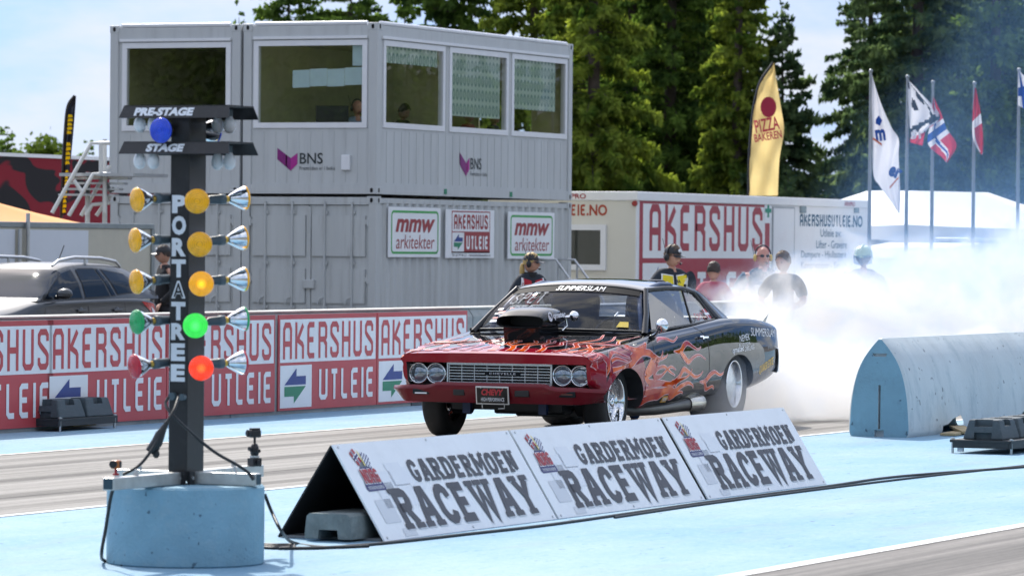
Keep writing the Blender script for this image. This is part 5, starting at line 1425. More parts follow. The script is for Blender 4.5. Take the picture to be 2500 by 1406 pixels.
m = MB(); m.tube([tp(392, 1078, -.36) - o, tp(388, 1095, -.36) - o, tp(385, 1100, -.36) - o], .004, 6); m.ell(tp(381, 1107, -.36) - o, (.012, .02, .024), 12, 8); m.build('dust_cap', M_CABLE, c1)
cable('signal_cable', [tp(411, 970, -.2), tp(404, 985, -.24), tp(415, 1005, -.3), tp(455, 1045, -.3), tp(520, 1100, -.22), tp(575, 1132, -.2), tp(605, 1152, -.18), tp(618, 1170, -.2)], .008, 'thin black cable looping from the pole down to the right beam')
q = [tp(283, 1172, -.62), tp(270, 1215, -.52), tp(258, 1290, -.40), tp(248, 1350, -.38)]
cable('ground_cable', q + [gz(256, 1368), gz(300, 1378, .01) - vdir * .0], .009, 'black cable hanging down the left side of the blue drum')
cable('ground_cable', [tp(646, 1205, .1), tp(664, 1250, .1), tp(690, 1300, .0), gz(720, 1325), gz(800, 1335), gz(900, 1332)], .009, 'black cable sagging from the drum to the ground in front of the first tent sign')
for k in range(3):
    cable('ground_cable', [gz(646, 1328 + 4 * k), gz(675, 1329 + 4 * k), gz(712, 1329 + 3 * k), gz(716, 1333 + 2 * k), gz(680, 1338)], .009, ('upper', 'middle', 'lower')[k] + ' loop of the black cable coil lying right of the blue drum')
cable('ground_cable', [gz(690, 1338), gz(800, 1336), gz(940, 1325), gz(1150, 1302), gz(1365, 1277), gz(1720, 1226), gz(2015, 1187), gz(2200, 1162), gz(2520, 1138)], .010, 'long black cable lying along the foot of the three tent signs')
cable('ground_cable', [gz(1500, 1262), gz(1725, 1229), gz(2020, 1191), gz(2260, 1162), gz(2520, 1134)], .008, 'second thinner black cable running beside the long one to the right')
# small cameras on the beams
def action_camera(px, py, dd, rz, body_mat, label, ball):
    p = tp(px, py, dd); r = tag(empty('action_camera', p, rz), label, 'camera')
    m = MB(); m.box((0, 0, 0), (.062, .04, .042), bev=.008); m.build('camera_body', body_mat, r)
    m = MB(); m.cyl((-.030, 0, .002), (-.046, 0, .002), .019, n=18); m.cyl((-.046, 0, .002), (-.050, 0, .002), .014, n=18); m.build('camera_lens', M_BLACK, r)
    if ball:
        m = MB(); m.box((.0, .0, .0255), (.05, .03, .008)); m.cyl((0, 0, -.02), (0, 0, -.055), .007); m.build('camera_foot', M_BLACK, r)
        m = MB(); m.lathe([(.0, -.05), (.016, -.055), (.022, -.07), (.024, -.095), (.021, -.115), (.0, -.116)], None, 16); m.cyl((0, -.02, -.09), (0, -.045, -.09), .01); m.cyl((-.02, 0, -.08), (-.036, 0, -.08), .012); m.build('ball_head', M_BLACK, r)
        m = MB(); m.cyl((0, 0, -.116), (0, 0, -.126), .026, n=20); m.build('clamp_ring', M_STEEL, r)
        m = MB(); m.box((0.0, 0, -.150), (.055, .06, .045), bev=.004); m.cyl((.0, -.03, -.15), (0, -.05, -.15), .013); m.build('clamp', M_BLACK, r)
    else:
        m = MB(); m.cyl((0, 0, -.02), (0, 0, -.045), .007); m.cyl((0, 0, -.045), (0, 0, -.055), .016); m.build('camera_foot', pm('red plastic', (.35, .01, .02), .4), r)
        m = MB(); m.box((.01, -.0202, 0), (.03, .003, .03)); m.build('side_plate', M_BLACK, r)
    return r
action_camera(283, 1133, -.58, R_(8), pm('orange camera shell', (.45, .12, .01), .35), 'small orange action camera on a red foot at the left end of the cross beam', False)
action_camera(622, 1058, .62, R_(-30), M_BLACK, 'small black action camera on a ball head above the right side of the drum', True)

# ================================================================== TENT SIGNS
M_SIGN = pm('white sign board', (0.84, 0.855, 0.88), 0.5, var=0.03, scale=3, dirt=(.62, .63, .64), dirt_amt=.25)
M_SLET = pm('charcoal print', (0.055, 0.055, 0.065), 0.5, var=0.03)
M_SHAD = pm('light grey print', (0.64, 0.66, 0.70), 0.5, var=0.03)
M_SHAD2 = pm('pale grey print', (0.775, 0.795, 0.835), 0.5, var=0.03)
M_EMR = pm('emblem red', (.42, .03, .04), .5, var=.03)
M_EMB = pm('emblem navy', (.02, .02, .13), .5, var=.03)
M_BACK = pm('black sign back', (.012, .013, .015), .6, var=.1)
SV0, SVR, SVB = 10.80, 11.13, 11.46
zr = on_v(820, 1087, SVR).z
SH = math.hypot(SVR - SV0, zr)
sup = Vector((0, SVR - SV0, zr)).normalized(); snr = Vector((0, -zr, SVR - SV0)).normalized()
su = [on_v(940, 1320, SV0).x, on_v(1365, 1272, SV0).x, on_v(1726, 1222, SV0).x, on_v(2015, 1183, SV0).x]
def sign_letter(root, Wd):
    o = Vector((0, 0, .006))
    def P(name, vf, x, y, m, lift=.003, shear=0):
        b = MB(); k = SH * 1.12 if name.startswith('emblem') else 1
        put(b, vf, o + X3 * x + sup * y, X3 * k, sup * k, snr, lift, shear); return b.build(name, m, root)
    for (x, y, w_, h_) in ((.22, .30, .22, .16), (.12, .16, .20, .15), (.46, .30, .18, .14), (.44, .50, .2, .15), (.30, .44, .18, .14), (.26, .02, .16, .05), (.62, .45, .18, .15)):
        P('printed_check', poly2([(0, 0), (w_, 0), (w_, h_), (0, h_)]), x * Wd / 2.17, y * SH / .95, M_SHAD2 if y > .2 else M_SHAD, .0022)
    rt = strokes('RACEWAY', SH * .42, .22, .17, SLAB, True)
    rt = fitx(rt, Wd * .80)
    P('lettering', rt, Wd * .153, SH * .073, M_SHAD, .0028)
    P('lettering', rt, Wd * .145, SH * .085, M_SLET, .005)
    gt = fitx(strokes('GARDERMOEN', SH * .235, .22, .18, SLAB, True), Wd * .62)
    P('lettering', gt, Wd * .32, SH * .545, M_SLET, .005)
    # club emblem: two flags over a navy plinth with red initials
    EK = SH * 1.12; ex, ey = Wd * .05, SH * .50
    P('emblem_plinth', poly2([(.0, .02), (.02, .0), (.33, .0), (.35, .02), (.345, .05), (.28, .22), (.07, .22), (.005, .05)]), ex, ey, M_EMB, .003)
    P('emblem_peak', poly2([(.08, .222), (.27, .222), (.20, .29), (.14, .29)]), ex, ey, pm('emblem grey', (.16, .17, .19), .5), .003)
    vs = fitx(strokes('NDRG', .13, .24, .12), .29)
    P('emblem_initials', fitx(strokes('NDRG', .145, .36, .02), .305), ex + .022 * EK, ey + .062 * EK, M_SIGN, .004)
    P('emblem_initials', vs, ex + .030 * EK, ey + .07 * EK, M_EMR, .007)
    P('emblem_wording', fit(txt('NORSK DRAGRACING GARDERMOEN', 1), .29, .03), ex + .03 * EK, ey + .015 * EK, M_SIGN, .004)
    def fl(px, py, w_, h_, an):
        c, s = math.cos(R_(an)), math.sin(R_(an)); return lambda a, b: (px + (a * w_) * c - (b * h_) * s, py + (a * w_) * s + (b * h_) * c)
    f = fl(.075, .235, .105, .13, 24)
    Q = lambda a, b, c, d: poly2([f(a, b), f(c, b), f(c, d), f(a, d)])
    P('emblem_flag', Q(0, 0, 1, 1), ex, ey, M_EMR, .004)
    b = MB()
    for q in (Q(.3, 0, .56, 1), Q(0, .34, 1, .66)): put(b, q, o + X3 * ex + sup * ey, X3 * EK, sup * EK, snr, .005 + .0005 * (q[0][0][0] > .1))
    b.build('emblem_flag', M_SIGN, root); b = MB()
    for q, l in ((Q(.37, 0, .49, 1), .0062), (Q(0, .43, 1, .57), .0068)): put(b, q, o + X3 * ex + sup * ey, X3 * EK, sup * EK, snr, l)
    b.build('emblem_flag', M_EMB, root)
    g = fl(.17, .245, .12, .13, -22); b = MB(); b2 = MB()
    for i in range(7):
        for j in range(6):
            q = poly2([g(i / 7, j / 6), g((i + 1) / 7, j / 6), g((i + 1) / 7, (j + 1) / 6), g(i / 7, (j + 1) / 6)])
            put(b if (i + j) % 2 else b2, q, o + X3 * ex + sup * ey, X3 * EK, sup * EK, snr, .004)
    b.build('emblem_flag', M_SIGN, root); b2.build('emblem_flag', M_EMB, root)
    P('emblem_flame', poly2([(.165, .23), (.185, .23), (.168, .36), (.15, .38)]), ex, ey, pm('emblem yellow', (.75, .6, .12), .5), .0085)
SAY = ['white tent shaped sign with a concrete block visible inside its dark open end', 'white tent shaped sign in the middle of the row of three', 'white tent shaped sign farthest from the starting lights, nearest the bluish barrier']
for i in range(3):
    Wd = su[i + 1] - su[i] - (.03 if i < 2 else 0)
    u0 = su[i] + (0 if i == 0 else .03 * (i == 2))
    r = tag(empty('tent_sign', (u0, SV0, 0)), SAY[i], 'tent sign', 'row of three tent signs')
    m = MB(); m.prism([(0, 0), (Wd, 0), (Wd, SH), (0, SH)], (0, 0, .006), X3, sup, -snr, .010); m.build('front_board', M_SIGN, r)
    m = MB(); m.prism([(0, 0), (Wd, 0), (Wd, SH - .02), (0, SH - .02)], Vector((0, 0, .006)) - snr * .0102, X3, sup, -snr, .004); m.build('front_lining', M_BACK, r)
    bup = Vector((0, SVR - SVB, zr)).normalized(); bn = Vector((0, zr, SVB - SVR)).normalized()
    m = MB(); m.prism([(0, 0), (Wd, 0), (Wd, SH - .012), (0, SH - .012)], (0, SVB - SV0, .006), X3, bup, bn, .010); m.build('back_board', M_BACK, r)
    m = MB(); m.box2((.01, .03, .006), (Wd - .01, SVB - SV0 - .03, .018)); m.build('bottom_board', pm('grey ply', (.20, .21, .22), .7, var=.15), r)
    for sx_ in (.02, .5, .98):
        for sy_ in (.03, .97):
            q = Vector((0, 0, .006)) + X3 * Wd * sx_ + sup * SH * sy_; m = MB(); m.cyl(q, q + snr * .005, .008, n=8); m.build('screw', M_STEEL, r)
    b0 = sign_letter(r, Wd) if i == 0 else None
    if i == 0:
        LET = [q for q in bpy.data.objects if q.parent == r and q.name.split('.')[0] in ('lettering', 'printed_check') or (q.parent == r and q.name.startswith('emblem'))]
        W0 = Wd
    else:
        for q in LET:
            c = q.copy(); COL.objects.link(c); c.parent = r; c.scale.x = Wd / W0
M_BLOCK = pm('weathered concrete block', (.17, .20, .20), .9, var=.25, scale=12, bump=.4, bscale=70, dirt=(.32, .33, .31), dirt_amt=.5)
p = on_z(795, 1316, .02)
r = tag(empty('concrete_block', (p.x + .05, SV0 + .125, .019)), 'weathered grey concrete block standing inside the open end of the first tent sign', 'concrete block')
bw, bd = .55, .285
m = MB(); prof = [(0, 0), (.0, .04), (.010, .125), (.028, .14), (bd - .028, .14), (bd - .010, .125), (bd, .04), (bd, 0), (bd * .72, 0), (bd * .70, .05), (bd * .3, .05), (bd * .28, 0)]
m.prism(prof, (0, 0, 0), Y3, Z3, X3, bw); m.build('block', M_BLOCK, r)

# ================================================================== CENTRE BARRIER AT THE RIGHT
M_BARR = pm('blue tinted painted concrete', (0.52, 0.575, 0.60), 0.8, var=0.10, scale=2.2, bump=0.35, bscale=60, dirt=(0.27, 0.37, 0.42), dirt_amt=0.75, stretch=(1, 1, .45), pits=13)
M_BEND = pm('shaded blue barrier end', (0.20, 0.37, 0.47), 0.8, var=0.10, scale=3, bump=0.35, bscale=60, dirt=(0.10, 0.16, 0.20), dirt_amt=0.4, pits=13)  # end face: its shade is put into a darker, bluer colour
eL, eR = on_z(2070, 1066), on_z(2222, 1068)
bw = (eL.y - eR.y) * 1.12
bu = (eL.x + eR.x) / 2; bv = (eL.y + eR.y) / 2
zt = at_d(2145, 822, Vector((bu, bv, 0)).dot(F)).z
bar = tag(empty('parabolic_barrier', (bu, bv, 0)), 'big bluish concrete barrier with a pointed arch profile, in front of the smoke', 'barrier')
hw = bw / 2
half = [(hw - .02, .0), (hw, .06), (hw * .985, .2), (hw * .93, .40), (hw * .80, .60), (hw * .60, .76), (hw * .32, .89), (hw * .05, .985)]
half = [(x, z * zt) for x, z in half]
prof = [(x, z) for x, z in half] + [(-x, z) for x, z in reversed(half)]
hs = [tuple(q) for q in catmull(half, 5)]
prof = hs + [(-x, z) for x, z in reversed(hs)]
BLN = 9.0
m = MB(); rows = []
for x in (0.0, .03, *[BLN * k / 30 for k in range(1, 30)], BLN):
    e = .018 if x == 0 else 0
    rows.append([Vector((x, y * (1 - e / hw), z - (e if z > .1 else 0) * .6)) for y, z in prof])
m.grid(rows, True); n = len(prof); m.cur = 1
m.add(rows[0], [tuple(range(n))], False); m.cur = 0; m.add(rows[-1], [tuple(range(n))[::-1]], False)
m.add([rows[0][0], rows[0][-1], rows[-1][-1], rows[-1][0]], [(0, 1, 2, 3)], False)
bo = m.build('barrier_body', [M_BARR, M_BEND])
bm = bmesh.new(); bm.from_mesh(bo.data); bmesh.ops.remove_doubles(bm, verts=bm.verts[:], dist=1e-5); bmesh.ops.recalc_face_normals(bm, faces=bm.faces[:]); bm.to_mesh(bo.data); bm.free()
def cutter(mb): 
    o = mb.build('cut', M_BARR); clean_normals(o); return o
cut = []
nx = on_v(2302, 1060, bv - hw).x - bu; nx2 = on_v(2352, 1045, bv - hw).x - bu
for x0, x1, hh in ((nx, nx2, .16), (on_v(2478, 1035, bv - hw).x - bu, on_v(2478, 1035, bv - hw).x - bu + .75, .20)):
    wn = x1 - x0; g = MB(); g.prism([(x0, -.1), (x1, -.1), (x1, hh * .62), (x1 - wn * .12, hh * 1.0), (x1 - wn * .25, hh * .95), (x0 + wn * .5, hh * .82), (x0 + wn * .25, hh * .55), (x0, hh * .5)], (0, -hw - .2, 0), X3, Z3, Y3, hw * 2 + .4); cut.append(cutter(g))
g = MB(); g.box((-.0, 0, zt * .30), (.12, .022, zt * .44)); cut.append(cutter(g)); g = MB(); g.box((-.01, 0, .02), (.10, .085, .085)); cut.append(cutter(g)); g = MB(); g.prism([(-.07, 0), (.07, 0), (.055, -.028), (-.05, -.028)], (-.02, 0, zt * .835), -Y3, Z3, X3, .05); cut.append(cutter(g))
for c in cut:
    md = bo.modifiers.new('b', 'BOOLEAN'); md.object = c; md.operation = 'DIFFERENCE'; md.solver = 'EXACT'
me = evaluated(bo); bpy.data.objects.remove(bo)
for c in cut: bpy.data.objects.remove(c)
bo = link('barrier_body', me, bar); sharp(bo, 25)
M_PLANK = pm('raw plank', (.42, .32, .18), .8, var=.2, scale=12)
for i, (px, py, ln, rz, lb) in enumerate(((2335, 1056, .75, .12, 'thin raw plank lying under the notch of the concrete barrier'), (2352, 1048, .5, .55, 'short raw plank leaning at the edge of the barrier notch'))):
    q = on_z(px, py, .02 + .025 * i); m = MB(); m.box((0, 0, 0), (ln, .14, .02)); o = m.build('wooden_plank', M_PLANK); o.location = q; o.rotation_euler = (0, -.06 * i, rz); tag(o, lb, 'plank')

# ================================================================== TIMING SENSOR COVERS (rubber blocks on low boards)
M_RUB = pm('dark grey rubber', (.055, .075, .088), .7, var=.18, scale=14, bump=.3, bscale=120, dirt=(.16, .17, .18), dirt_amt=.35)
M_BRD = pm('black board', (.02, .026, .03), .55, var=.25, scale=10)
def rubber_block(loc, rz, label, group, s=1.0):
    r = tag(empty('rubber_block', loc, rz), label, 'rubber block', group)
    # trapezoid lump with two sunk hand holds and notched foot
    L_, W_, H_ = .34 * s, .47 * s, .16 * s
    bm = bmesh.new(); bmesh.ops.create_cube(bm, size=1)
    for v in bm.verts:
        t = v.co.z + .5; v.co = Vector((v.co.x * (W_ - .06 * s * t), v.co.y * (L_ - .09 * s * t), t * H_))
    bmesh.ops.bevel(bm, geom=bm.edges[:], offset=.012 * s, segments=2, affect='EDGES', profile=.5)
    me = bpy.data.meshes.new('b'); bm.to_mesh(me); bm.free(); me.materials.append(M_RUB); o = link('b', me)
    g = MB()
    for sx in (-1, 1): g.box((sx * W_ * .44, 0, H_ * .84), (.09 * s, .15 * s, .06 * s)); g.box((sx * W_ * .5, 0, H_ * .12), (.08 * s, .15 * s, .075 * s))
    for sy in (-1, 1): g.box((0, sy * L_ * .40, H_ * .90), (.16 * s, .10 * s, .07 * s))
    c = cutter(g); md = o.modifiers.new('b', 'BOOLEAN'); md.object = c; md.operation = 'DIFFERENCE'; md.solver = 'EXACT'
    me = evaluated(o); bpy.data.objects.remove(o); bpy.data.objects.remove(c)
    link('block', me, r); return r
def board_stand(loc, lx, ly, label, rz=0.0):
    r = tag(empty('low_board_stand', loc, rz), label, 'board stand', 'low board stands of the timing sensors')
    m = MB(); m.box((0, 0, .105), (lx, ly, .022), bev=.003); m.box((0, -ly / 2 + .012, .075), (lx, .02, .05)); m.box((-lx / 2 + .012, 0, .075), (.02, ly - .05, .05)); m.build('board', M_BRD, r)
    for sx in (-1, 1):
        for sy in (-1, 1):
            m = MB(); m.cyl((sx * (lx / 2 - .04), sy * (ly / 2 - .012), 0), (sx * (lx / 2 - .04), sy * (ly / 2 - .012), .13), .011, n=8); m.cyl((sx * (lx / 2 - .04), sy * (ly / 2 - .012), .118), (sx * (lx / 2 - .04), sy * (ly / 2 - .012), .126), .02, n=6); m.build('bolt_leg', M_STEEL, r)
    m = MB(); m.box((lx * .15, 0, .06), (.4, .1, .06)); m.build('sensor_box', pm('ochre box', (.22, .14, .03), .6), r)
    return r
a_ = on_z(96, 1050); b_ = on_z(287, 1036)
lx = 1.05
c = Vector((a_.x + lx / 2 - .27, a_.y - .17, 0))
board_stand(c, lx, .36, 'black low board stand against the wall, carrying two rubber blocks')
rubber_block(c + Vector((-.26, 0, .118)), 0, 'dark rubber block at the near end of the stand against the wall', 'rubber blocks on the stand by the wall', 1.0)
proto = rubber_block(c + Vector((.24, 0, .118)), 0, 'dark rubber block at the far end of the stand against the wall', 'rubber blocks on the stand by the wall', 1.0)
a_ = on_z(2322, 1107)
c = Vector((a_.x + .80, a_.y - .25, 0))
st = board_stand(c, 1.62, .52, 'black low board stand in front of the bluish barrier, carrying rubber blocks')
m = MB(); m.box((-.77, .18, .055), (.03, .05, .075), bev=.004); m.build('tag_plate', M_WLET, st)
for i, say in enumerate(('nearest dark rubber block on the stand by the bluish barrier, with two open hand holds', 'second dark rubber block on the stand by the bluish barrier', 'third dark rubber block on the stand by the bluish barrier, cut by the picture edge')):
    k = copy_tree(proto); k.location = c + Vector((-.52 + .50 * i, .0, .118)); tag(k, say, 'rubber block', 'rubber blocks on the stand by the barrier')
q = on_z(967, 990); k = copy_tree(proto); k.location = (q.x + .1, q.y - .1, .006); k.scale = (.62, .62, .62); tag(k, 'small dark rubber block at the foot of the wall by the car', 'rubber block')
# ================================================================== THE BLACK MUSCLE CAR
# local frame: +X forward, +Y to the car's left, Z up
CAR_U, CAR_V, CAR_A = 35.44, 15.606, R_(-2.5)
car = tag(empty('muscle_car', (CAR_U, CAR_V, .008), math.pi - CAR_A), 'black two door muscle car with red nose and orange flames, making tyre smoke', 'car')
def car_paint():
    m, t, out = new_mat('black paint with red nose'); N, K = t.nodes, t.links.new
    b = N.new('ShaderNodeBsdfPrincipled'); b.inputs['Roughness'].default_value = .3; b.inputs['Coat Weight'].default_value = 1; b.inputs['Coat Roughness'].default_value = .012; b.inputs['Coat IOR'].default_value = 1.42; b.inputs['Specular IOR Level'].default_value = .0
    tc = N.new('ShaderNodeTexCoord'); sp = N.new('ShaderNodeSeparateXYZ'); K(tc.outputs['Object'], sp.inputs[0])
    # red zone: the nose and a ring round the front wheel arch, with a wavy edge
    no = N.new('ShaderNodeTexNoise'); no.inputs['Scale'].default_value = 4.5; no.inputs['Detail'].default_value = 1; K(tc.outputs['Object'], no.inputs['Vector'])
    d = N.new('ShaderNodeVectorMath'); d.operation = 'DISTANCE'; d.inputs[1].default_value = (.14, 0, .30)
    cb = N.new('ShaderNodeCombineXYZ'); K(sp.outputs['X'], cb.inputs['X']); K(sp.outputs['Z'], cb.inputs['Z']); K(cb.outputs[0], d.inputs[0])
    r1 = N.new('ShaderNodeMath'); r1.operation = 'SUBTRACT'; r1.inputs[0].default_value = .50; K(d.outputs['Value'], r1.inputs[1])
    x1 = N.new('ShaderNodeMath'); x1.operation = 'SUBTRACT'; K(sp.outputs['X'], x1.inputs[0]); x1.inputs[1].default_value = .58
    mx = N.new('ShaderNodeMath'); mx.operation = 'MAXIMUM'; K(r1.outputs[0], mx.inputs[0]); K(x1.outputs[0], mx.inputs[1])
    w = N.new('ShaderNodeMath'); w.operation = 'MULTIPLY_ADD'; w.inputs[1].default_value = .16; w.inputs[2].default_value = -.08; K(no.outputs['Fac'], w.inputs[0])
    ad = N.new('ShaderNodeMath'); ad.operation = 'ADD'; K(mx.outputs[0], ad.inputs[0]); K(w.outputs[0], ad.inputs[1])
    mr = N.new('ShaderNodeMapRange'); mr.inputs['From Min'].default_value = -.012; mr.inputs['From Max'].default_value = .012; K(ad.outputs[0], mr.inputs['Value'])
    mi = N.new('ShaderNodeMix'); mi.data_type = 'RGBA'; mi.inputs['A'].default_value = (.006, .0065, .008, 1); mi.inputs['B'].default_value = (.27, .005, .018, 1); K(mr.outputs[0], mi.inputs['Factor'])
    K(mi.outputs['Result'], b.inputs['Base Color'])
    n2 = N.new('ShaderNodeTexNoise'); n2.inputs['Scale'].default_value = 2.2; n2.inputs['Detail'].default_value = 2; K(tc.outputs['Object'], n2.inputs['Vector'])
    bp = N.new('ShaderNodeBump'); bp.inputs['Strength'].default_value = .06; bp.inputs['Distance'].default_value = .02; K(n2.outputs['Fac'], bp.inputs['Height']); K(bp.outputs[0], b.inputs['Normal']); K(bp.outputs[0], b.inputs['Coat Normal'])
    K(b.outputs[0], out.inputs['Surface']); return m
M_CAR = car_paint()
M_CBLK = pm('gloss black', (.006, .0065, .008), .10, var=0, spec=.4)
M_CRD = pm('dark red car paint', (.13, .003, .010), .2, var=.04, spec=.35)
M_CHR = pm('chrome', (.80, .82, .85), .07, 1.0, var=0)
M_ALUM = pm('polished wheel', (.75, .76, .78), .12, 1.0, var=.04)
M_TYRE = pm('tyre rubber', (.016, .016, .017), .75, var=.25, scale=20, bump=.2, bscale=90)
M_TYRE2 = pm('scuffed slick rubber', (.05, .052, .055), .85, var=.3, scale=9, bump=.3, bscale=60)
M_UND = pm('oily underbody', (.02, .022, .026), .5, var=.3, scale=9)
M_GRILL = pm('grille silver', (.82, .84, .87), .25, .75, var=.03)
M_CINT = pm('dark car interior', (.02, .028, .05), .7, var=.1)
M_CAGE = pm('blue grey roll cage', (.03, .06, .14), .4, var=.05)
M_WS = glass_mat('windshield glass', (.74, .80, .90), .38, base=.04)
M_LEX = glass_mat('scratched lexan', (.62, .63, .60), .75, .03, base=.20)
M_RUBR = pm('window rubber', (.01, .01, .011), .5, var=0)
M_ORG = None
def flame_mat(name, c1, c2):
    m, t, out = new_mat(name); N, K = t.nodes, t.links.new
    b = N.new('ShaderNodeBsdfPrincipled'); b.inputs['Roughness'].default_value = .3; b.inputs['Specular IOR Level'].default_value = 0; b.inputs['Coat Weight'].default_value = 1; b.inputs['Coat IOR'].default_value = 1.36; b.inputs['Coat Roughness'].default_value = .02
    tc = N.new('ShaderNodeTexCoord'); no = N.new('ShaderNodeTexNoise'); no.inputs['Scale'].default_value = 3.4; no.inputs['Detail'].default_value = 2; K(tc.outputs['Object'], no.inputs['Vector'])
    cr = N.new('ShaderNodeValToRGB'); cr.color_ramp.elements[0].position = .40; cr.color_ramp.elements[0].color = c4(c1); cr.color_ramp.elements[1].position = .60; cr.color_ramp.elements[1].color = c4(c2)
    K(no.outputs['Fac'], cr.inputs['Fac']); K(cr.outputs[0], b.inputs['Base Color']); K(b.outputs[0], out.inputs['Surface']); return m
M_FLAME = flame_mat('orange red flame paint', (.42, .018, .02), (.78, .13, .012))
M_FLINE = pm('pale pink pinstripe', (.70, .40, .42), .3, var=0, spec=.2)
# ---- body shell: stations along X, half sections from sill to centre line
#        x     zb   yb    yl    zl    ym   zm    yu    zu    ys    zs    yt    zt    zc
ST = [( .83, .47, .80, .845, .52, .85, .58, .845, .65, .835, .700, .80, .722, .735),
      ( .70, .43, .86, .885, .50, .90, .58, .885, .67, .86, .728, .80, .742, .762),
      ( .45, .30, .88, .930, .40, .945, .55, .925, .69, .87, .765, .78, .768, .795),
      ( .10, .27, .89, .945, .38, .958, .56, .935, .73, .87, .805, .76, .800, .830),
      (-.35, .26, .89, .945, .38, .958, .58, .940, .77, .87, .850, .76, .846, .872),
      (-.75, .27, .89, .945, .39, .958, .60, .940, .81, .865, .888, .76, .888, .908),
      (-1.2, .28, .89, .945, .40, .958, .62, .940, .84, .868, .915, .76, .910, .915),
      (-1.7, .30, .89, .945, .42, .958, .64, .940, .87, .872, .945, .76, .935, .930),
      (-2.1, .31, .89, .948, .43, .960, .67, .945, .90, .880, .972, .77, .970, .960),
      (-2.5, .32, .89, .950, .44, .965, .69, .950, .92, .890, .995, .78, .998, .985),
      (-2.9, .33, .89, .950, .45, .965, .70, .950, .92, .895, 1.000, .78, 1.002, .995),
      (-3.4, .36, .87, .940, .46, .955, .69, .940, .90, .885, .985, .78, .990, .990),
      (-3.8, .40, .85, .920, .49, .935, .68, .920, .87, .865, .955, .77, .965, .970),
      (-4.06,.45, .83, .895, .53, .905, .68, .890, .84, .845, .920, .76, .935, .945),
      (-4.15,.52, .80, .865, .57, .870, .68, .860, .80, .825, .875, .75, .895, .905)]
A = np.array(ST)
xs_c = A[:, 0]
def sect(row):
    x, zb, yb, yl, zl, ym, zm, yu, zu, ys, zs, yt, zt, zc = row
    ctl = [(0, zb), (yb - .12, zb), (yb, zb + .01), (yl, zl), (ym, zm), (yu, zu), (ys + .035, zs - .028), (ys - .005, zs), (yt, zt), (yt * .5, (zt + zc) / 2 + .004), (0, zc)]
    return catmull(ctl, 4)
# interpolate stations smoothly along X
fine = []
for k in range(len(ST) - 1):
    pass
rowsI = catmull(A, 5)
H = [sect(r) for r in rowsI]
nS = H[0].shape[0]
m = MB(); rows = []
for r, h in zip(rowsI, H):
    x = r[0]; lead = max(0, (x - .55) / .28)            # the nose leans forward at the top
    left = [Vector((x + lead * .5 * (p[1] - .72) * .45, p[0], p[1])) for p in h]
    right = [Vector((q.x, -q.y, q.z)) for q in left[::-1][1:-1]]
    rows.append(left + right)
m.grid(rows, True, True)
n = len(rows[0]); m.add(rows[0], [tuple(range(n))], False); m.add(rows[-1], [tuple(range(n))[::-1]], False)
body = m.build('body', [M_CAR, M_UND])
bm = bmesh.new(); bm.from_mesh(body.data); bmesh.ops.remove_doubles(bm, verts=bm.verts[:], dist=1e-5)
bmesh.ops.triangulate(bm, faces=[f for f in bm.faces if len(f.verts) > 4]); bmesh.ops.recalc_face_normals(bm, faces=bm.faces[:]); bm.to_mesh(body.data); bm.free()
FAX, RAX = .13, -2.79
def wellprism(cx, cz, rx, rz, y0, y1, flat=.0):
    g = MB(); pr = []
    for k in range(40):
        t = 2 * math.pi * k / 40
        pr.append((cx + rx * math.cos(t), cz + rz * math.sin(t)))
    g.prism(pr, (0, y0, 0), X3, Z3, Y3, y1 - y0); return g
cuts = []
for s in (1, -1):
    for cx, cz, rx, rz in ((FAX + .04, .29, .43, .325), (RAX + .04, .40, .47, .275)):
        g = wellprism(cx, cz, rx, rz, s * .50 if s > 0 else -1.2, 1.2 if s > 0 else -.50); cuts.append(g)
        g = MB(); g.box2((cx - rx * .998, s * .503, -.1), (cx + rx * .998, s * 1.19, cz - .001)); cuts.append(g)
g = MB(); g.prism([(-.70, .88), (-.62, .55), (-.9, .42), (-2.4, .42), (-2.62, .62), (-2.78, 1.3), (-1.0, 1.3)], (0, -.735, 0), X3, Z3, Y3, 1.47); cuts.append(g)     # cabin
g = MB(); g.prism([(.66, .475), (.66, .648), (1.2, .66), (1.2, .43), (.66, .43)], (0, -.815, 0), X3, Z3, Y3, 1.63); cuts.append(g)         # grille recess
g = MB(); g.box2((.30, -.12 - .22, .74), (-.42, .02 + .12, 1.2)); cuts.append(g) if False else None
co = []
for g in cuts:
    o = cutter(g); o.data.materials.clear(); o.data.materials.append(M_CAR); o.data.materials.append(M_UND)
    for p in o.data.polygons: p.material_index = 1
    md = body.modifiers.new('b', 'BOOLEAN'); md.object = o; md.operation = 'DIFFERENCE'; md.solver = 'EXACT'; co.append(o)
me = evaluated(body); bpy.data.objects.remove(body)
for o in co: bpy.data.objects.remove(o)
body = link('body', me, car)
sharp(body, 38)
BVH = BVHTree.FromPolygons([v.co.copy() for v in me.vertices], [tuple(p.vertices) for p in me.polygons])
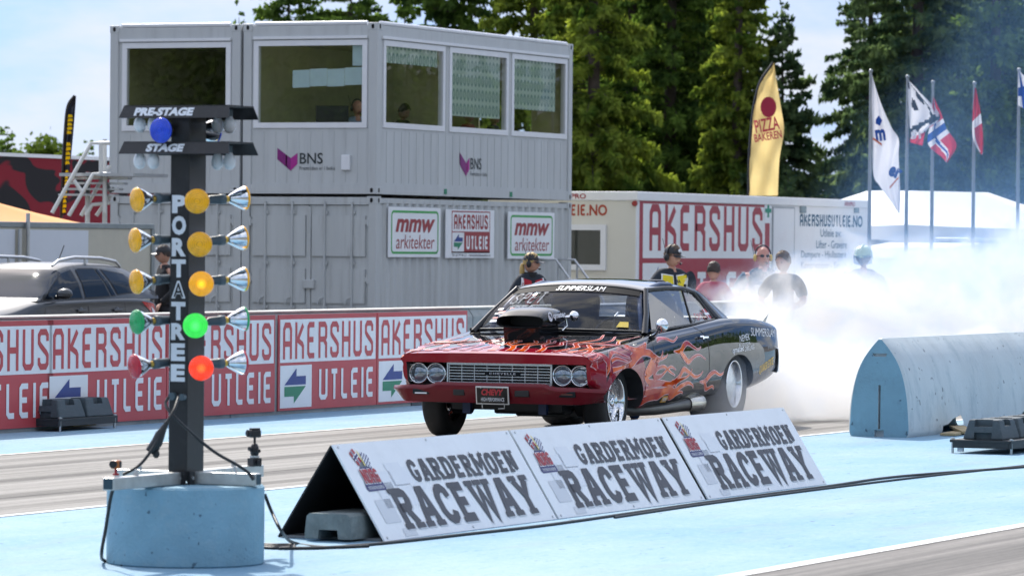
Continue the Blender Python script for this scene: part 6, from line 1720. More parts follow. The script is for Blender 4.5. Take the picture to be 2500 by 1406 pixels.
def onto(vf, org, ex, ey, dr, lift=.003, cutlen=.05):
    """lay a flat (verts, faces) on the body: start at org + ex*x + ey*y and fall along dr until the paint is met"""
    org, ex, ey, dr = Vector(org), Vector(ex), Vector(ey), Vector(dr)
    bm = bmesh.new()
    vs = [bm.verts.new(org + ex * p[0] + ey * p[1]) for p in vf[0]]
    for f in vf[1]:
        try: bm.faces.new([vs[i] for i in f])
        except ValueError: pass
    bmesh.ops.triangulate(bm, faces=[f for f in bm.faces if len(f.verts) > 3], quad_method='FIXED', ngon_method='EAR_CLIP')
    for _ in range(3):
        long_ = [e for e in bm.edges if e.calc_length() > cutlen]
        if not long_: break
        bmesh.ops.subdivide_edges(bm, edges=long_, cuts=1)
        bmesh.ops.triangulate(bm, faces=[f for f in bm.faces if len(f.verts) > 3])
    bad = []
    for v in bm.verts:
        hit, nrm, i, d = BVH.ray_cast(v.co, dr, 1.2)
        if hit is None: bad.append(v); continue
        if nrm.dot(dr) > 0: nrm = -nrm
        v.co = hit + nrm * lift
    bmesh.ops.delete(bm, geom=bad, context='VERTS')
    out = ([v.co.copy() for v in bm.verts], None); bm.verts.index_update()
    fs = [tuple(v.index for v in f.verts) for f in bm.faces]
    bm.free(); return out[0], fs
def decal(name, vf, org, ex, ey, dr, mat, lift=.003, parent=None):
    v, f = onto(vf, org, ex, ey, dr, lift); b = MB(); b.add(v, f, True); return b.build(name, mat, parent or body)
# ---- flames: tapering licks, a pale outline below the fill
C_IV = Matrix(((-math.cos(CAR_A), math.sin(CAR_A), 0), (-math.sin(CAR_A), -math.cos(CAR_A), 0), (0, 0, 1)))
def z2(p):        # survey of the flames on the photograph's left flank -> (x, z) on the plane y = .95
    d = C_IV @ ray(p[0], p[1]); s_ = C_IV @ (EYEP - Vector((CAR_U, CAR_V, 0))); t = (.95 - s_.y) / d.y; q = s_ + d * t; return q.x, q.z
A1 = lambda l: [(1160 + x * .2774, 670 + y * .2774, w * .2774) for x, y, w in l]
A2 = lambda l: [(1540 + x * .2774, 670 + y * .2774, w * .2774) for x, y, w in l]
LICKS = [A1(l) for l in (
    [(1010, 690, 40), (1075, 735, 60), (1125, 790, 55), (1140, 845, 14)], [(1095, 740, 60), (1160, 690, 55), (1165, 630, 40), (1230, 592, 34), (1315, 575, 30), (1345, 620, 40), (1425, 672, 28), (1500, 640, 16), (1535, 612, 2)],
    [(1170, 700, 50), (1205, 780, 44), (1195, 850, 40), (1220, 740, 24), (1262, 695, 18), (1320, 722, 14), (1372, 745, 2)], [(1225, 850, 30), (1290, 828, 20), (1370, 800, 40), (1425, 735, 50), (1480, 690, 50), (1545, 715, 34), (1590, 770, 60), (1560, 840, 50), (1500, 900, 40)],
    [(1225, 770, 24), (1262, 748, 18), (1310, 760, 12), (1350, 780, 3)], [(1240, 590, 8), (1200, 630, 14), (1180, 660, 10)])]
LICKS += [A2(l) for l in (
    [(0, 640, 44), (60, 688, 50), (112, 680, 40), (142, 640, 20), (160, 614, 3)], [(10, 760, 70), (60, 715, 60), (120, 692, 40), (172, 702, 44), (192, 755, 60), (160, 820, 60), (120, 900, 44), (150, 960, 40)],
    [(190, 740, 40), (232, 770, 18), (268, 725, 12), (282, 678, 2)], [(200, 718, 20), (250, 750, 16), (300, 735, 8), (322, 708, 2)],
    [(185, 880, 60), (232, 832, 24), (288, 820, 18), (332, 860, 13), (382, 895, 2)], [(190, 920, 50), (258, 900, 20), (308, 845, 16), (348, 820, 10), (388, 846, 2)],
    [(150, 970, 60), (260, 965, 40), (345, 972, 34), (412, 920, 34), (455, 845, 34), (505, 868, 24), (560, 908, 18), (605, 890, 10), (627, 858, 2)], [(355, 958, 30), (430, 932, 18), (485, 908, 12), (520, 872, 7), (528, 835, 2)],
    [(125, 1030, 70), (235, 1045, 50), (335, 1025, 50), (390, 1035, 40), (440, 990, 30), (500, 962, 20), (540, 978, 8), (554, 1004, 2)], [(345, 1050, 46), (370, 1085, 40), (418, 1052, 20), (452, 1040, 9), (470, 1052, 2)],
    [(385, 1000, 30), (398, 955, 26), (440, 930, 14), (500, 905, 3)], [(100, 1140, 60), (170, 1095, 44), (250, 1075, 40), (322, 1022, 40), (372, 975, 34)], [(60, 1215, 40), (90, 1165, 40), (140, 1110, 36)], [(215, 1080, 40), (255, 1085, 34), (300, 1050, 20)],
    [(374, 685, 2), (435, 681, 32), (465, 636, 38), (500, 612, 24), (545, 645, 15), (585, 668, 8), (615, 645, 1)], [(430, 683, 28), (465, 737, 40), (500, 774, 30), (545, 735, 18), (595, 716, 8), (649, 753, 1)],
    [(602, 950, 2), (650, 946, 30), (690, 892, 34), (730, 866, 20), (780, 890, 11), (827, 849, 1)], [(648, 950, 26), (664, 1000, 30), (682, 1014, 20), (720, 990, 11), (745, 1016, 1)], [(245, 600, 1), (282, 576, 13), (330, 575, 15), (380, 596, 8), (426, 556, 1)])]
fo_v, fo_f, fi_v, fi_f = [], [], [], []
def lick(l3, ex_lift):
    """l3: (x, z, width) in metres along a lick -> outline ribbon and fill ribbon"""
    c = catmull(l3, 6); pts = c[:, :2]; w = np.maximum(c[:, 2], .002)
    for (vv, ff, ww, zz) in ((fo_v, fo_f, w + .016, 0), (fi_v, fi_f, w, 0)):
        v, f = ribbon([tuple(p) for p in pts], list(ww)); k = len(vv); vv.extend(v); ff.extend([tuple(i + k for i in q) for q in f])
for l in LICKS:
    L3 = []
    for i, (px, py, w) in enumerate(l):
        x, z = z2((px, py)); xa, za = z2((px, py + 4)); sc = abs(za - z) / 4
        L3.append((x, z, w * sc * 1.25))
    lick(L3, 0)
ox = Vector((0, 1.5, 0))
decal('flame_outline', (fo_v, fo_f), ox, X3, Z3, -Y3, M_FLINE, .0022)
decal('flame', (fi_v, fi_f), ox, X3, Z3, -Y3, M_FLAME, .0036)
# the same licks mirrored on the far flank
decal('flame_outline', (fo_v, fo_f), -ox, X3, Z3, Y3, M_FLINE, .0022)
decal('flame', (fi_v, fi_f), -ox, X3, Z3, Y3, M_FLAME, .0036)
fo_v, fo_f, fi_v, fi_f = [], [], [], []
g = np.random.default_rng(21)
for k in range(12):
    y = -.78 + 1.56 * k / 11 + g.normal(0, .012); L_ = .62 + .55 * g.random(); s_ = g.choice((-1, 1)) * (.03 + .035 * g.random()); w0 = .046 + .03 * g.random()
    lick([(.74, y, w0), (.62, y + s_ * .2, w0 * .8), (.62 - L_ * .22, y + s_, w0 * .62), (.62 - L_ * .45, y - s_ * .8, w0 * .5), (.62 - L_ * .72, y + s_ * .7, w0 * .3), (.62 - L_, y - s_ * .5, .003)], 0)
    if k % 2 == 0:
        lick([(.50, y + s_, w0 * .6), (.36, y + s_ * 2.6, w0 * .42), (.18, y + s_ * 2.0, w0 * .26), (.02, y + s_ * 3.2, .003)], 0)
ox = Vector((0, 0, 1.5))
decal('flame_outline', (fo_v, fo_f), ox, X3, Y3, -Z3, M_FLINE, .0022)
decal('flame', (fi_v, fi_f), ox, X3, Y3, -Z3, M_FLAME, .0036)
# ---- lettering on the left rear wing (reads towards the tail)
def side_text(vf, x, z, mat, rise=0.0): decal('lettering', vf, (x, 1.5, z), (-1, 0, rise), (0, 0, 1), (0, -1, 0), mat, .003)
W_ = M_WLET
side_text(fit(txt('NEMEK', 1, .012), .30, .06), -2.76, .785, W_, .06)
side_text(fit(txt('RIG SOLUTIONS', 1), .33, .028), -2.73, .742, W_, .05)
side_text(fit(txt('qmatec', 1, .02), .32, .06), -2.55, .672, W_, .06); side_text(fit(txt('DRILLING', 1), .28, .045), -2.90, .698, W_, .06)
side_text(fit(txt('SUMMERSLAM', 1, .012, .15), .84, .075), -3.10, .838, W_, -.03)
yv = pm('bright yellow vinyl', (.80, .50, .02), .45, var=0)
side_text(fit(txt('QUAKER STATE', 1, .012), .46, .085), -3.37, .47, yv, .17)
side_text(poly2([(0, 0), (.16, 0), (.16, .055), (0, .055)]), -.76, .295, pm('amber sticker', (.62, .30, .02), .4), .0)
decal('lettering', fit(txt('NDRG', 1, .02), .11, .03), (-.785, 1.5, .308), (-1, 0, 0), (0, 0, 1), (0, -1, 0), W_, .006)
side_text(fit(txt('qmatec rig', 1), .3, .04), -3.62, .70, pm('grey vinyl', (.2, .22, .25), .4), .0)
# ---- panel gaps
def gap(pts): 
    v, f = ribbon(catmull(pts, 6), .010); decal('panel_gap', (v, f), (0, 1.5, 0), X3, Z3, -Y3, M_RUBR, .0015)
gap([(-.52, .90), (-.50, .80), (-.51, .60), (-.54, .30)]); gap([(-1.62, .97), (-1.74, .91), (-1.87, .84), (-1.93, .70), (-1.94, .36)])
v, f = ribbon([(-.60, -.80), (-.64, -.3), (-.65, 0), (-.64, .3), (-.60, .80)], .012); decal('panel_gap', (v, f), (0, 0, 1.5), X3, Y3, -Z3, M_RUBR, .0015)
for s in (-1, 1):
    v, f = ribbon([(.80, s * .80), (.3, s * .775), (-.60, s * .775)], .009); decal('panel_gap', (v, f), (0, 0, 1.5), X3, Y3, -Z3, M_RUBR, .0015)
# ---- door handle, mirror
m = MB(); m.box((-1.78, .965, .845), (.17, .022, .022), bev=.006); m.cyl((-1.70, .955, .845), (-1.70, .985, .845), .016); m.build('door_handle', M_CHR, car)
mir = MB(); mir.tube([(-.60, .90, .875), (-.57, .945, .90), (-.53, .985, .945)], [.018, .014, .012], 8); mr_ = mir.build('wing_mirror', M_CHR, car)
m = MB(); T = Matrix.Translation((-.525, 1.01, .967)) @ Matrix.Rotation(R_(-90), 4, 'Y') @ Matrix.Rotation(R_(-14), 4, 'X'); m.lathe([(0, -.050), (.028, -.045), (.05, -.028), (.060, -.005), (.060, .006), (.054, .010), (0, .011)], T, 24); m.build('mirror_shell', M_CHR, mr_)
m = MB(); m.ell((-.62, .89, .868), (.07, .03, .02), 12, 6); m.build('mirror_foot', M_CBLK, mr_)
# ---- roof, pillars and glass
def arc_row(x, hw, zs, zc, n=15):
    return [Vector((x, hw * math.sin(math.pi / 2 * t) if False else hw * t, zs + (zc - zs) * (1 - abs(t) ** 2.6))) for t in np.linspace(-1, 1, n)]
ROOF = [(-1.16, .565, 1.245, 1.295), (-1.24, .60, 1.268, 1.325), (-1.45, .628, 1.280, 1.348), (-1.8, .64, 1.286, 1.357), (-2.15, .638, 1.282, 1.352), (-2.4, .625, 1.268, 1.332), (-2.52, .61, 1.25, 1.312)]
RC = catmull(ROOF, 4)
m = MB(); rows = [arc_row(*r) for r in RC]
low = [[p - Vector((0, 0, .03)) for p in r] for r in rows]
m.grid(rows, True); m.grid([r[::-1] for r in low], True)
for a_, b_ in ((rows[0], low[0]), (rows[-1], low[-1])): m.grid([b_, a_], False)
m.grid([[r[0] for r in rows], [r[0] for r in low]], False); m.grid([[r[-1] for r in low], [r[-1] for r in rows]], False)
roof = clean_normals(m.build('roof', pm('gloss black roof', (.006, .0065, .008), .08, var=0, spec=.5, coat=.6), car)); sharp(roof, 40)
for s in (1, -1):
    m = MB(); P = [Vector((-.66, s * .80, .875)), Vector((-.90, s * .725, 1.045)), Vector((-1.08, s * .655, 1.17)), Vector((-1.22, s * .605, 1.262))]
    m.tube(P, [.034, .028, .026, .026], 8); m.build('windscreen_pillar', M_CBLK, car)
    # gutter and window top rail
    m = MB(); m.tube([Vector((-1.22, s * .607, 1.262)), Vector((-1.6, s * .640, 1.277)), Vector((-2.05, s * .650, 1.272)), Vector((-2.32, s * .655, 1.240)), Vector((-2.46, s * .70, 1.12)), Vector((-2.53, s * .775, .995))], .020, 8); m.build('window_rail', M_RUBR, car)
    # sail panel
    fr = catmull([(-2.00, .648, 1.275), (-2.30, .655, 1.245), (-2.45, .70, 1.125), (-2.53, .775, .985)], 5); bk = catmull([(-2.46, .600, 1.278), (-2.66, .625, 1.225), (-2.88, .665, 1.125), (-3.14, .735, .985)], 5)
    md_ = catmull([(-2.22, .640, 1.285), (-2.48, .655, 1.24), (-2.68, .70, 1.13), (-2.85, .785, .985)], 5)
    m = MB(); m.grid([[Vector((p[0], s * p[1], p[2])) for p in c] for c in (fr, md_, bk)], True)
    o = m.build('roof_pillar', M_CBLK, car); o.modifiers.new('s', 'SOLIDIFY').thickness = .02
    me2 = evaluated(o); o.modifiers.clear(); o.data = me2
    # side glass
    D = [(-.74, .835, .925), (-1.76, .845, .955), (-2.04, .648, 1.268), (-1.64, .640, 1.272), (-1.25, .612, 1.255)]
    m = MB(); m.add([Vector((p[0], s * p[1], p[2])) for p in D], [tuple(range(5))]); m.build('door_glass', M_LEX, car)
    Q = [(-1.78, .845, .957), (-2.50, .79, .985), (-2.44, .70, 1.12), (-2.31, .655, 1.235), (-2.06, .648, 1.266)]
    m = MB(); m.add([Vector((p[0], s * p[1], p[2])) for p in Q], [tuple(range(5))]); qg = m.build('quarter_glass', M_LEX, car)
    m = MB(); m.tube([Vector((-1.77, s * .848, .957)), Vector((-2.05, s * .651, 1.267))], .009, 6); m.build('glass_divider', M_RUBR, car)
    m = MB(); m.tube([Vector((-.70, s * .84, .905)), Vector((-1.2, s * .85, .932)), Vector((-1.76, s * .855, .957)), Vector((-2.1, s * .845, .975)), Vector((-2.53, s * .80, .99))], .013, 6); m.build('belt_moulding', M_RUBR, car)
    m = MB()
    for k in range(9):
        t = k / 8; p = catmull([(-2.12, .655, 1.262), (-2.34, .665, 1.205), (-2.46, .715, 1.09), (-2.53, .775, .995)], 8)[int(t * 24)]
        m.ell((p[0] + .03, s * (p[1] + .012), p[2] - .012), (.006, .004, .006), 6, 4)
    m.build('glass_rivet', M_STEEL, qg)
    if s > 0:
        m = MB(); m.add([Vector((-1.72, .842, 1.04)), Vector((-2.02, .775, 1.06)), Vector((-2.03, .73, 1.10)), Vector((-1.76, .79, 1.08))], [(0, 1, 2, 3)])
        m = MB(); o1 = Vector((-2.30, .803, 1.0)); e1 = Vector((-1, -.05, .02)).normalized(); e2 = Vector((.1, -.55, .8)).normalized(); n1 = e1.cross(e2); n1 = n1 if n1.y > 0 else -n1
        put(m, poly2([(0, 0), (.14, 0), (.12, .10), (0, .10)]), o1, e1, e2, n1, .008); m.build('flag_sticker', M_EMR, qg)
        m = MB(); put(m, poly2([(0, .035), (.14, .035), (.14, .06), (0, .06)]), o1, e1, e2, n1, .010); put(m, poly2([(.035, 0), (.06, 0), (.06, .1), (.035, .1)]), o1, e1, e2, n1, .0105); m.build('flag_sticker', W_, qg)
        m = MB(); put(m, fit(txt('OMT', 1, .05), .30, .075), Vector((-1.92, .835, .985)), e1, e2, n1, .012); m.build('window_sticker', pm('faded red sticker', (.5, .12, .12), .5), qg)
# windscreen, rear window
wb = lambda t: Vector((-.70 + .10 * (1 - t * t) * 1.0, .775 * t, .905 + .012 * (1 - t * t)))
wt = lambda t: Vector((-1.185 + .06 * (1 - t * t), .585 * t, 1.252 + .045 * (1 - abs(t) ** 2.6)))
WR = []
for i in range(9):
    u = i / 8; WR.append([wb(t) * (1 - u) + wt(t) * u + Vector((.018, 0, .02)) * math.sin(math.pi * u) for t in np.linspace(-1, 1, 17)])
m = MB(); m.grid(WR, True); ws = m.build('windscreen', M_WS, car)
def wsp(a, b):      # point on the windscreen: a across (-1 right side .. 1 left side), b up
    return wb(a) * (1 - b) + wt(a) * b + Vector((.018, 0, .02)) * math.sin(math.pi * b)
m = MB(); m.tube(WR[0], .012, 6); m.tube(WR[-1], .012, 6); m.build('windscreen_seal', M_RUBR, car)
m = MB(); m.grid([[wsp(t, u) + Vector((.004, 0, .004)) for t in np.linspace(-.97, .97, 17)] for u in (.825, .985)], True); m.build('sun_strip', pm('matt black sun strip', (.008, .009, .012), .6, var=0, spec=.05), ws)
def ws_text(vf, a0, a1, b0, b1, mat, lift=.008):
    X = max(p[0] for p in vf[0]); Yy = max(p[1] for p in vf[0]); b = MB()
    b.add([wsp(a0 + (a1 - a0) * p[0] / X, b0 + (b1 - b0) * p[1] / Yy) + Vector((lift, 0, lift)) for p in vf[0]], vf[1], False); return b.build('lettering', mat, ws)
ws_text(txt('SUMMERSLAM', 1, .014, .3), -.28, .47, .845, .968, W_)
CHALK = pm('white window chalk', (.34, .36, .40), .8, var=.3, scale=60)
ws_text(strokes('SPET', 1, .09, .3, shear=.15), -.84, -.36, .53, .80, CHALK)
ws_text(strokes('6258', 1, .09, .3, shear=.15), -.80, -.44, .27, .47, CHALK)
g = np.random.default_rng(3)
stc = [W_, M_EMR, pm('yellow sticker', (.7, .5, .05), .5), M_NAVY, pm('silver sticker', (.5, .52, .55), .4), W_, W_]
for k in range(16):
    a0 = -.93 + .26 * g.random(); b0 = .05 + .36 * g.random(); a0 += (b0 - .05) * .0; w_ = .05 + .08 * g.random(); h_ = .03 + .04 * g.random(); b = MB()
    b.add([wsp(a0, b0) + Vector((.007 + k * .0004,) * 2 + (.006,)) if False else wsp(a0, b0) + Vector((.006 + k * .0005, 0, .006)), wsp(a0 + w_, b0) + Vector((.006 + k * .0005, 0, .006)), wsp(a0 + w_, b0 + h_) + Vector((.006 + k * .0005, 0, .006)), wsp(a0, b0 + h_) + Vector((.006 + k * .0005, 0, .006))], [(0, 1, 2, 3)]); b.build('windscreen_sticker', stc[k % 7], ws)
b = MB(); b.add([wsp(.70, .06) + Vector((.008, 0, .008)), wsp(.84, .06) + Vector((.008, 0, .008)), wsp(.84, .17) + Vector((.008, 0, .008)), wsp(.74, .17) + Vector((.008, 0, .008))], [(0, 1, 2, 3)]); b.build('windscreen_sticker', stc[2], ws)
m = MB(); rb = [(-2.50, .585, 1.265), (-2.66, .615, 1.22), (-2.88, .66, 1.12), (-3.13, .725, .99)]; rows = []
for p in catmull(rb, 4): rows.append([Vector((p[0] - .03 * (1 - t * t), p[1] * t, p[2] + .03 * (1 - t * t))) for t in np.linspace(-1, 1, 9)])
m.grid(rows, True); m.build('rear_window', M_WS, car)
# ---- bonnet scoop with mouth, butterflies box and breather
sc = empty('bonnet_scoop', (0, -.05, 0), 0, car)
def scoop_row(x, hw, z0, z1, k=26, pw=3.2):
    out = []
    for i in range(k):
        t = 2 * math.pi * i / k; c, s = math.cos(t), math.sin(t)
        e = 2 / pw
        out.append(Vector((x, hw * math.copysign(abs(c) ** e, c), (z0 + z1) / 2 + (z1 - z0) / 2 * math.copysign(abs(s) ** e, s))))
    return out
m = MB(); rr = [scoop_row(*a) for a in ((.13, .218, .938, 1.045), (.07, .227, .928, 1.075), (-.08, .230, .928, 1.112), (-.26, .226, .935, 1.118), (-.42, .205, .95, 1.10), (-.55, .16, .965, 1.06), (-.63, .09, .98, 1.03))]
m.grid(rr, True, True); m.add(rr[-1], [tuple(range(26))], False)
inn = [scoop_row(.13, .207, .946, 1.037), scoop_row(-.10, .18, .952, 1.035)]; m.grid([rr[0], inn[0]], True, True)
m.build('scoop_shell', M_CBLK, sc)
m = MB(); m.grid([inn[0], inn[1]], True, True); m.add(inn[1], [tuple(range(26))[::-1]], False); m.build('scoop_mouth', M_RUBR, sc)
m = MB(); m.prism([(.07, .80), (.10, .945), (-.36, .955), (-.38, .83)], (0, .165, 0), X3, Z3, -Y3, .33); m.build('scoop_base', M_CBLK, sc)
m = MB(); m.tube([(-.46, .12, 1.02), (-.52, .22, 1.03)], .014, 8); m.tube([(-.50, .18, 1.02), (-.51, .19, .95), (-.46, .16, .91)], .012, 6); m.ell((-.535, .245, 1.035), (.045, .045, .045), 16, 10); m.build('breather', M_CHR, sc)
m = MB()
q0 = Vector((.05, .231, 1.0)); ex_, ey_ = Vector((-1, .0, .04)).normalized(), Vector((0, -.22, .97)).normalized(); nn = ex_.cross(ey_); nn = nn if nn.y > 0 else -nn
put(m, fit(txt('qmatec', 1, .04), .30, .060), q0 + ex_ * .11, ex_, ey_, nn, .008)
ring = [(.035 + .028 * math.cos(t * .42), .03 + .03 * math.sin(t * .42)) for t in range(16)]; put(m, ribbon([(a * 1.4, b_ * 1.15) for a, b_ in ring], .016), q0 - ex_ * .005, ex_, ey_, nn, .008); put(m, ribbon([(.035, .045), (.035, .025), (.06, .012)], .016), q0 - ex_ * .005, ex_, ey_, nn, .0085); m.build('lettering', W_, sc)
# ---- face: grille, lamps, bumper, plate
gr = empty('grille', (0, 0, 0), 0, car)
m = MB(); m.box2((.662, -.81, .436), (.668, .81, .652)); m.build('grille_back', M_UND, gr)
m = MB()
for k in range(7): m.box2((.705, -.46, .483 + .0245 * k), (.722, .46, .489 + .0245 * k))
m.box2((.70, -.475, .640 - .003), (.735, .475, .650)); m.box2((.70, -.475, .462), (.735, .475, .474)); m.build('grille_bar', M_GRILL, gr)
for k in range(9): m = MB(); m.box((.7125, -.46 + .115 * k, .556), (.011, .005, .16)); m.build('grille_upright', M_GRILL, gr)
for s in (-1, 1): m = MB(); m.box((.712, s * .472, .556), (.03, .012, .185)); m.build('grille_end', M_GRILL, gr)
m = MB()
for s in (-1, 1):
    for k in range(6): m.box2((.69, s * .79 - .055, .483 + .0265 * k), (.735, s * .79 + .02, .496 + .0265 * k))
m.build('side_louvre', M_GRILL, gr)
m = MB(); m.prism([(-.15, -.014), (.15, -.014), (.165, .006), (.14, .016), (-.14, .016), (-.165, .006)], (.724, .03, .562), Y3, Z3, X3, .008); bd = m.build('name_badge', M_CBLK, gr)
m = MB(); put(m, fit(txt('CHEVELLE', 1, .02, sx=1, space=1.3), .24, .017), (.732, -.09, .554), Y3, Z3, X3, .002); m.build('lettering', W_, gr)
M_LENS = pm('headlamp glass', (.26, .31, .36), .06, .6, var=.35, scale=16, coat=1)
for y in (-.735, -.575, .575, .735):
    h = empty('headlamp', (.70, y, .556), 0, car); T = Matrix.Rotation(R_(90), 4, 'Y')
    m = MB(); m.lathe([(.092, -.03), (.094, .028), (.088, .040), (.080, .040), (.077, .026)], T, 32, True, False); m.build('headlamp_rim', M_CHR, h)
    m = MB(); m.lathe([(.078, .020), (.072, .030), (.05, .040), (.02, .046), (0, .047)], T, 32); m.build('headlamp_lens', M_LENS, h)
bp = MB(); rows = []
# bumper: wraps round the nose, higher in the middle
for t in np.linspace(-1, 1, 33):
    y = .965 * t; wrap = max(0, abs(t) - .80) / .20
    x = .955 - .05 * t * t - .17 * wrap ** 2; hz = .0 if abs(t) < .52 else min(1, (abs(t) - .52) / .06)
    top = .490 - .030 * hz - .012 * wrap; bot = .318 + .02 * wrap; cut_ = wrap * .06
    yy = y + (0 if True else 0)
    ins = .055 * wrap ** 1.5 * (1 if t > 0 else -1)
    rows.append([Vector((x - .14, yy, top - .006)), Vector((x - .02, yy, top)), Vector((x, yy, top - .018)), Vector((x + .004, yy, top - .03)), Vector((x - .012, yy - ins * .45, (top + bot) / 2)), Vector((x - .05 - .05 * wrap, yy - ins, bot)), Vector((x - .14, yy - ins, bot - .002))])
bp.grid(rows, True); bmp = bp.build('front_bumper', M_CRD, car)
o = bmp; o.modifiers.new('s', 'SOLIDIFY').thickness = .012; me2 = evaluated(o); o.modifiers.clear(); o.data = me2; sharp(o, 35)
m = MB(); m.box2((.72, -.80, .425), (.86, .80, .46)); m.build('splash_pan', M_CRD, car)
def bump_x(y, z): t = y / .985; return .955 - .05 * t * t - .02
for y, w_, h_, nm, mt in ((-.63, .15, .045, 'turn_signal', M_CBLK), (.69, .15, .05, 'turn_signal', M_CBLK), (.29, .13, .055, 'bumper_slot', M_RUBR), (-.28, .10, .05, 'bumper_slot', M_RUBR)):
    m = MB(); m.box((bump_x(y, 0) + .004, y, .405), (.03, w_, h_), bev=.006, rz=-.10 * y); sg = m.build(nm, mt, bmp)
    if nm == 'turn_signal':
        m = MB(); m.box((bump_x(y, 0) + .020, y, .405 - (.012 if y < 0 else 0)), (.004, w_ * .7, h_ * .25), rz=-.10 * y); m.build('signal_lens', W_ if y < 0 else pm('amber brown lens', (.10, .03, .02), .2), bmp)
pl = empty('licence_plate', (.965, .035, .385), 0, car); pl.rotation_euler = (0, R_(8), 0)
m = MB(); m.box((0, 0, 0), (.012, .30, .155), bev=.004); m.build('plate_frame', M_STEEL, pl)
m = MB(); m.box((.006, 0, 0), (.006, .275, .13)); m.build('plate_face', M_CBLK, pl)
m = MB(); put(m, fit(txt('CHEVY', 1, .05, .2), .20, .055), (.009, -.095, .002), Y3, Z3, X3, .002); m.build('lettering', M_EMR, pl)
m = MB(); put(m, fit(txt('HIGH PERFORMANCE', 1, .0, .1), .21, .032), (.009, -.10, -.048), Y3, Z3, X3, .002); m.build('lettering', W_, pl)
m = MB()
for y in (-.10, .10):
    for z in (-.068, .068): m.cyl((.008, y, z), (.011, y, z), .006, n=8)
m.build('plate_screw', M_STEEL, pl)
m = MB(); m.tube([(-.01, .10, -.07), (-.01, .10, -.11), (-.02, .04, -.115)], .005, 6); m.tube([(-.01, -.10, -.07), (-.01, -.10, -.11)], .005, 6); m.build('plate_bracket', M_STEEL, pl)
# ---- wheels
def wheel(x, y, z, R, wd, rimr, side, rear=False):
    wh = empty('wheel', (x, y, z), 0, car)
    T = Matrix.Rotation(R_(-90 * side), 4, 'X')       # local +Z of the lathe points outwards
    hw_ = wd / 2
    m = MB(); m.lathe([(rimr - .015, -hw_ + .01), (rimr + .01, -hw_), (R * .88, -hw_ - .004), (R * .965, -hw_ + .015), (R, -hw_ + .045), (R, 0), (R, hw_ - .045), (R * .965, hw_ - .015), (R * .88, hw_ + .004), (rimr + .01, hw_), (rimr - .015, hw_ - .01)], T, 48, True, False); m.build('tyre', M_TYRE2 if rear else M_TYRE, wh)
    dp = hw_ * (.9 if not rear else 1.0)
    m = MB(); m.lathe([(rimr + .004, hw_ - .004), (rimr + .008, hw_ + .006), (rimr - .004, hw_ + .010), (rimr - .016, hw_ + .002), (rimr - .022, hw_ - dp * .35), (rimr - .030, hw_ - dp * .55), (rimr - .032, hw_ - dp * .62), (rimr - .045, hw_ - dp * .66), (rimr - .05, hw_ - dp * .95)], T, 40, True, False)
    m.lathe([(rimr, -hw_ + .005), (rimr - .03, -hw_ + .03), (rimr - .04, -hw_ + .1 * (wd / .3)), (.05, -hw_ + .06 * (wd / .3))], T, 32, True, False)
    for k in range(20):
        a = 6.283 * k / 20; p = T @ Vector(((rimr - .029) * math.cos(a), (rimr - .029) * math.sin(a), hw_ - dp * .55)); q = T @ Vector(((rimr - .029) * math.cos(a), (rimr - .029) * math.sin(a), hw_ - dp * .40)); m.cyl(p, q, .006, n=6)
    rim = m.build('rim', M_ALUM, wh)
    m = MB(); m.lathe([(rimr - .045, hw_ - dp * .93), (rimr * .6, hw_ - dp * .95), (.0, hw_ - dp * .95)], T, 32, True, False); m.build('rim_well', M_UND, wh)
    m = MB()
    for k in range(5):
        a = 6.283 * k / 5; c_, s_ = math.cos(a), math.sin(a); tx, ty = -s_, c_
        P_ = [(.045 * c_ + .030 * tx, .045 * s_ + .030 * ty), (.045 * c_ - .030 * tx, .045 * s_ - .030 * ty), ((rimr - .045) * c_ - .042 * tx, (rimr - .045) * s_ - .042 * ty), ((rimr - .045) * c_ + .042 * tx, (rimr - .045) * s_ + .042 * ty)]
        vs = [T @ Vector((p[0], p[1], hw_ - dp * (.72 if i in (0, 1) else .80))) for i, p in enumerate(P_)] + [T @ Vector((p[0], p[1], hw_ - dp * .92)) for p in P_]
        m.add(vs, [(0, 1, 2, 3), (0, 4, 5, 1), (1, 5, 6, 2), (2, 6, 7, 3), (3, 7, 4, 0)], False)
    m.lathe([(.075, hw_ - dp * .92), (.07, hw_ - dp * .70), (0, hw_ - dp * .69)], T, 24, True, False)
    m.build('spoke', M_ALUM, wh)
    m = MB(); m.lathe([(.05, hw_ - dp * .70), (.048, hw_ - dp * .30), (.040, hw_ - dp * .22), (.0, hw_ - dp * .20)], T, 18); m.build('hub_cap', M_CHR, wh)
    m = MB()
    for k in range(5):
        a = 6.283 * k / 5; p = T @ Vector((.085 * math.cos(a), .085 * math.sin(a), hw_ - dp * .74)); q = T @ Vector((.085 * math.cos(a), .085 * math.sin(a), hw_ - dp * .45)); m.cyl(p, q, .011, n=6)
    m.build('wheel_nut', M_CHR, wh)
    return wh
for s in (1, -1):
    wheel(FAX, s * .735, .322, .33, .19, .205, s)
    w_ = wheel(RAX, s * .735, .405, .41, .33, .215, s, True)
    m = MB(); T = Matrix.Rotation(R_(-90 * s), 4, 'X'); m.lathe([(.190, .128), (.12, .138), (0, .141)], T, 32, True, False); m.build('wheel_disc', pm('spun aluminium disc', (.55, .57, .60), .25, .9, var=.05), w_)
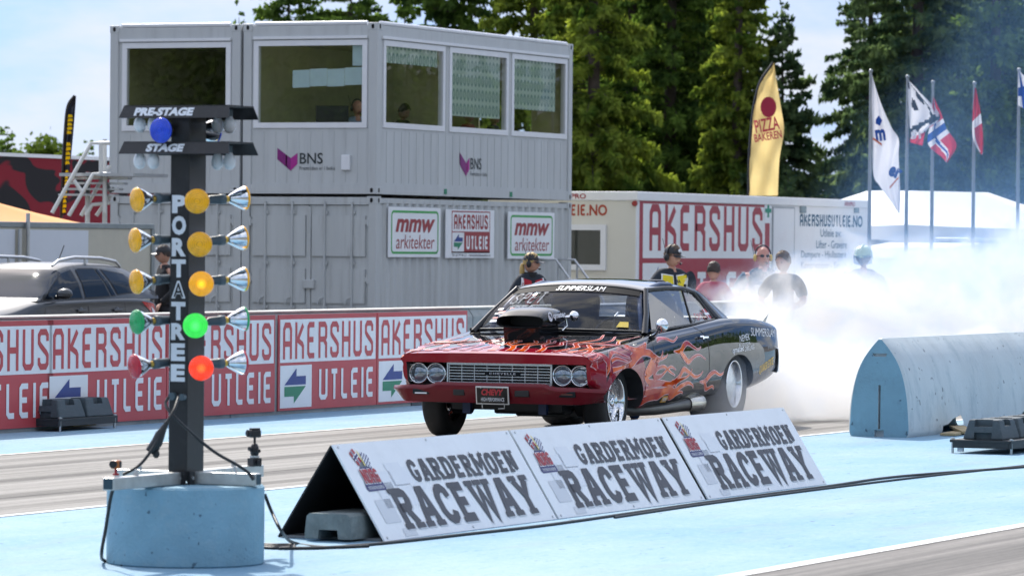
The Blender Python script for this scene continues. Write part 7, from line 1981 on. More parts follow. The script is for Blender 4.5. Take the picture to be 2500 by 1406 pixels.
# ---- underside
m = MB(); m.box2((.60, -.62, .30), (-3.6, .62, .40)); m.box2((.10, -.30, .20), (-.75, .35, .31), bev=.02); m.box2((.55, -.50, .25), (.35, .50, .30)); m.build('chassis', M_UND, car)
m = MB(); m.box2((-.10, -.18, .175), (-.62, .40, .24), bev=.02); m.build('oil_pan', pm('grey cast sump', (.16, .17, .18), .5, .4), car)
m = MB()
for s in (1, -1): m.tube([(FAX + .02, s * .3, .30), (FAX, s * .64, .26)], .022, 6); m.tube([(FAX - .15, s * .25, .42), (FAX, s * .6, .40)], .018, 6); m.cyl((FAX, s * .5, .32), (FAX, s * .64, .32), .13, n=20); m.tube([(FAX + .16, s * .2, .27), (FAX + .14, s * .62, .30)], .012, 6)
m.build('suspension', M_UND, car)
m = MB()
for y in (-.33, .36): m.box((.62, y, .29), (.05, .07, .14))
m.build('tow_bracket', pm('blue bracket', (.01, .03, .10), .4), car)
ex1 = MB(); ex1.tube([(-.15, .55, .30), (-.5, .74, .23), (-.95, .80, .235), (-1.55, .84, .25), (-1.78, .90, .262)], [.045, .05, .058, .06, .062], 14, False); eo = ex1.build('exhaust_pipe', pm('dull steel exhaust', (.12, .12, .12), .4, .8, var=.2), car)
m = MB(); T = Matrix.Translation((-1.66, .872, .257)) @ Vector((-1, .28, .05)).to_track_quat('Z', 'Y').to_matrix().to_4x4(); m.lathe([(.064, -.05), (.068, -.02), (.07, .16), (.066, .165), (.06, .16), (.058, .02)], T, 20, True, False); m.build('exhaust_tip', pm('bright exhaust tip', (.55, .53, .48), .25, .9, var=.1), eo)
m = MB(); m.tube([(-2.79, -.6, .40), (-2.79, .6, .40)], .05, 10); m.ell((-2.79, 0, .40), (.16, .16, .14), 14, 8); m.build('rear_axle', M_UND, car)
# ---- tail: bumper, spoiler, lamps
m = MB(); rows = []
for t in np.linspace(-1, 1, 21):
    w_ = max(0, abs(t) - .82) / .18; x = -4.20 - .02 * (1 - t * t) + .22 * w_ ** 2
    rows.append([Vector((x + .05, .93 * t, .705)), Vector((x, .93 * t, .70)), Vector((x - .012, .93 * t, .62)), Vector((x, .93 * t, .50)), Vector((x + .05, .93 * t, .49))])
m.grid(rows, True); o = m.build('rear_bumper', M_CHR, car); o.modifiers.new('s', 'SOLIDIFY').thickness = .01; me2 = evaluated(o); o.modifiers.clear(); o.data = me2
m = MB(); m.prism([(-3.97, .945), (-4.17, .985), (-4.175, .993), (-3.97, .953)], (0, -.74, 0), X3, Z3, Y3, 1.48); sp_ = m.build('rear_spoiler', M_ALU, car)
m = MB()
for s in (-1, 1): m.prism([(-3.98, .935), (-4.16, .955), (-4.23, 1.025), (-4.20, 1.02)], (0, s * .745, 0), X3, Z3, Y3 * s, .006)
m.build('spoiler_end_plate', M_ALU, sp_)
for s in (-1, 1):
    m = MB(); m.box((-4.155, s * .74, .78), (.03, .16, .09), bev=.01); m.build('tail_lamp', pm('tail lamp red', (.3, .01, .01), .15), car)
# ---- cabin: floor, dash, seats, cage
m = MB(); m.box2((-.75, -.72, .43), (-2.6, .72, .45)); m.build('cabin_floor', M_CINT, car)
m = MB(); m.prism([(-.72, .72), (-.74, .89), (-.95, .90), (-1.0, .80), (-.92, .70)], (0, -.72, 0), X3, Z3, Y3, 1.44); m.build('dashboard', M_CINT, car)
for y in (.36, -.36):
    st_ = empty('seat', (-1.75, y, .45), 0, car)
    m = MB(); m.box((.05, 0, .14), (.48, .46, .16), bev=.05); m.build('seat_cushion', M_CINT, st_)
    m = MB(); m.box((-.24, 0, .46), (.13, .46, .62), bev=.05, M=Matrix.Rotation(R_(-12), 3, 'Y')); m.box((-.32, 0, .82), (.10, .26, .16), bev=.04, M=Matrix.Rotation(R_(-12), 3, 'Y')); m.build('seat_back', M_CINT, st_)
cg = [[(-.80, s * .70, .50), (-.86, s * .70, .92), (-1.25, s * .56, 1.235), (-2.10, s * .58, 1.245), (-2.14, s * .66, .46)] for s in (-1, 1)]
cg += [[(-2.10, -.58, 1.245), (-2.10, .58, 1.245)], [(-1.25, -.56, 1.235), (-1.25, .56, 1.235)], [(-2.11, .58, 1.2), (-2.16, -.60, .55)], [(-2.12, -.6, .95), (-2.12, .6, .95)], [(-2.10, .5, 1.24), (-2.75, .45, .80)], [(-2.10, -.5, 1.24), (-2.75, -.45, .80)], [(-.85, .70, .62), (-2.1, .68, .80)]]
for p in cg:
    m = MB(); m.tube([Vector(q) for q in (catmull(p, 4) if len(p) > 2 else p)], .024, 8); m.build('roll_cage_tube', M_CAGE, car)
m = MB(); T = Matrix.Translation((-1.05, .36, .86)) @ Matrix.Rotation(R_(68), 4, 'Y'); pts = [T @ Vector((.17 * math.cos(t * .2618), .17 * math.sin(t * .2618), 0)) for t in range(25)]; m.tube(pts, .014, 8); m.tube([T @ Vector((-.16, 0, 0)), T @ Vector((.16, 0, 0))], .012, 6); m.cyl(T @ Vector((0, 0, 0)), T @ Vector((0, 0, -.18)), .03); m.build('steering_wheel', M_BLACK, car)
# ================================================================== PEOPLE
M_SKIN = pm('skin', (.50, .27, .19), .55, var=.06, scale=20)
M_SKIN2 = pm('ruddy skin', (.52, .24, .18), .55, var=.06, scale=20)
M_HAIRD = pm('dark brown hair', (.035, .02, .014), .6, var=.3, scale=40)
M_HAIRB = pm('blonde hair', (.50, .34, .12), .6, var=.2, scale=40)
M_HAIRM = pm('brown hair', (.10, .055, .025), .6, var=.3, scale=40)
M_GLS = pm('sunglasses', (.01, .01, .012), .08, var=0)
M_DRK = pm('dark trousers', (.02, .022, .03), .8, var=.1)
def skinned(V, E, R, sub=2, root=0):
    me = bpy.data.meshes.new('s'); me.from_pydata([tuple(v) for v in V], E, [])
    o = bpy.data.objects.new('s', me); COL.objects.link(o)
    md = o.modifiers.new('k', 'SKIN'); md.use_smooth_shade = True; md.branch_smoothing = .6
    for i, r in enumerate(R):
        d = me.skin_vertices[0].data[i]; d.radius = (r, r) if not isinstance(r, tuple) else r; d.use_root = (i == root)
    sb = o.modifiers.new('u', 'SUBSURF'); sb.levels = sb.render_levels = sub
    r = evaluated(o); bpy.data.objects.remove(o)
    r.polygons.foreach_set('use_smooth', [True] * len(r.polygons)); return r
def head_geo(mb, T, s=1.0):
    rows = []; nu, nv = 28, 20
    for i in range(nv + 1):
        t = math.pi * i / nv; row = []
        for k in range(nu):
            a = 2 * math.pi * k / nu; x, y, z = math.sin(t) * math.cos(a), math.sin(t) * math.sin(a), -math.cos(t)
            lo = max(0, -z); fx = max(0, x)
            X, Y_, Z_ = x * .098, y * .077, z * .118
            Y_ *= 1 - .26 * lo ** 1.4; X *= 1 - .10 * lo * (x < 0)
            X += .012 * lo * fx - .020 * lo * lo * (1 - fx)
            nz = math.exp(-((y / .16) ** 2)) * math.exp(-(((z + .20) / .17) ** 2)) * (fx > .6); X += .026 * nz
            ey = (math.exp(-(((abs(y) - .36) / .17) ** 2)) * math.exp(-(((z - .06) / .12) ** 2))) * (fx > .3); X -= .012 * ey
            br = math.exp(-(((z - .22) / .10) ** 2)) * (fx > .5); X += .005 * br
            mo = math.exp(-((y / .22) ** 2)) * math.exp(-(((z + .52) / .07) ** 2)) * (fx > .4); X -= .004 * mo
            row.append(T @ (Vector((X, Y_, Z_)) * s))
        rows.append(row)
    mb.grid(rows, True, True)
    for sy in (-1, 1): mb.ell(T @ Vector((-.008 * s, sy * .078 * s, -.012 * s)), (.018 * s, .010 * s, .032 * s), 10, 8, T.to_3x3())
def hand_geo(mb, w, d, up, s=1.0, curl=.5, mirror=1):
    """palm, four unequal curled fingers and a thumb leaving the side of the palm"""
    w, d, up = Vector(w), Vector(d).normalized(), Vector(up)
    up = (up - d * up.dot(d)).normalized(); sd = d.cross(up) * mirror
    M = Matrix((d, sd, up)).transposed()
    mb.ell(w + d * .045 * s, (.055 * s, .040 * s, .016 * s), 12, 8, M)
    for i, (off, ln) in enumerate(((-.030, .068), (-.010, .078), (.010, .072), (.029, .056))):
        p = w + d * .085 * s + sd * off * s; pts = [p - d * .02 * s, p]; a = 0
        for sg in (.45, .33, .24):
            a += curl * .75; dd = d * math.cos(a) - up * math.sin(a); p = p + dd * ln * sg * s; pts.append(p)
        mb.tube(pts, [.0095 * s, .0095 * s, .0088 * s, .008 * s, .0055 * s], 7)
    p = w + d * .03 * s - sd * .034 * s
    mb.tube([p, p + (d * .6 - sd * .8) * .03 * s, p + (d * .95 - sd * .75 - up * .2) * .052 * s, p + (d * 1.25 - sd * .6 - up * .4) * .064 * s], [.012 * s, .0105 * s, .0095 * s, .006 * s], 7)
def person(label, loc, face, head_yaw=0, head_pitch=0, H=1.78, fat=1.0, skin=None, top=None, legs=None, arms=None, sleeve=1.0, hair='short', hair_mat=None, cap=None, glasses=False, headset=None, sit=False, group='people', lean=0.0, collar=None, name='person'):
    """face: heading of the body in world degrees; head_yaw: turn of the head to its own left; arms: list of (elbow, wrist) for left, right in body frame (X forward, Y left), metres at 1.78 m"""
    skin = skin or M_SKIN; k = H / 1.78
    r = tag(empty(name, loc, R_(face)), label, 'person', group)
    pz = .50 if sit else .95; dz = pz - .95
    def v(x, y, z): return Vector((x + lean * max(0, z - .95), y * (1), z + (dz if z > .9 else 0))) * k
    arms = arms or [((-.03, .27, 1.17), (.08, .27, .93)), ((-.03, -.27, 1.17), (.08, -.27, .93))]
    f = fat
    sh = [v(0, .185 * (.5 + f / 2), 1.455), v(0, -.185 * (.5 + f / 2), 1.455)]
    el = [v(*arms[0][0]), v(*arms[1][0])]; wr = [v(*arms[0][1]), v(*arms[1][1])]
    if sit: kn = [v(.42, .12, .52), v(.42, -.12, .52)]; an = [v(.40, .12, .10), v(.40, -.12, .10)]; to = [v(.55, .13, .05), v(.55, -.13, .05)]
    else: kn = [v(.03, .11, .50), v(.03, -.11, .50)]; an = [v(-.02, .115, .09), v(-.02, -.115, .09)]; to = [v(.14, .13, .04), v(.14, -.13, .04)]
    hp = [v(0, .10, .93), v(0, -.10, .93)]
    V = [v(0, 0, .97), v(0, 0, 1.15), v(-.01, 0, 1.36), v(-.01, 0, 1.48), v(.012, 0, 1.575)] + [sh[0], el[0], wr[0], sh[1], el[1], wr[1], hp[0], kn[0], an[0], to[0], hp[1], kn[1], an[1], to[1]]
    E = [(0, 1), (1, 2), (2, 3), (3, 4), (2, 5), (5, 6), (6, 7), (2, 8), (8, 9), (9, 10), (0, 11), (11, 12), (12, 13), (13, 14), (0, 15), (15, 16), (16, 17), (17, 18)]
    Rr = [.105 * f, .100 * f, .105 * f, .07, .055, .058, .045, .032, .058, .045, .032, .085, .058, .042, .03, .085, .058, .042, .03]
    bme = skinned(V, E, [q * k for q in Rr])
    mb = MB(); mb.add([x.co.copy() for x in bme.vertices], [tuple(p.vertices) for p in bme.polygons], True)
    T = Matrix.Translation(v(.022, 0, 1.665)) @ Matrix.Rotation(R_(head_yaw), 4, 'Z') @ Matrix.Rotation(R_(head_pitch), 4, 'Y')
    head_geo(mb, T, k)
    for i in (0, 1):
        d = (wr[i] - el[i]); hand_geo(mb, wr[i], d, Vector((0, .3 if i == 0 else -.3, 1)) if abs(d.normalized().z) < .8 else Vector((0, -1 if i else 1, 0)), k, .55, 1 if i == 0 else -1)
    body_ = mb.build('body', skin); body_.parent = r
    # clothes: slightly larger shells round the same joints
    cu = [sh[i] * 0 + el[i] * .0 + (sh[i] * (1 - sleeve * 2) + el[i] * sleeve * 2 if sleeve <= .5 else el[i] * (2 - sleeve * 2) + wr[i] * (sleeve * 2 - 1)) for i in (0, 1)]
    V2 = [v(0, 0, .90), v(0, 0, 1.0), v(0, 0, 1.16), v(-.01, 0, 1.33), v(-.01, 0, 1.44), sh[0] - Z3 * .003, sh[1] - Z3 * .003, v(-.005, 0, 1.535)]; E2 = [(0, 1), (1, 2), (2, 3), (3, 4), (4, 5), (4, 6), (4, 7)]; R2 = [.15 * f, .145 * f, .138 * f, .150 * f, .120 * f, .093, .093, .078]
    for i in (0, 1):
        b0 = 5 + i
        if sleeve > .5: V2 += [el[i], cu[i]]; n = len(V2); E2 += [(b0, n - 2), (n - 2, n - 1)]; R2 += [.066, .05]
        else: V2 += [cu[i]]; n = len(V2); E2 += [(b0, n - 1)]; R2 += [.068]
    tm = skinned(V2, E2, [q * k for q in R2], 2); tm.materials.append(top); link('shirt', tm, r)
    V3 = [v(0, 0, .96), hp[0], kn[0], an[0] * 1, hp[1], kn[1], an[1] * 1]
    lm = skinned(V3, [(0, 1), (1, 2), (2, 3), (0, 4), (4, 5), (5, 6)], [q * k for q in (.135 * f, .10, .075, .065, .10, .075, .065)], 2); lm.materials.append(legs or M_DRK); link('trousers', lm, r)
    m = MB()
    for i in (0, 1): m.ell((an[i] + to[i]) / 2 + Vector((0.02, 0, -.015)) * k, (.14 * k, .05 * k, .05 * k), 14, 8)
    m.build('shoes', M_BLACK, r)
    def hell(c, rad, mat, nm, par=None, mrot=None): m = MB(); m.ell(T @ (Vector(c) * k), [q * k for q in rad], 20, 12, (T.to_3x3() @ mrot) if mrot else T.to_3x3()); return m.build(nm, mat, par or r)
    if hair != 'bald':
        g = np.random.default_rng(len(label)); m = MB(); rows = []
        lo_ = {'short': -.10, 'long': -.55, 'tail': -.15}[hair]
        for i in range(13):
            t = i / 12; row = []
            for q in range(28):
                a = 2 * math.pi * q / 28; fr_ = max(0, math.cos(a))
                zlow = lo_ + (.62 - lo_) * fr_ ** 1.2 if hair != 'short' else -.20 + (.80) * fr_ ** .9
                z = zlow + (1 - zlow) * t; rr = math.sqrt(max(0, 1 - z * z)) if z > -.2 else .97
                bump = 1.04 + .13 * g.random() + .05 * (z > .5)
                row.append(T @ (Vector((rr * math.cos(a) * .100 * bump - .004, rr * math.sin(a) * .080 * bump, z * .122 * bump)) * k))
            rows.append(row)
        m.grid(rows, True, True); m.build('hair', hair_mat or M_HAIRD, r)
        if hair == 'tail': hell((-.125, 0, -.10), (.035, .035, .10), hair_mat, 'hair_tail')
    if cap:
        m = MB(); rows = []
        for i in range(9):
            t = i / 8; z = .22 + .80 * math.sin(t * math.pi / 2); rr = math.cos(t * math.pi / 2) ** .75
            rows.append([T @ (Vector((.108 * rr * math.cos(a) - .004, .088 * rr * math.sin(a), .118 * z + .008)) * k) for a in np.linspace(0, 2 * math.pi, 25)[:-1]])
        m.grid(rows, True, True); cp = m.build('cap', cap, r)
        m = MB(); pr = [[T @ (Vector((.07 + u * .115 * math.cos(a), .088 * math.sin(a) * (1 - .15 * u), .034 - .022 * u - .012 * abs(math.sin(a)))) * k) for a in np.linspace(-1.45, 1.45, 13)] for u in (0, .5, 1)]
        m.grid(pr, True); m.build('cap_brim', cap, cp)
        m = MB(); m.ell(T @ (Vector((.098, 0, .075)) * k), (.010 * k, .030 * k, .020 * k), 10, 6, T.to_3x3()); m.build('cap_badge', M_WLET, cp)
    if glasses:
        m = MB()
        for sy in (-1, 1): m.ell(T @ (Vector((.088, sy * .033, .010)) * k), (.012 * k, .028 * k, .019 * k), 12, 8, T.to_3x3()); m.tube([T @ (Vector((.088, sy * .055, .014)) * k), T @ (Vector((.0, sy * .083, .012)) * k)], .003, 5)
        m.tube([T @ (Vector((.096, -.012, .014)) * k), T @ (Vector((.096, .012, .014)) * k)], .003, 5); m.build('sunglasses', M_GLS, r)
    else:
        m = MB()
        for sy in (-1, 1): m.ell(T @ (Vector((.083, sy * .029, .010)) * k), (.008 * k, .013 * k, .007 * k), 10, 6, T.to_3x3())
        m.build('eyes', M_BLACK, r)
    m = MB(); m.ell(T @ (Vector((.091, 0, -.064)) * k), (.007 * k, .024 * k, .006 * k), 10, 6, T.to_3x3()); m.build('lips', pm('lips', (.34, .10, .09), .5), r)
    if headset is not None:
        hs = MB(); pts = [T @ (Vector((-.01, .098 * math.cos(a), .02 + .118 * math.sin(a))) * k) for a in np.linspace(0, math.pi, 15)]; hs.tube(pts, .009, 6); ho = hs.build('headset_band', M_BLACK, r)
        for sy in (-1, 1):
            m = MB(); m.ell(T @ (Vector((-.008, sy * .098, -.012)) * k), (.036 * k, .022 * k, .046 * k), 14, 8, T.to_3x3()); m.build('ear_cup', headset, ho)
        m = MB(); m.tube([T @ (Vector((.0, .112, -.03)) * k), T @ (Vector((.07, .095, -.075)) * k), T @ (Vector((.105, .03, -.075)) * k)], .004, 5); m.ell(T @ (Vector((.108, .02, -.075)) * k), (.012, .016, .012), 8, 6); m.tube([T @ (Vector((-.01, -.11, .02)) * k), T @ (Vector((-.06, -.14, .20)) * k)], .003, 5); m.build('microphone_boom', M_BLACK, ho)
    return r, v, T, k
CAMD = math.degrees(math.atan2(-0.44, -0.9))          # heading that looks back at the photographer
def stand(px, py_head, d):                          # ground point below a head seen at that place
    q = at_d(px, py_head, d); return Vector((q.x, q.y, PADZ)), q.z - PADZ
def clothpart(parent, v, pts, thick, mat, nm, x0=.125):
    m = MB(); m.prism([(p[0], p[1]) for p in pts], v(x0, 0, 0) - Vector((0, 0, v(x0, 0, 0).z)), Y3, Z3, X3, thick); return m.build(nm, mat, parent)
def chestpatch(parent, v, poly, mat, nm, x=.155, fat=1.0):
    """cloth panel lying on the rounded chest: poly in (y, z) body metres at 1.78"""
    bm = bmesh.new(); bm.faces.new([bm.verts.new((0, y, z)) for y, z in poly]); bmesh.ops.triangulate(bm, faces=bm.faces[:])
    for _ in range(3): bmesh.ops.subdivide_edges(bm, edges=[e for e in bm.edges if e.calc_length() > .05], cuts=1); bmesh.ops.triangulate(bm, faces=[f for f in bm.faces if len(f.verts) > 3])
    sh_ = [o for o in bpy.data.objects if o.parent == parent and o.name.startswith('shirt')][0]
    bvh = BVHTree.FromPolygons([q.co.copy() for q in sh_.data.vertices], [tuple(p.vertices) for p in sh_.data.polygons]); bad = []
    for q in bm.verts:
        p = v(0, q.co.y, q.co.z); h = bvh.ray_cast(Vector((1, p.y, p.z)), Vector((-1, 0, 0)), 2)
        if h[0] is None: bad.append(q)
        else: q.co = h[0] + Vector((.006, 0, 0))
    bmesh.ops.delete(bm, geom=bad, context='VERTS'); me = bpy.data.meshes.new(nm); bm.to_mesh(me); bm.free(); me.materials.append(mat); me.polygons.foreach_set('use_smooth', [True] * len(me.polygons)); return link(nm, me, parent)
M_NAVYC = pm('navy shirt cloth', (.012, .018, .03), .8, var=.15, scale=9)
M_REDC = pm('red waistcoat cloth', (.45, .015, .03), .7, var=.1, scale=9)
M_YELC = pm('yellow shirt cloth', (.72, .58, .02), .7, var=.08, scale=9)
M_REDS = pm('red jacket cloth', (.40, .02, .05), .75, var=.12, scale=9)
M_BLUC = pm('petrol blue tee cloth', (.012, .06, .12), .85, var=.12, scale=9)
M_TEE = pm('dark navy tee cloth', (.012, .025, .04), .85, var=.12, scale=9)
M_BLKC = pm('black jacket cloth', (.012, .012, .014), .8, var=.15, scale=9)
M_FIRE = pm('dark firefighter jacket', (.02, .03, .05), .8, var=.15, scale=9)
def pplace(px, py_top, d, H, extra=0.0):
    g, h = stand(px, py_top, d); return g
# woman by the grey container: the height of each head comes from where it is seen, so find the distance that fits a person of that height on the paddock
def dist_for(px, py_top, H):
    lo, hi = 40.0, 76.0
    for _ in range(40):
        mid = (lo + hi) / 2
        if at_d(px, py_top, mid).z - PADZ > H: 
            if ray(px, py_top).z < 0: lo = mid
            else: hi = mid
        else:
            if ray(px, py_top).z < 0: hi = mid
            else: lo = mid
    return mid
g, _ = stand(1296, 640, 57.0)
r, v, T, k = person('person in black cap, sunglasses and red waistcoat standing beside the grey container', g, CAMD + 20, head_yaw=52, H=1.745, fat=.92, top=M_NAVYC, sleeve=1.0, hair='tail', hair_mat=M_HAIRB, cap=M_BLACK, glasses=True, headset=M_BLACK, group='people behind the far wall')
chestpatch(r, v, [(.03, 1.44), (.135, 1.47), (.165, 1.3), (.16, .98), (.0, .98), (.0, 1.30)], M_REDC, 'waistcoat'); chestpatch(r, v, [(-.03, 1.44), (-.135, 1.47), (-.165, 1.3), (-.16, .98), (-.0, .98), (-.0, 1.30)], M_REDC, 'waistcoat')
for s in (1, -1): chestpatch(r, v, [(s * .125, 1.47), (s * .155, 1.48), (s * .175, 1.3), (s * .17, 1.0), (s * .135, 1.0), (s * .145, 1.3)], M_WLET, 'reflective_stripe')
m = MB(); m.lathe([(.075 * k, 1.44 * k), (.085 * k, 1.50 * k), (.082 * k, 1.55 * k), (.07 * k, 1.54 * k)], Matrix.Translation((.0, 0, 0)), 20); m.build('collar', M_BLKC, r)
g, _ = stand(1640, 640, 54.0)
r, v, T, k = person('person in black cap, headset and yellow and navy shirt in front of the cabin letters', g, CAMD + 22, head_yaw=26, head_pitch=6, H=1.86, fat=1.08, top=M_NAVYC, sleeve=.45, hair='short', hair_mat=M_HAIRM, cap=M_BLACK, glasses=True, headset=M_BLACK, group='people behind the far wall')
for s in (1, -1): chestpatch(r, v, [(s * .02, 1.45), (s * .165, 1.47), (s * .185, 1.25), (s * .17, .98), (s * .015, .98)], M_WLET, 'shirt_piping'); o = chestpatch(r, v, [(s * .028, 1.44), (s * .150, 1.455), (s * .168, 1.25), (s * .16, .98), (s * .022, .98)], M_YELC, 'shirt_front'); o.location.x = .004
m = MB(); put(m, fit(txt('FIA', 1, .05), .07, .04), v(.0, -.03, 1.36) + X3 * .175, -Y3 if False else Y3, Z3, X3, .0); m.build('lettering', M_NAVYC, r)
g, _ = stand(1742, 665, 56.0)
r, v, T, k = person('person with dark hair in a red jacket, seen from behind in the smoke', g, CAMD + 170, head_yaw=-20, head_pitch=12, H=1.66, top=M_REDS, sleeve=1.0, hair='short', hair_mat=M_HAIRD, group='people behind the far wall')
g, _ = stand(1862, 640, 56.5)
r, v, T, k = person('bald person in petrol blue tee with sunglasses and yellow ear cups', g, CAMD + 6, head_yaw=4, H=1.86, fat=1.22, skin=M_SKIN2, top=M_BLUC, sleeve=.45, hair='bald', glasses=True, headset=pm('yellow ear cup', (.62, .45, .12), .5), arms=[((.02, .34, 1.20), (.28, .20, 1.13)), ((.02, -.34, 1.20), (.30, -.12, 1.12))], group='people behind the far wall')
m = MB(); put(m, fit(txt('RACING', 1, .03), .24, .07), v(.0, -.12, 1.22) + X3 * .20, Y3, Z3, X3, .0); 
o = chestpatch(r, v, [(-.12, 1.33), (.12, 1.33), (.12, 1.30), (-.12, 1.30)], pm('washed print', (.25, .34, .40), .8), 'shirt_print'); chestpatch(r, v, [(-.10, 1.27), (.10, 1.27), (.10, 1.20), (-.10, 1.20)], pm('washed print', (.25, .34, .40), .8), 'shirt_print')
g, _ = stand(1913, 650, 53.5)
r, v, T, k = person('person with short brown hair in a dark navy tee, beside the bald one', g, CAMD - 22, head_yaw=-16, head_pitch=10, H=1.80, fat=1.02, top=M_TEE, sleeve=.42, hair='short', hair_mat=M_HAIRM, arms=[((.05, .27, 1.2), (.28, .10, 1.1)), ((.05, -.27, 1.2), (.28, -.10, 1.1))], group='people behind the far wall')
g, _ = stand(2108, 620, 57.0)
r, v, T, k = person('person in pale green firefighter helmet with raised visor, deep in the smoke', g, CAMD - 8, head_yaw=-10, head_pitch=14, H=1.86, fat=1.12, top=M_FIRE, sleeve=1.0, hair='short', hair_mat=M_HAIRD, group='people behind the far wall')
M_HELM = pm('pale luminous helmet', (.58, .68, .50), .22, var=.05, coat=.5)
m = MB(); rows = []
for i in range(11):
    t = i / 10; z = -.25 + 1.5 * math.sin(t * math.pi / 2); rr = math.cos(t * math.pi / 2) ** .55
    rows.append([T @ (Vector((.135 * rr * math.cos(a) - .006, .115 * rr * math.sin(a), .108 * z + .012 + (.045 if math.cos(a) > .3 and t < .15 else 0))) * k) for a in np.linspace(0, 2 * math.pi, 29)[:-1]])
m.grid(rows, True, True); hl = m.build('helmet', M_HELM, r)
m = MB(); m.tube([T @ (Vector((.12 * math.cos(a), 0, .03 + .125 * math.sin(a))) * k) for a in np.linspace(.5, 2.6, 10)], .014, 6); m.build('helmet_ridge', M_HELM, hl)
m = MB(); m.grid([[T @ (Vector((.128 * math.cos(a), .122 * math.sin(a), z)) * k) for a in np.linspace(-1.2, 1.2, 13)] for z in (-.06, .05)], True); m.build('visor', glass_mat('helmet visor', (.5, .6, .75), .8, base=.15), hl)
g, _ = stand(402, 650, 62.0)
r, v, T, k = person('person in black jacket and black cap half hidden behind the starting light pole', g, CAMD - 70, head_yaw=0, H=1.80, fat=1.05, top=M_BLKC, sleeve=1.0, hair='short', hair_mat=M_HAIRD, cap=M_BLACK, arms=[((-.06, .30, 1.18), (.12, .22, 1.0)), ((-.1, -.32, 1.2), (.1, -.24, 1.02))], group='people behind the far wall')
# in the control tower
FL = MZ + .17
M_CHAIR = pm('grey chair cloth', (.05, .055, .06), .8)
def office_chair(loc, rz, label):
    r = tag(empty('office_chair', loc, R_(rz)), label, 'chair', 'chairs in the control tower')
    m = MB(); m.box((0, 0, .40), (.44, .44, .06), bev=.02); m.build('seat', M_CHAIR, r); m = MB(); m.box((-.24, 0, .72), (.05, .42, .46), bev=.02); m.build('backrest', M_CHAIR, r)
    m = MB(); m.cyl((0, 0, .08), (0, 0, .37), .03); m.box((-.24, 0, .45), (.03, .06, .12)); m.build('stem', M_BLACK, r); m = MB()
    for i in range(5): a = i * 1.2566; m.tube([(0, 0, .09), (.26 * math.cos(a), .26 * math.sin(a), .04)], .018, 6)
    m.build('base', M_BLACK, r); return r
for i, (px, py, d, fc, kw, lb, lc) in enumerate((
    (872, 262, 71.9, CAMD + 15, dict(hair='bald', skin=M_SKIN2, top=pm('light blue shirt', (.25, .32, .42), .8), headset=M_BLACK, head_yaw=12, fat=1.1), 'bald person with a headset at the right edge of the end window of the tower', 'chair of the bald person in the tower'),
    (984, 262, 73.8, CAMD + 60, dict(hair='short', hair_mat=M_HAIRD, top=M_BLKC, head_yaw=-10, head_pitch=25), 'dark haired person bent over the desk behind the first side window of the tower', 'chair behind the first side window of the tower'),
    (1143, 275, 75.8, CAMD + 60, dict(hair='short', hair_mat=M_HAIRD, skin=M_SKIN2, top=M_REDS, head_yaw=-20), 'person in red behind the middle side window of the tower, below the long blind', 'chair of the person in red in the tower'),
    (1205, 278, 76.5, CAMD + 70, dict(hair='bald', skin=M_SKIN2, top=M_NAVYC, head_yaw=-30), 'bald person in dark clothes behind the middle side window of the tower', 'chair behind the middle side window of the tower'))):
    q = at_d(px, py, d); hh = q.z - FL
    person(lb, (q.x, q.y, FL), fc, H=1.78, sit=True, group='people in the control tower', **kw)
    office_chair((q.x, q.y, FL), fc, lc)
# driver of the black car
dm = Matrix.Translation((CAR_U, CAR_V, .008)) @ Matrix.Rotation(math.pi - CAR_A, 4, 'Z')
q = dm @ Vector((-1.70, .36, .03))
r, v, T, k = person('driver in blue suit and dark helmet at the wheel of the black car', q, math.degrees(math.pi - CAR_A), H=1.46, sit=True, top=pm('blue race suit', (.02, .10, .32), .7), legs=pm('blue race suit', (.02, .10, .32), .7), hair='short', arms=[((.20, .24, 1.22), (.44, .10, 1.24)), ((.20, -.24, 1.22), (.44, -.10, 1.24))], group='people at the cars')
m = MB(); m.ell(T @ Vector((-.005, 0, .01)), (.125, .105, .13), 20, 14, T.to_3x3()); m.build('helmet', pm('dark helmet', (.02, .03, .06), .15, coat=1), r)
# ================================================================== PARKED SUV
tl = at_d(352, 720, 59.5)
SA = math.pi - R_(4.5)
Rm = Matrix.Rotation(SA, 3, 'Z')
so_ = Vector((tl.x, tl.y, PADZ)) - Rm @ Vector((-2.12, .62, 0))
suv = tag(empty('parked_suv', (so_.x, so_.y, PADZ), SA), 'dark grey estate car with roof rails parked behind the wall at the left', 'car')
M_SUV = pm('dark grey car paint', (.050, .055, .062), .38, .25, var=.03, coat=.35)
M_SGL = pm('dark car glass', (.010, .018, .030), .05, var=0, spec=.22)
STV = [(2.12, .38, .62, .70, .50, .70, .62, .66, .74, .62, .80, .50, .84, .86), (2.0, .30, .74, .80, .45, .82, .62, .78, .80, .72, .88, .55, .92, .94), (1.3, .25, .82, .89, .42, .905, .65, .885, .86, .82, .95, .65, .99, 1.01), (.7, .24, .83, .90, .40, .91, .70, .895, .96, .85, 1.07, .70, 1.09, 1.10),
       (0, .24, .83, .90, .40, .91, .72, .90, .99, .87, 1.10, .75, 1.12, 1.13), (-1.0, .26, .83, .90, .42, .91, .74, .90, 1.01, .87, 1.12, .75, 1.13, 1.14), (-1.7, .30, .82, .89, .45, .90, .75, .89, 1.0, .86, 1.11, .72, 1.09, 1.10), (-2.05, .36, .74, .82, .48, .84, .74, .83, .95, .80, 1.06, .66, 1.09, 1.10), (-2.2, .42, .64, .70, .52, .74, .74, .74, .92, .72, 1.02, .60, 1.05, 1.06)]
m = MB(); rows = []
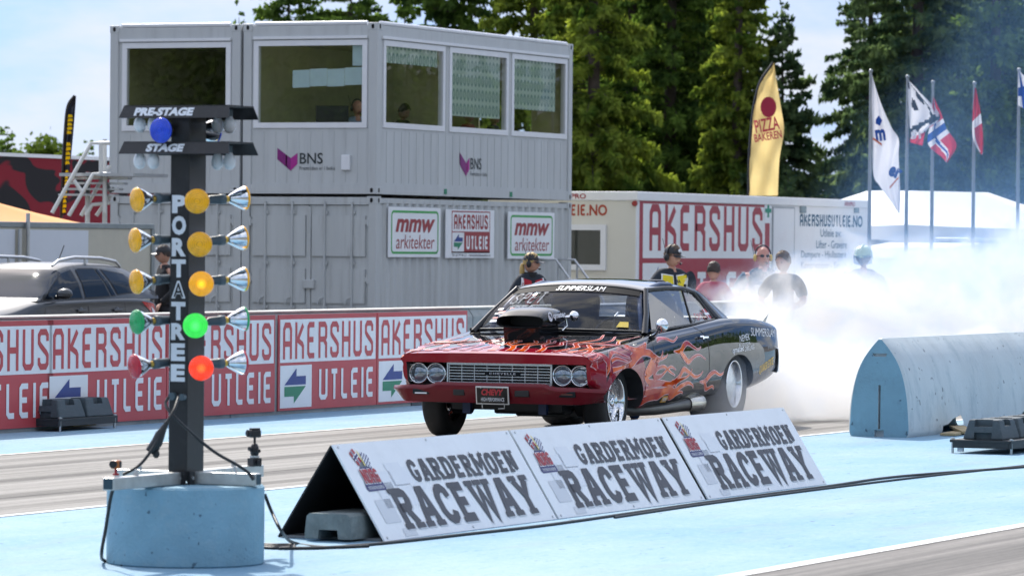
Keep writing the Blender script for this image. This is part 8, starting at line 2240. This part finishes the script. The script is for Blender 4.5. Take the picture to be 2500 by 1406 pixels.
for r_ in catmull(np.array(STV), 5):
    h = sect(r_); l_ = [Vector((r_[0], p[0], p[1])) for p in h]; rows.append(l_ + [Vector((q.x, -q.y, q.z)) for q in l_[::-1][1:-1]])
m.grid(rows, True, True); n = len(rows[0]); m.add(rows[0], [tuple(range(n))], False); m.add(rows[-1], [tuple(range(n))[::-1]], False)
sb = m.build('body', M_SUV)
bm = bmesh.new(); bm.from_mesh(sb.data); bmesh.ops.remove_doubles(bm, verts=bm.verts[:], dist=1e-5); bmesh.ops.triangulate(bm, faces=[f for f in bm.faces if len(f.verts) > 4]); bmesh.ops.recalc_face_normals(bm, faces=bm.faces[:]); bm.to_mesh(sb.data); bm.free()
co = []
for cx in (1.30, -1.30):
    o = cutter(wellprism(cx, .36, .39, .38, -1.2, 1.2)); md = sb.modifiers.new('b', 'BOOLEAN'); md.object = o; md.operation = 'DIFFERENCE'; md.solver = 'EXACT'; co.append(o)
me = evaluated(sb); bpy.data.objects.remove(sb)
for o in co: bpy.data.objects.remove(o)
sb = link('body', me, suv); sharp(sb, 40)
GH = [(.66, 1.10, .845, .80), (.42, 1.25, .80, .74), (.08, 1.45, .745, .66), (-.17, 1.535, .725, .62), (-.55, 1.58, .72, .61), (-1.1, 1.58, .72, .61), (-1.5, 1.545, .71, .60), (-1.85, 1.46, .70, .58), (-2.03, 1.28, .73, .60), (-2.12, 1.06, .76, .64)]
def belt(x): return 1.085 + .05 * (.9 - x) / 3
m = MB(); rows = []
for (x, zr_, wm, wr_) in catmull(np.array(GH), 4):
    zb = belt(x); hh = max(.005, zr_ - zb)
    half = [(.868 - .02, zb - .02), (.862 - .03, zb + .02), ((.85 * (1 - .5) + wm * .5) if hh > .1 else .84, zb + hh * .45), (wr_ + .07 if hh > .1 else .82, zb + hh * .86), (wr_, zb + hh * .965), (wr_ * .55, zb + hh * .995), (0, zb + hh)]
    l_ = [Vector((x, a, b)) for a, b in half]; rows.append(l_ + [Vector((q.x, -q.y, q.z)) for q in l_[::-1][1:]])
nn = len(rows[0])
for i in range(len(rows) - 1):
    for kx in range(nn - 1):
        p = [rows[i][kx], rows[i][kx + 1], rows[i + 1][kx + 1], rows[i + 1][kx]]; cx = sum(q.x for q in p) / 4
        m.cur = 1 if (-.03 < cx < .62 and 3 <= kx < nn - 4) or (-2.09 < cx < -1.88 and 3 <= kx < nn - 4) else 0
        m.add(p, [(0, 1, 2, 3)], True)
m.cur = 0
gh = m.build('cabin', [M_SUV, M_SGL], suv)
bm = bmesh.new(); bm.from_mesh(gh.data); bmesh.ops.remove_doubles(bm, verts=bm.verts[:], dist=1e-5); bmesh.ops.recalc_face_normals(bm, faces=bm.faces[:]); bm.to_mesh(gh.data); bm.free(); sharp(gh, 35)
GB = BVHTree.FromPolygons([q.co.copy() for q in gh.data.vertices], [tuple(p.vertices) for p in gh.data.polygons]); _b = BVH
SB = BVHTree.FromPolygons([q.co.copy() for q in sb.data.vertices], [tuple(p.vertices) for p in sb.data.polygons])
def suvdecal(nm, poly, mat, s, lift, tree_, par):
    global BVH
    BVH = tree_; b = MB(); vv, ff = onto(poly, (0, s * 1.5, 0), X3, Z3, -Y3 * s, lift, .09); b.add(vv, ff, True); o = b.build(nm, mat, par); BVH = _b; return o
for s in (1, -1):
    for gl in ([(.50, 1.125), (.28, 1.275), (-.04, 1.445), (-.28, 1.49), (-.34, 1.13)], [(-.43, 1.135), (-.39, 1.495), (-.80, 1.495), (-.98, 1.155)], [(-.84, 1.49), (-.90, 1.49), (-1.12, 1.165), (-1.03, 1.16)], [(-.97, 1.485), (-1.45, 1.43), (-1.58, 1.37), (-1.62, 1.26), (-1.54, 1.20), (-1.18, 1.175)]):
        suvdecal('window_seal', poly2([(sum(p[0] for p in gl) / len(gl) + (x - sum(p[0] for p in gl) / len(gl)) * 1.07, sum(p[1] for p in gl) / len(gl) + (z - sum(p[1] for p in gl) / len(gl)) * 1.10) for x, z in gl]), M_RUBR, s, .003, GB, suv)
        suvdecal('side_window', poly2(gl), M_SGL, s, .006, GB, suv)
    for gp in ([(.56, 1.06), (.64, .7), (.60, .35)], [(-.385, 1.12), (-.40, .7), (-.40, .32)], [(-1.20, 1.15), (-1.24, .90), (-1.0, .62)]):
        suvdecal('panel_gap', ribbon(catmull(gp, 5), .012), M_RUBR, s, .002, SB, sb)
    for hx in (-.22, -1.05):
        m = MB(); m.box((hx, s * .915, .97), (.20, .03, .035), bev=.01); m.ell((hx, s * .902, .97), (.05, .012, .045), 12, 8); m.build('door_handle', M_SUV, suv)
    m = MB(); m.ell((.30, s * 1.0, 1.19), (.085, .11, .07), 16, 10); mo = m.build('wing_mirror', M_SUV, suv); m = MB(); m.box((.31, s * .90, 1.14), (.06, .08, .05), bev=.015); m.ell((.325, s * 1.0, 1.16), (.07, .10, .03), 12, 6); m.build('mirror_foot', M_BLACK, mo)
    m = MB(); m.tube([Vector((.0, s * .60, 1.54)), Vector((-.14, s * .60, 1.605)), Vector((-.5, s * .60, 1.65)), Vector((-1.1, s * .60, 1.64)), Vector((-1.45, s * .60, 1.60)), Vector((-1.58, s * .59, 1.53))], [.016, .022, .022, .022, .022, .016], 8); m.cyl((-.75, s * .6, 1.55), (-.75, s * .6, 1.64), .02); m.build('roof_rail', M_STEEL, suv)
    suvdecal('tail_lamp', poly2([(-1.62, 1.08), (-1.98, 1.05), (-2.12, .90), (-2.10, .80), (-1.98, .86), (-1.85, .96)]), pm('red tail lamp', (.50, .01, .02), .15, coat=.6), s, .008, SB, suv); suvdecal('tail_lamp_lens', poly2([(-1.90, 1.01), (-2.02, .96), (-2.06, .90), (-1.94, .93)]), M_WLET, s, .012, SB, suv)
    for cx in (1.30, -1.30):
        wh = empty('wheel', (cx, s * .78, .345), 0, suv); T = Matrix.Rotation(R_(-90 * s), 4, 'X')
        m = MB(); m.lathe([(.22, -.10), (.32, -.10), (.345, -.07), (.345, .07), (.32, .10), (.22, .10)], T, 32, True, False); m.build('tyre', M_TYRE, wh); m = MB(); m.lathe([(.225, .095), (.20, .08), (.12, .09), (0, .095)], T, 20); m.build('rim', M_STEEL, wh)
m = MB(); m.tube([(-1.0, 0, 1.57), (-1.15, 0, 1.80)], .008, 6); m.build('aerial', M_BLACK, suv)
# ================================================================== TYRE SMOKE
def smoke_mat():
    m, t, out = new_mat('tyre smoke'); N, K = t.nodes, t.links.new
    tc = N.new('ShaderNodeTexCoord'); sp = N.new('ShaderNodeSeparateXYZ'); K(tc.outputs['Object'], sp.inputs[0])
    def op(o, a, b=None, c=None, clamp=False):
        n = N.new('ShaderNodeMath'); n.operation = o; n.use_clamp = clamp
        for i, q in enumerate((a, b, c)):
            if q is None: continue
            if isinstance(q, (int, float)): n.inputs[i].default_value = q
            else: K(q, n.inputs[i])
        return n.outputs[0]
    def noise(scale, det, rough, dist, off):
        mp = N.new('ShaderNodeMapping'); mp.inputs['Location'].default_value = off; K(tc.outputs['Object'], mp.inputs['Vector'])
        n = N.new('ShaderNodeTexNoise'); n.inputs['Scale'].default_value = scale; n.inputs['Detail'].default_value = det; n.inputs['Roughness'].default_value = rough; n.inputs['Distortion'].default_value = dist; K(mp.outputs[0], n.inputs['Vector']); return n.outputs['Fac']
    s, y, z = sp.outputs['X'], sp.outputs['Y'], sp.outputs['Z']          # metres along the strip from the rear wheels, across, up
    n1 = noise(1.15, 6, .60, .6, (0, 0, 0)); n2 = noise(.32, 3, .55, .4, (7, 3, 1))
    s0 = op('MAXIMUM', s, 0)
    h = op('MULTIPLY_ADD', s0, SM['h1'], SM['h0']); w = op('MULTIPLY_ADD', s0, SM['w1'], SM['w0'])
    yc = op('MULTIPLY_ADD', s0, SM['drift'], 0.15); dy = op('DIVIDE', op('SUBTRACT', y, yc), w); dz = op('DIVIDE', z, h)
    r = op('SQRT', op('ADD', op('MULTIPLY', dy, dy), op('MULTIPLY', dz, dz)))
    b = op('SUBTRACT', op('ADD', op('MULTIPLY_ADD', op('SUBTRACT', n1, .5), 1.9, 1.0), op('MULTIPLY', op('SUBTRACT', n2, .5), 1.9)), r)
    start = op('MULTIPLY', op('SUBTRACT', s, 1.15), .9, clamp=True)
    bb = op('MULTIPLY', b, 2.0, clamp=True); core = op('MULTIPLY', op('MULTIPLY', op('MULTIPLY', bb, bb), start), SM['core'])
    # thin veil that drifts above and behind the plume
    h2 = op('MULTIPLY_ADD', s0, .30, .3); w2 = op('MULTIPLY_ADD', s0, .09, .8)
    dy2 = op('DIVIDE', op('SUBTRACT', y, op('MULTIPLY_ADD', s0, .05, .3)), w2); dz2 = op('DIVIDE', z, h2)
    r2 = op('SQRT', op('ADD', op('MULTIPLY', dy2, dy2), op('MULTIPLY', dz2, dz2)))
    b2 = op('MULTIPLY', op('SUBTRACT', op('MULTIPLY_ADD', op('SUBTRACT', n2, .5), 2.6, 1.0), r2), 1.3, clamp=True)
    veil = op('MULTIPLY', op('MULTIPLY', b2, op('MULTIPLY', op('MULTIPLY', op('SUBTRACT', s, 3.0), .2, clamp=True), op('MULTIPLY', op('SUBTRACT', 18.0, s), .2, clamp=True))), SM['veil'])
    # puffs curling round the spinning rear tyres
    def puff(cx, cy, cz, rad, k):
        d = N.new('ShaderNodeVectorMath'); d.operation = 'DISTANCE'; K(tc.outputs['Object'], d.inputs[0]); d.inputs[1].default_value = (cx, cy, cz)
        return op('MULTIPLY', op('MULTIPLY', op('SUBTRACT', op('MULTIPLY_ADD', op('SUBTRACT', n1, .5), 1.6, 1.0), op('DIVIDE', d.outputs['Value'], rad)), 1.5, clamp=True), k)
    p = op('ADD', op('ADD', puff(-.30, -1.08, .10, .42, 3.0), puff(-.05, -1.05, .40, .28, .5)), puff(1.55, -.15, .2, .5, 4.0))
    dens = op('ADD', op('ADD', core, veil), p)
    pv = N.new('ShaderNodeVolumePrincipled'); pv.inputs['Anisotropy'].default_value = .25
    K(dens, pv.inputs['Density'])
    cr = N.new('ShaderNodeValToRGB'); cr.color_ramp.elements[0].position = .06; cr.color_ramp.elements[0].color = (.30, .58, 1, 1); cr.color_ramp.elements[1].position = .75; cr.color_ramp.elements[1].color = (.86, .845, .83, 1)
    K(dens, cr.inputs['Fac']); K(cr.outputs[0], pv.inputs['Color'])
    K(pv.outputs[0], out.inputs['Volume'])
    return m
SM = dict(h0=.64, h1=.046, w0=1.2, w1=.13, drift=.12, core=11.0, veil=.08)
so = dm @ Vector((-2.79, 0, 0))
m = MB(); m.box2((-1.4, -3.2, 0.02), (30, 11, 6.0))
sm = m.build('smoke', smoke_mat()); sm.location = (so.x, so.y, 0)
tag(sm, 'white and bluish tyre smoke billowing from the rear wheels of the black car', 'smoke', kind='stuff')
sm.data.materials[0].volume_intersection_method if False else None
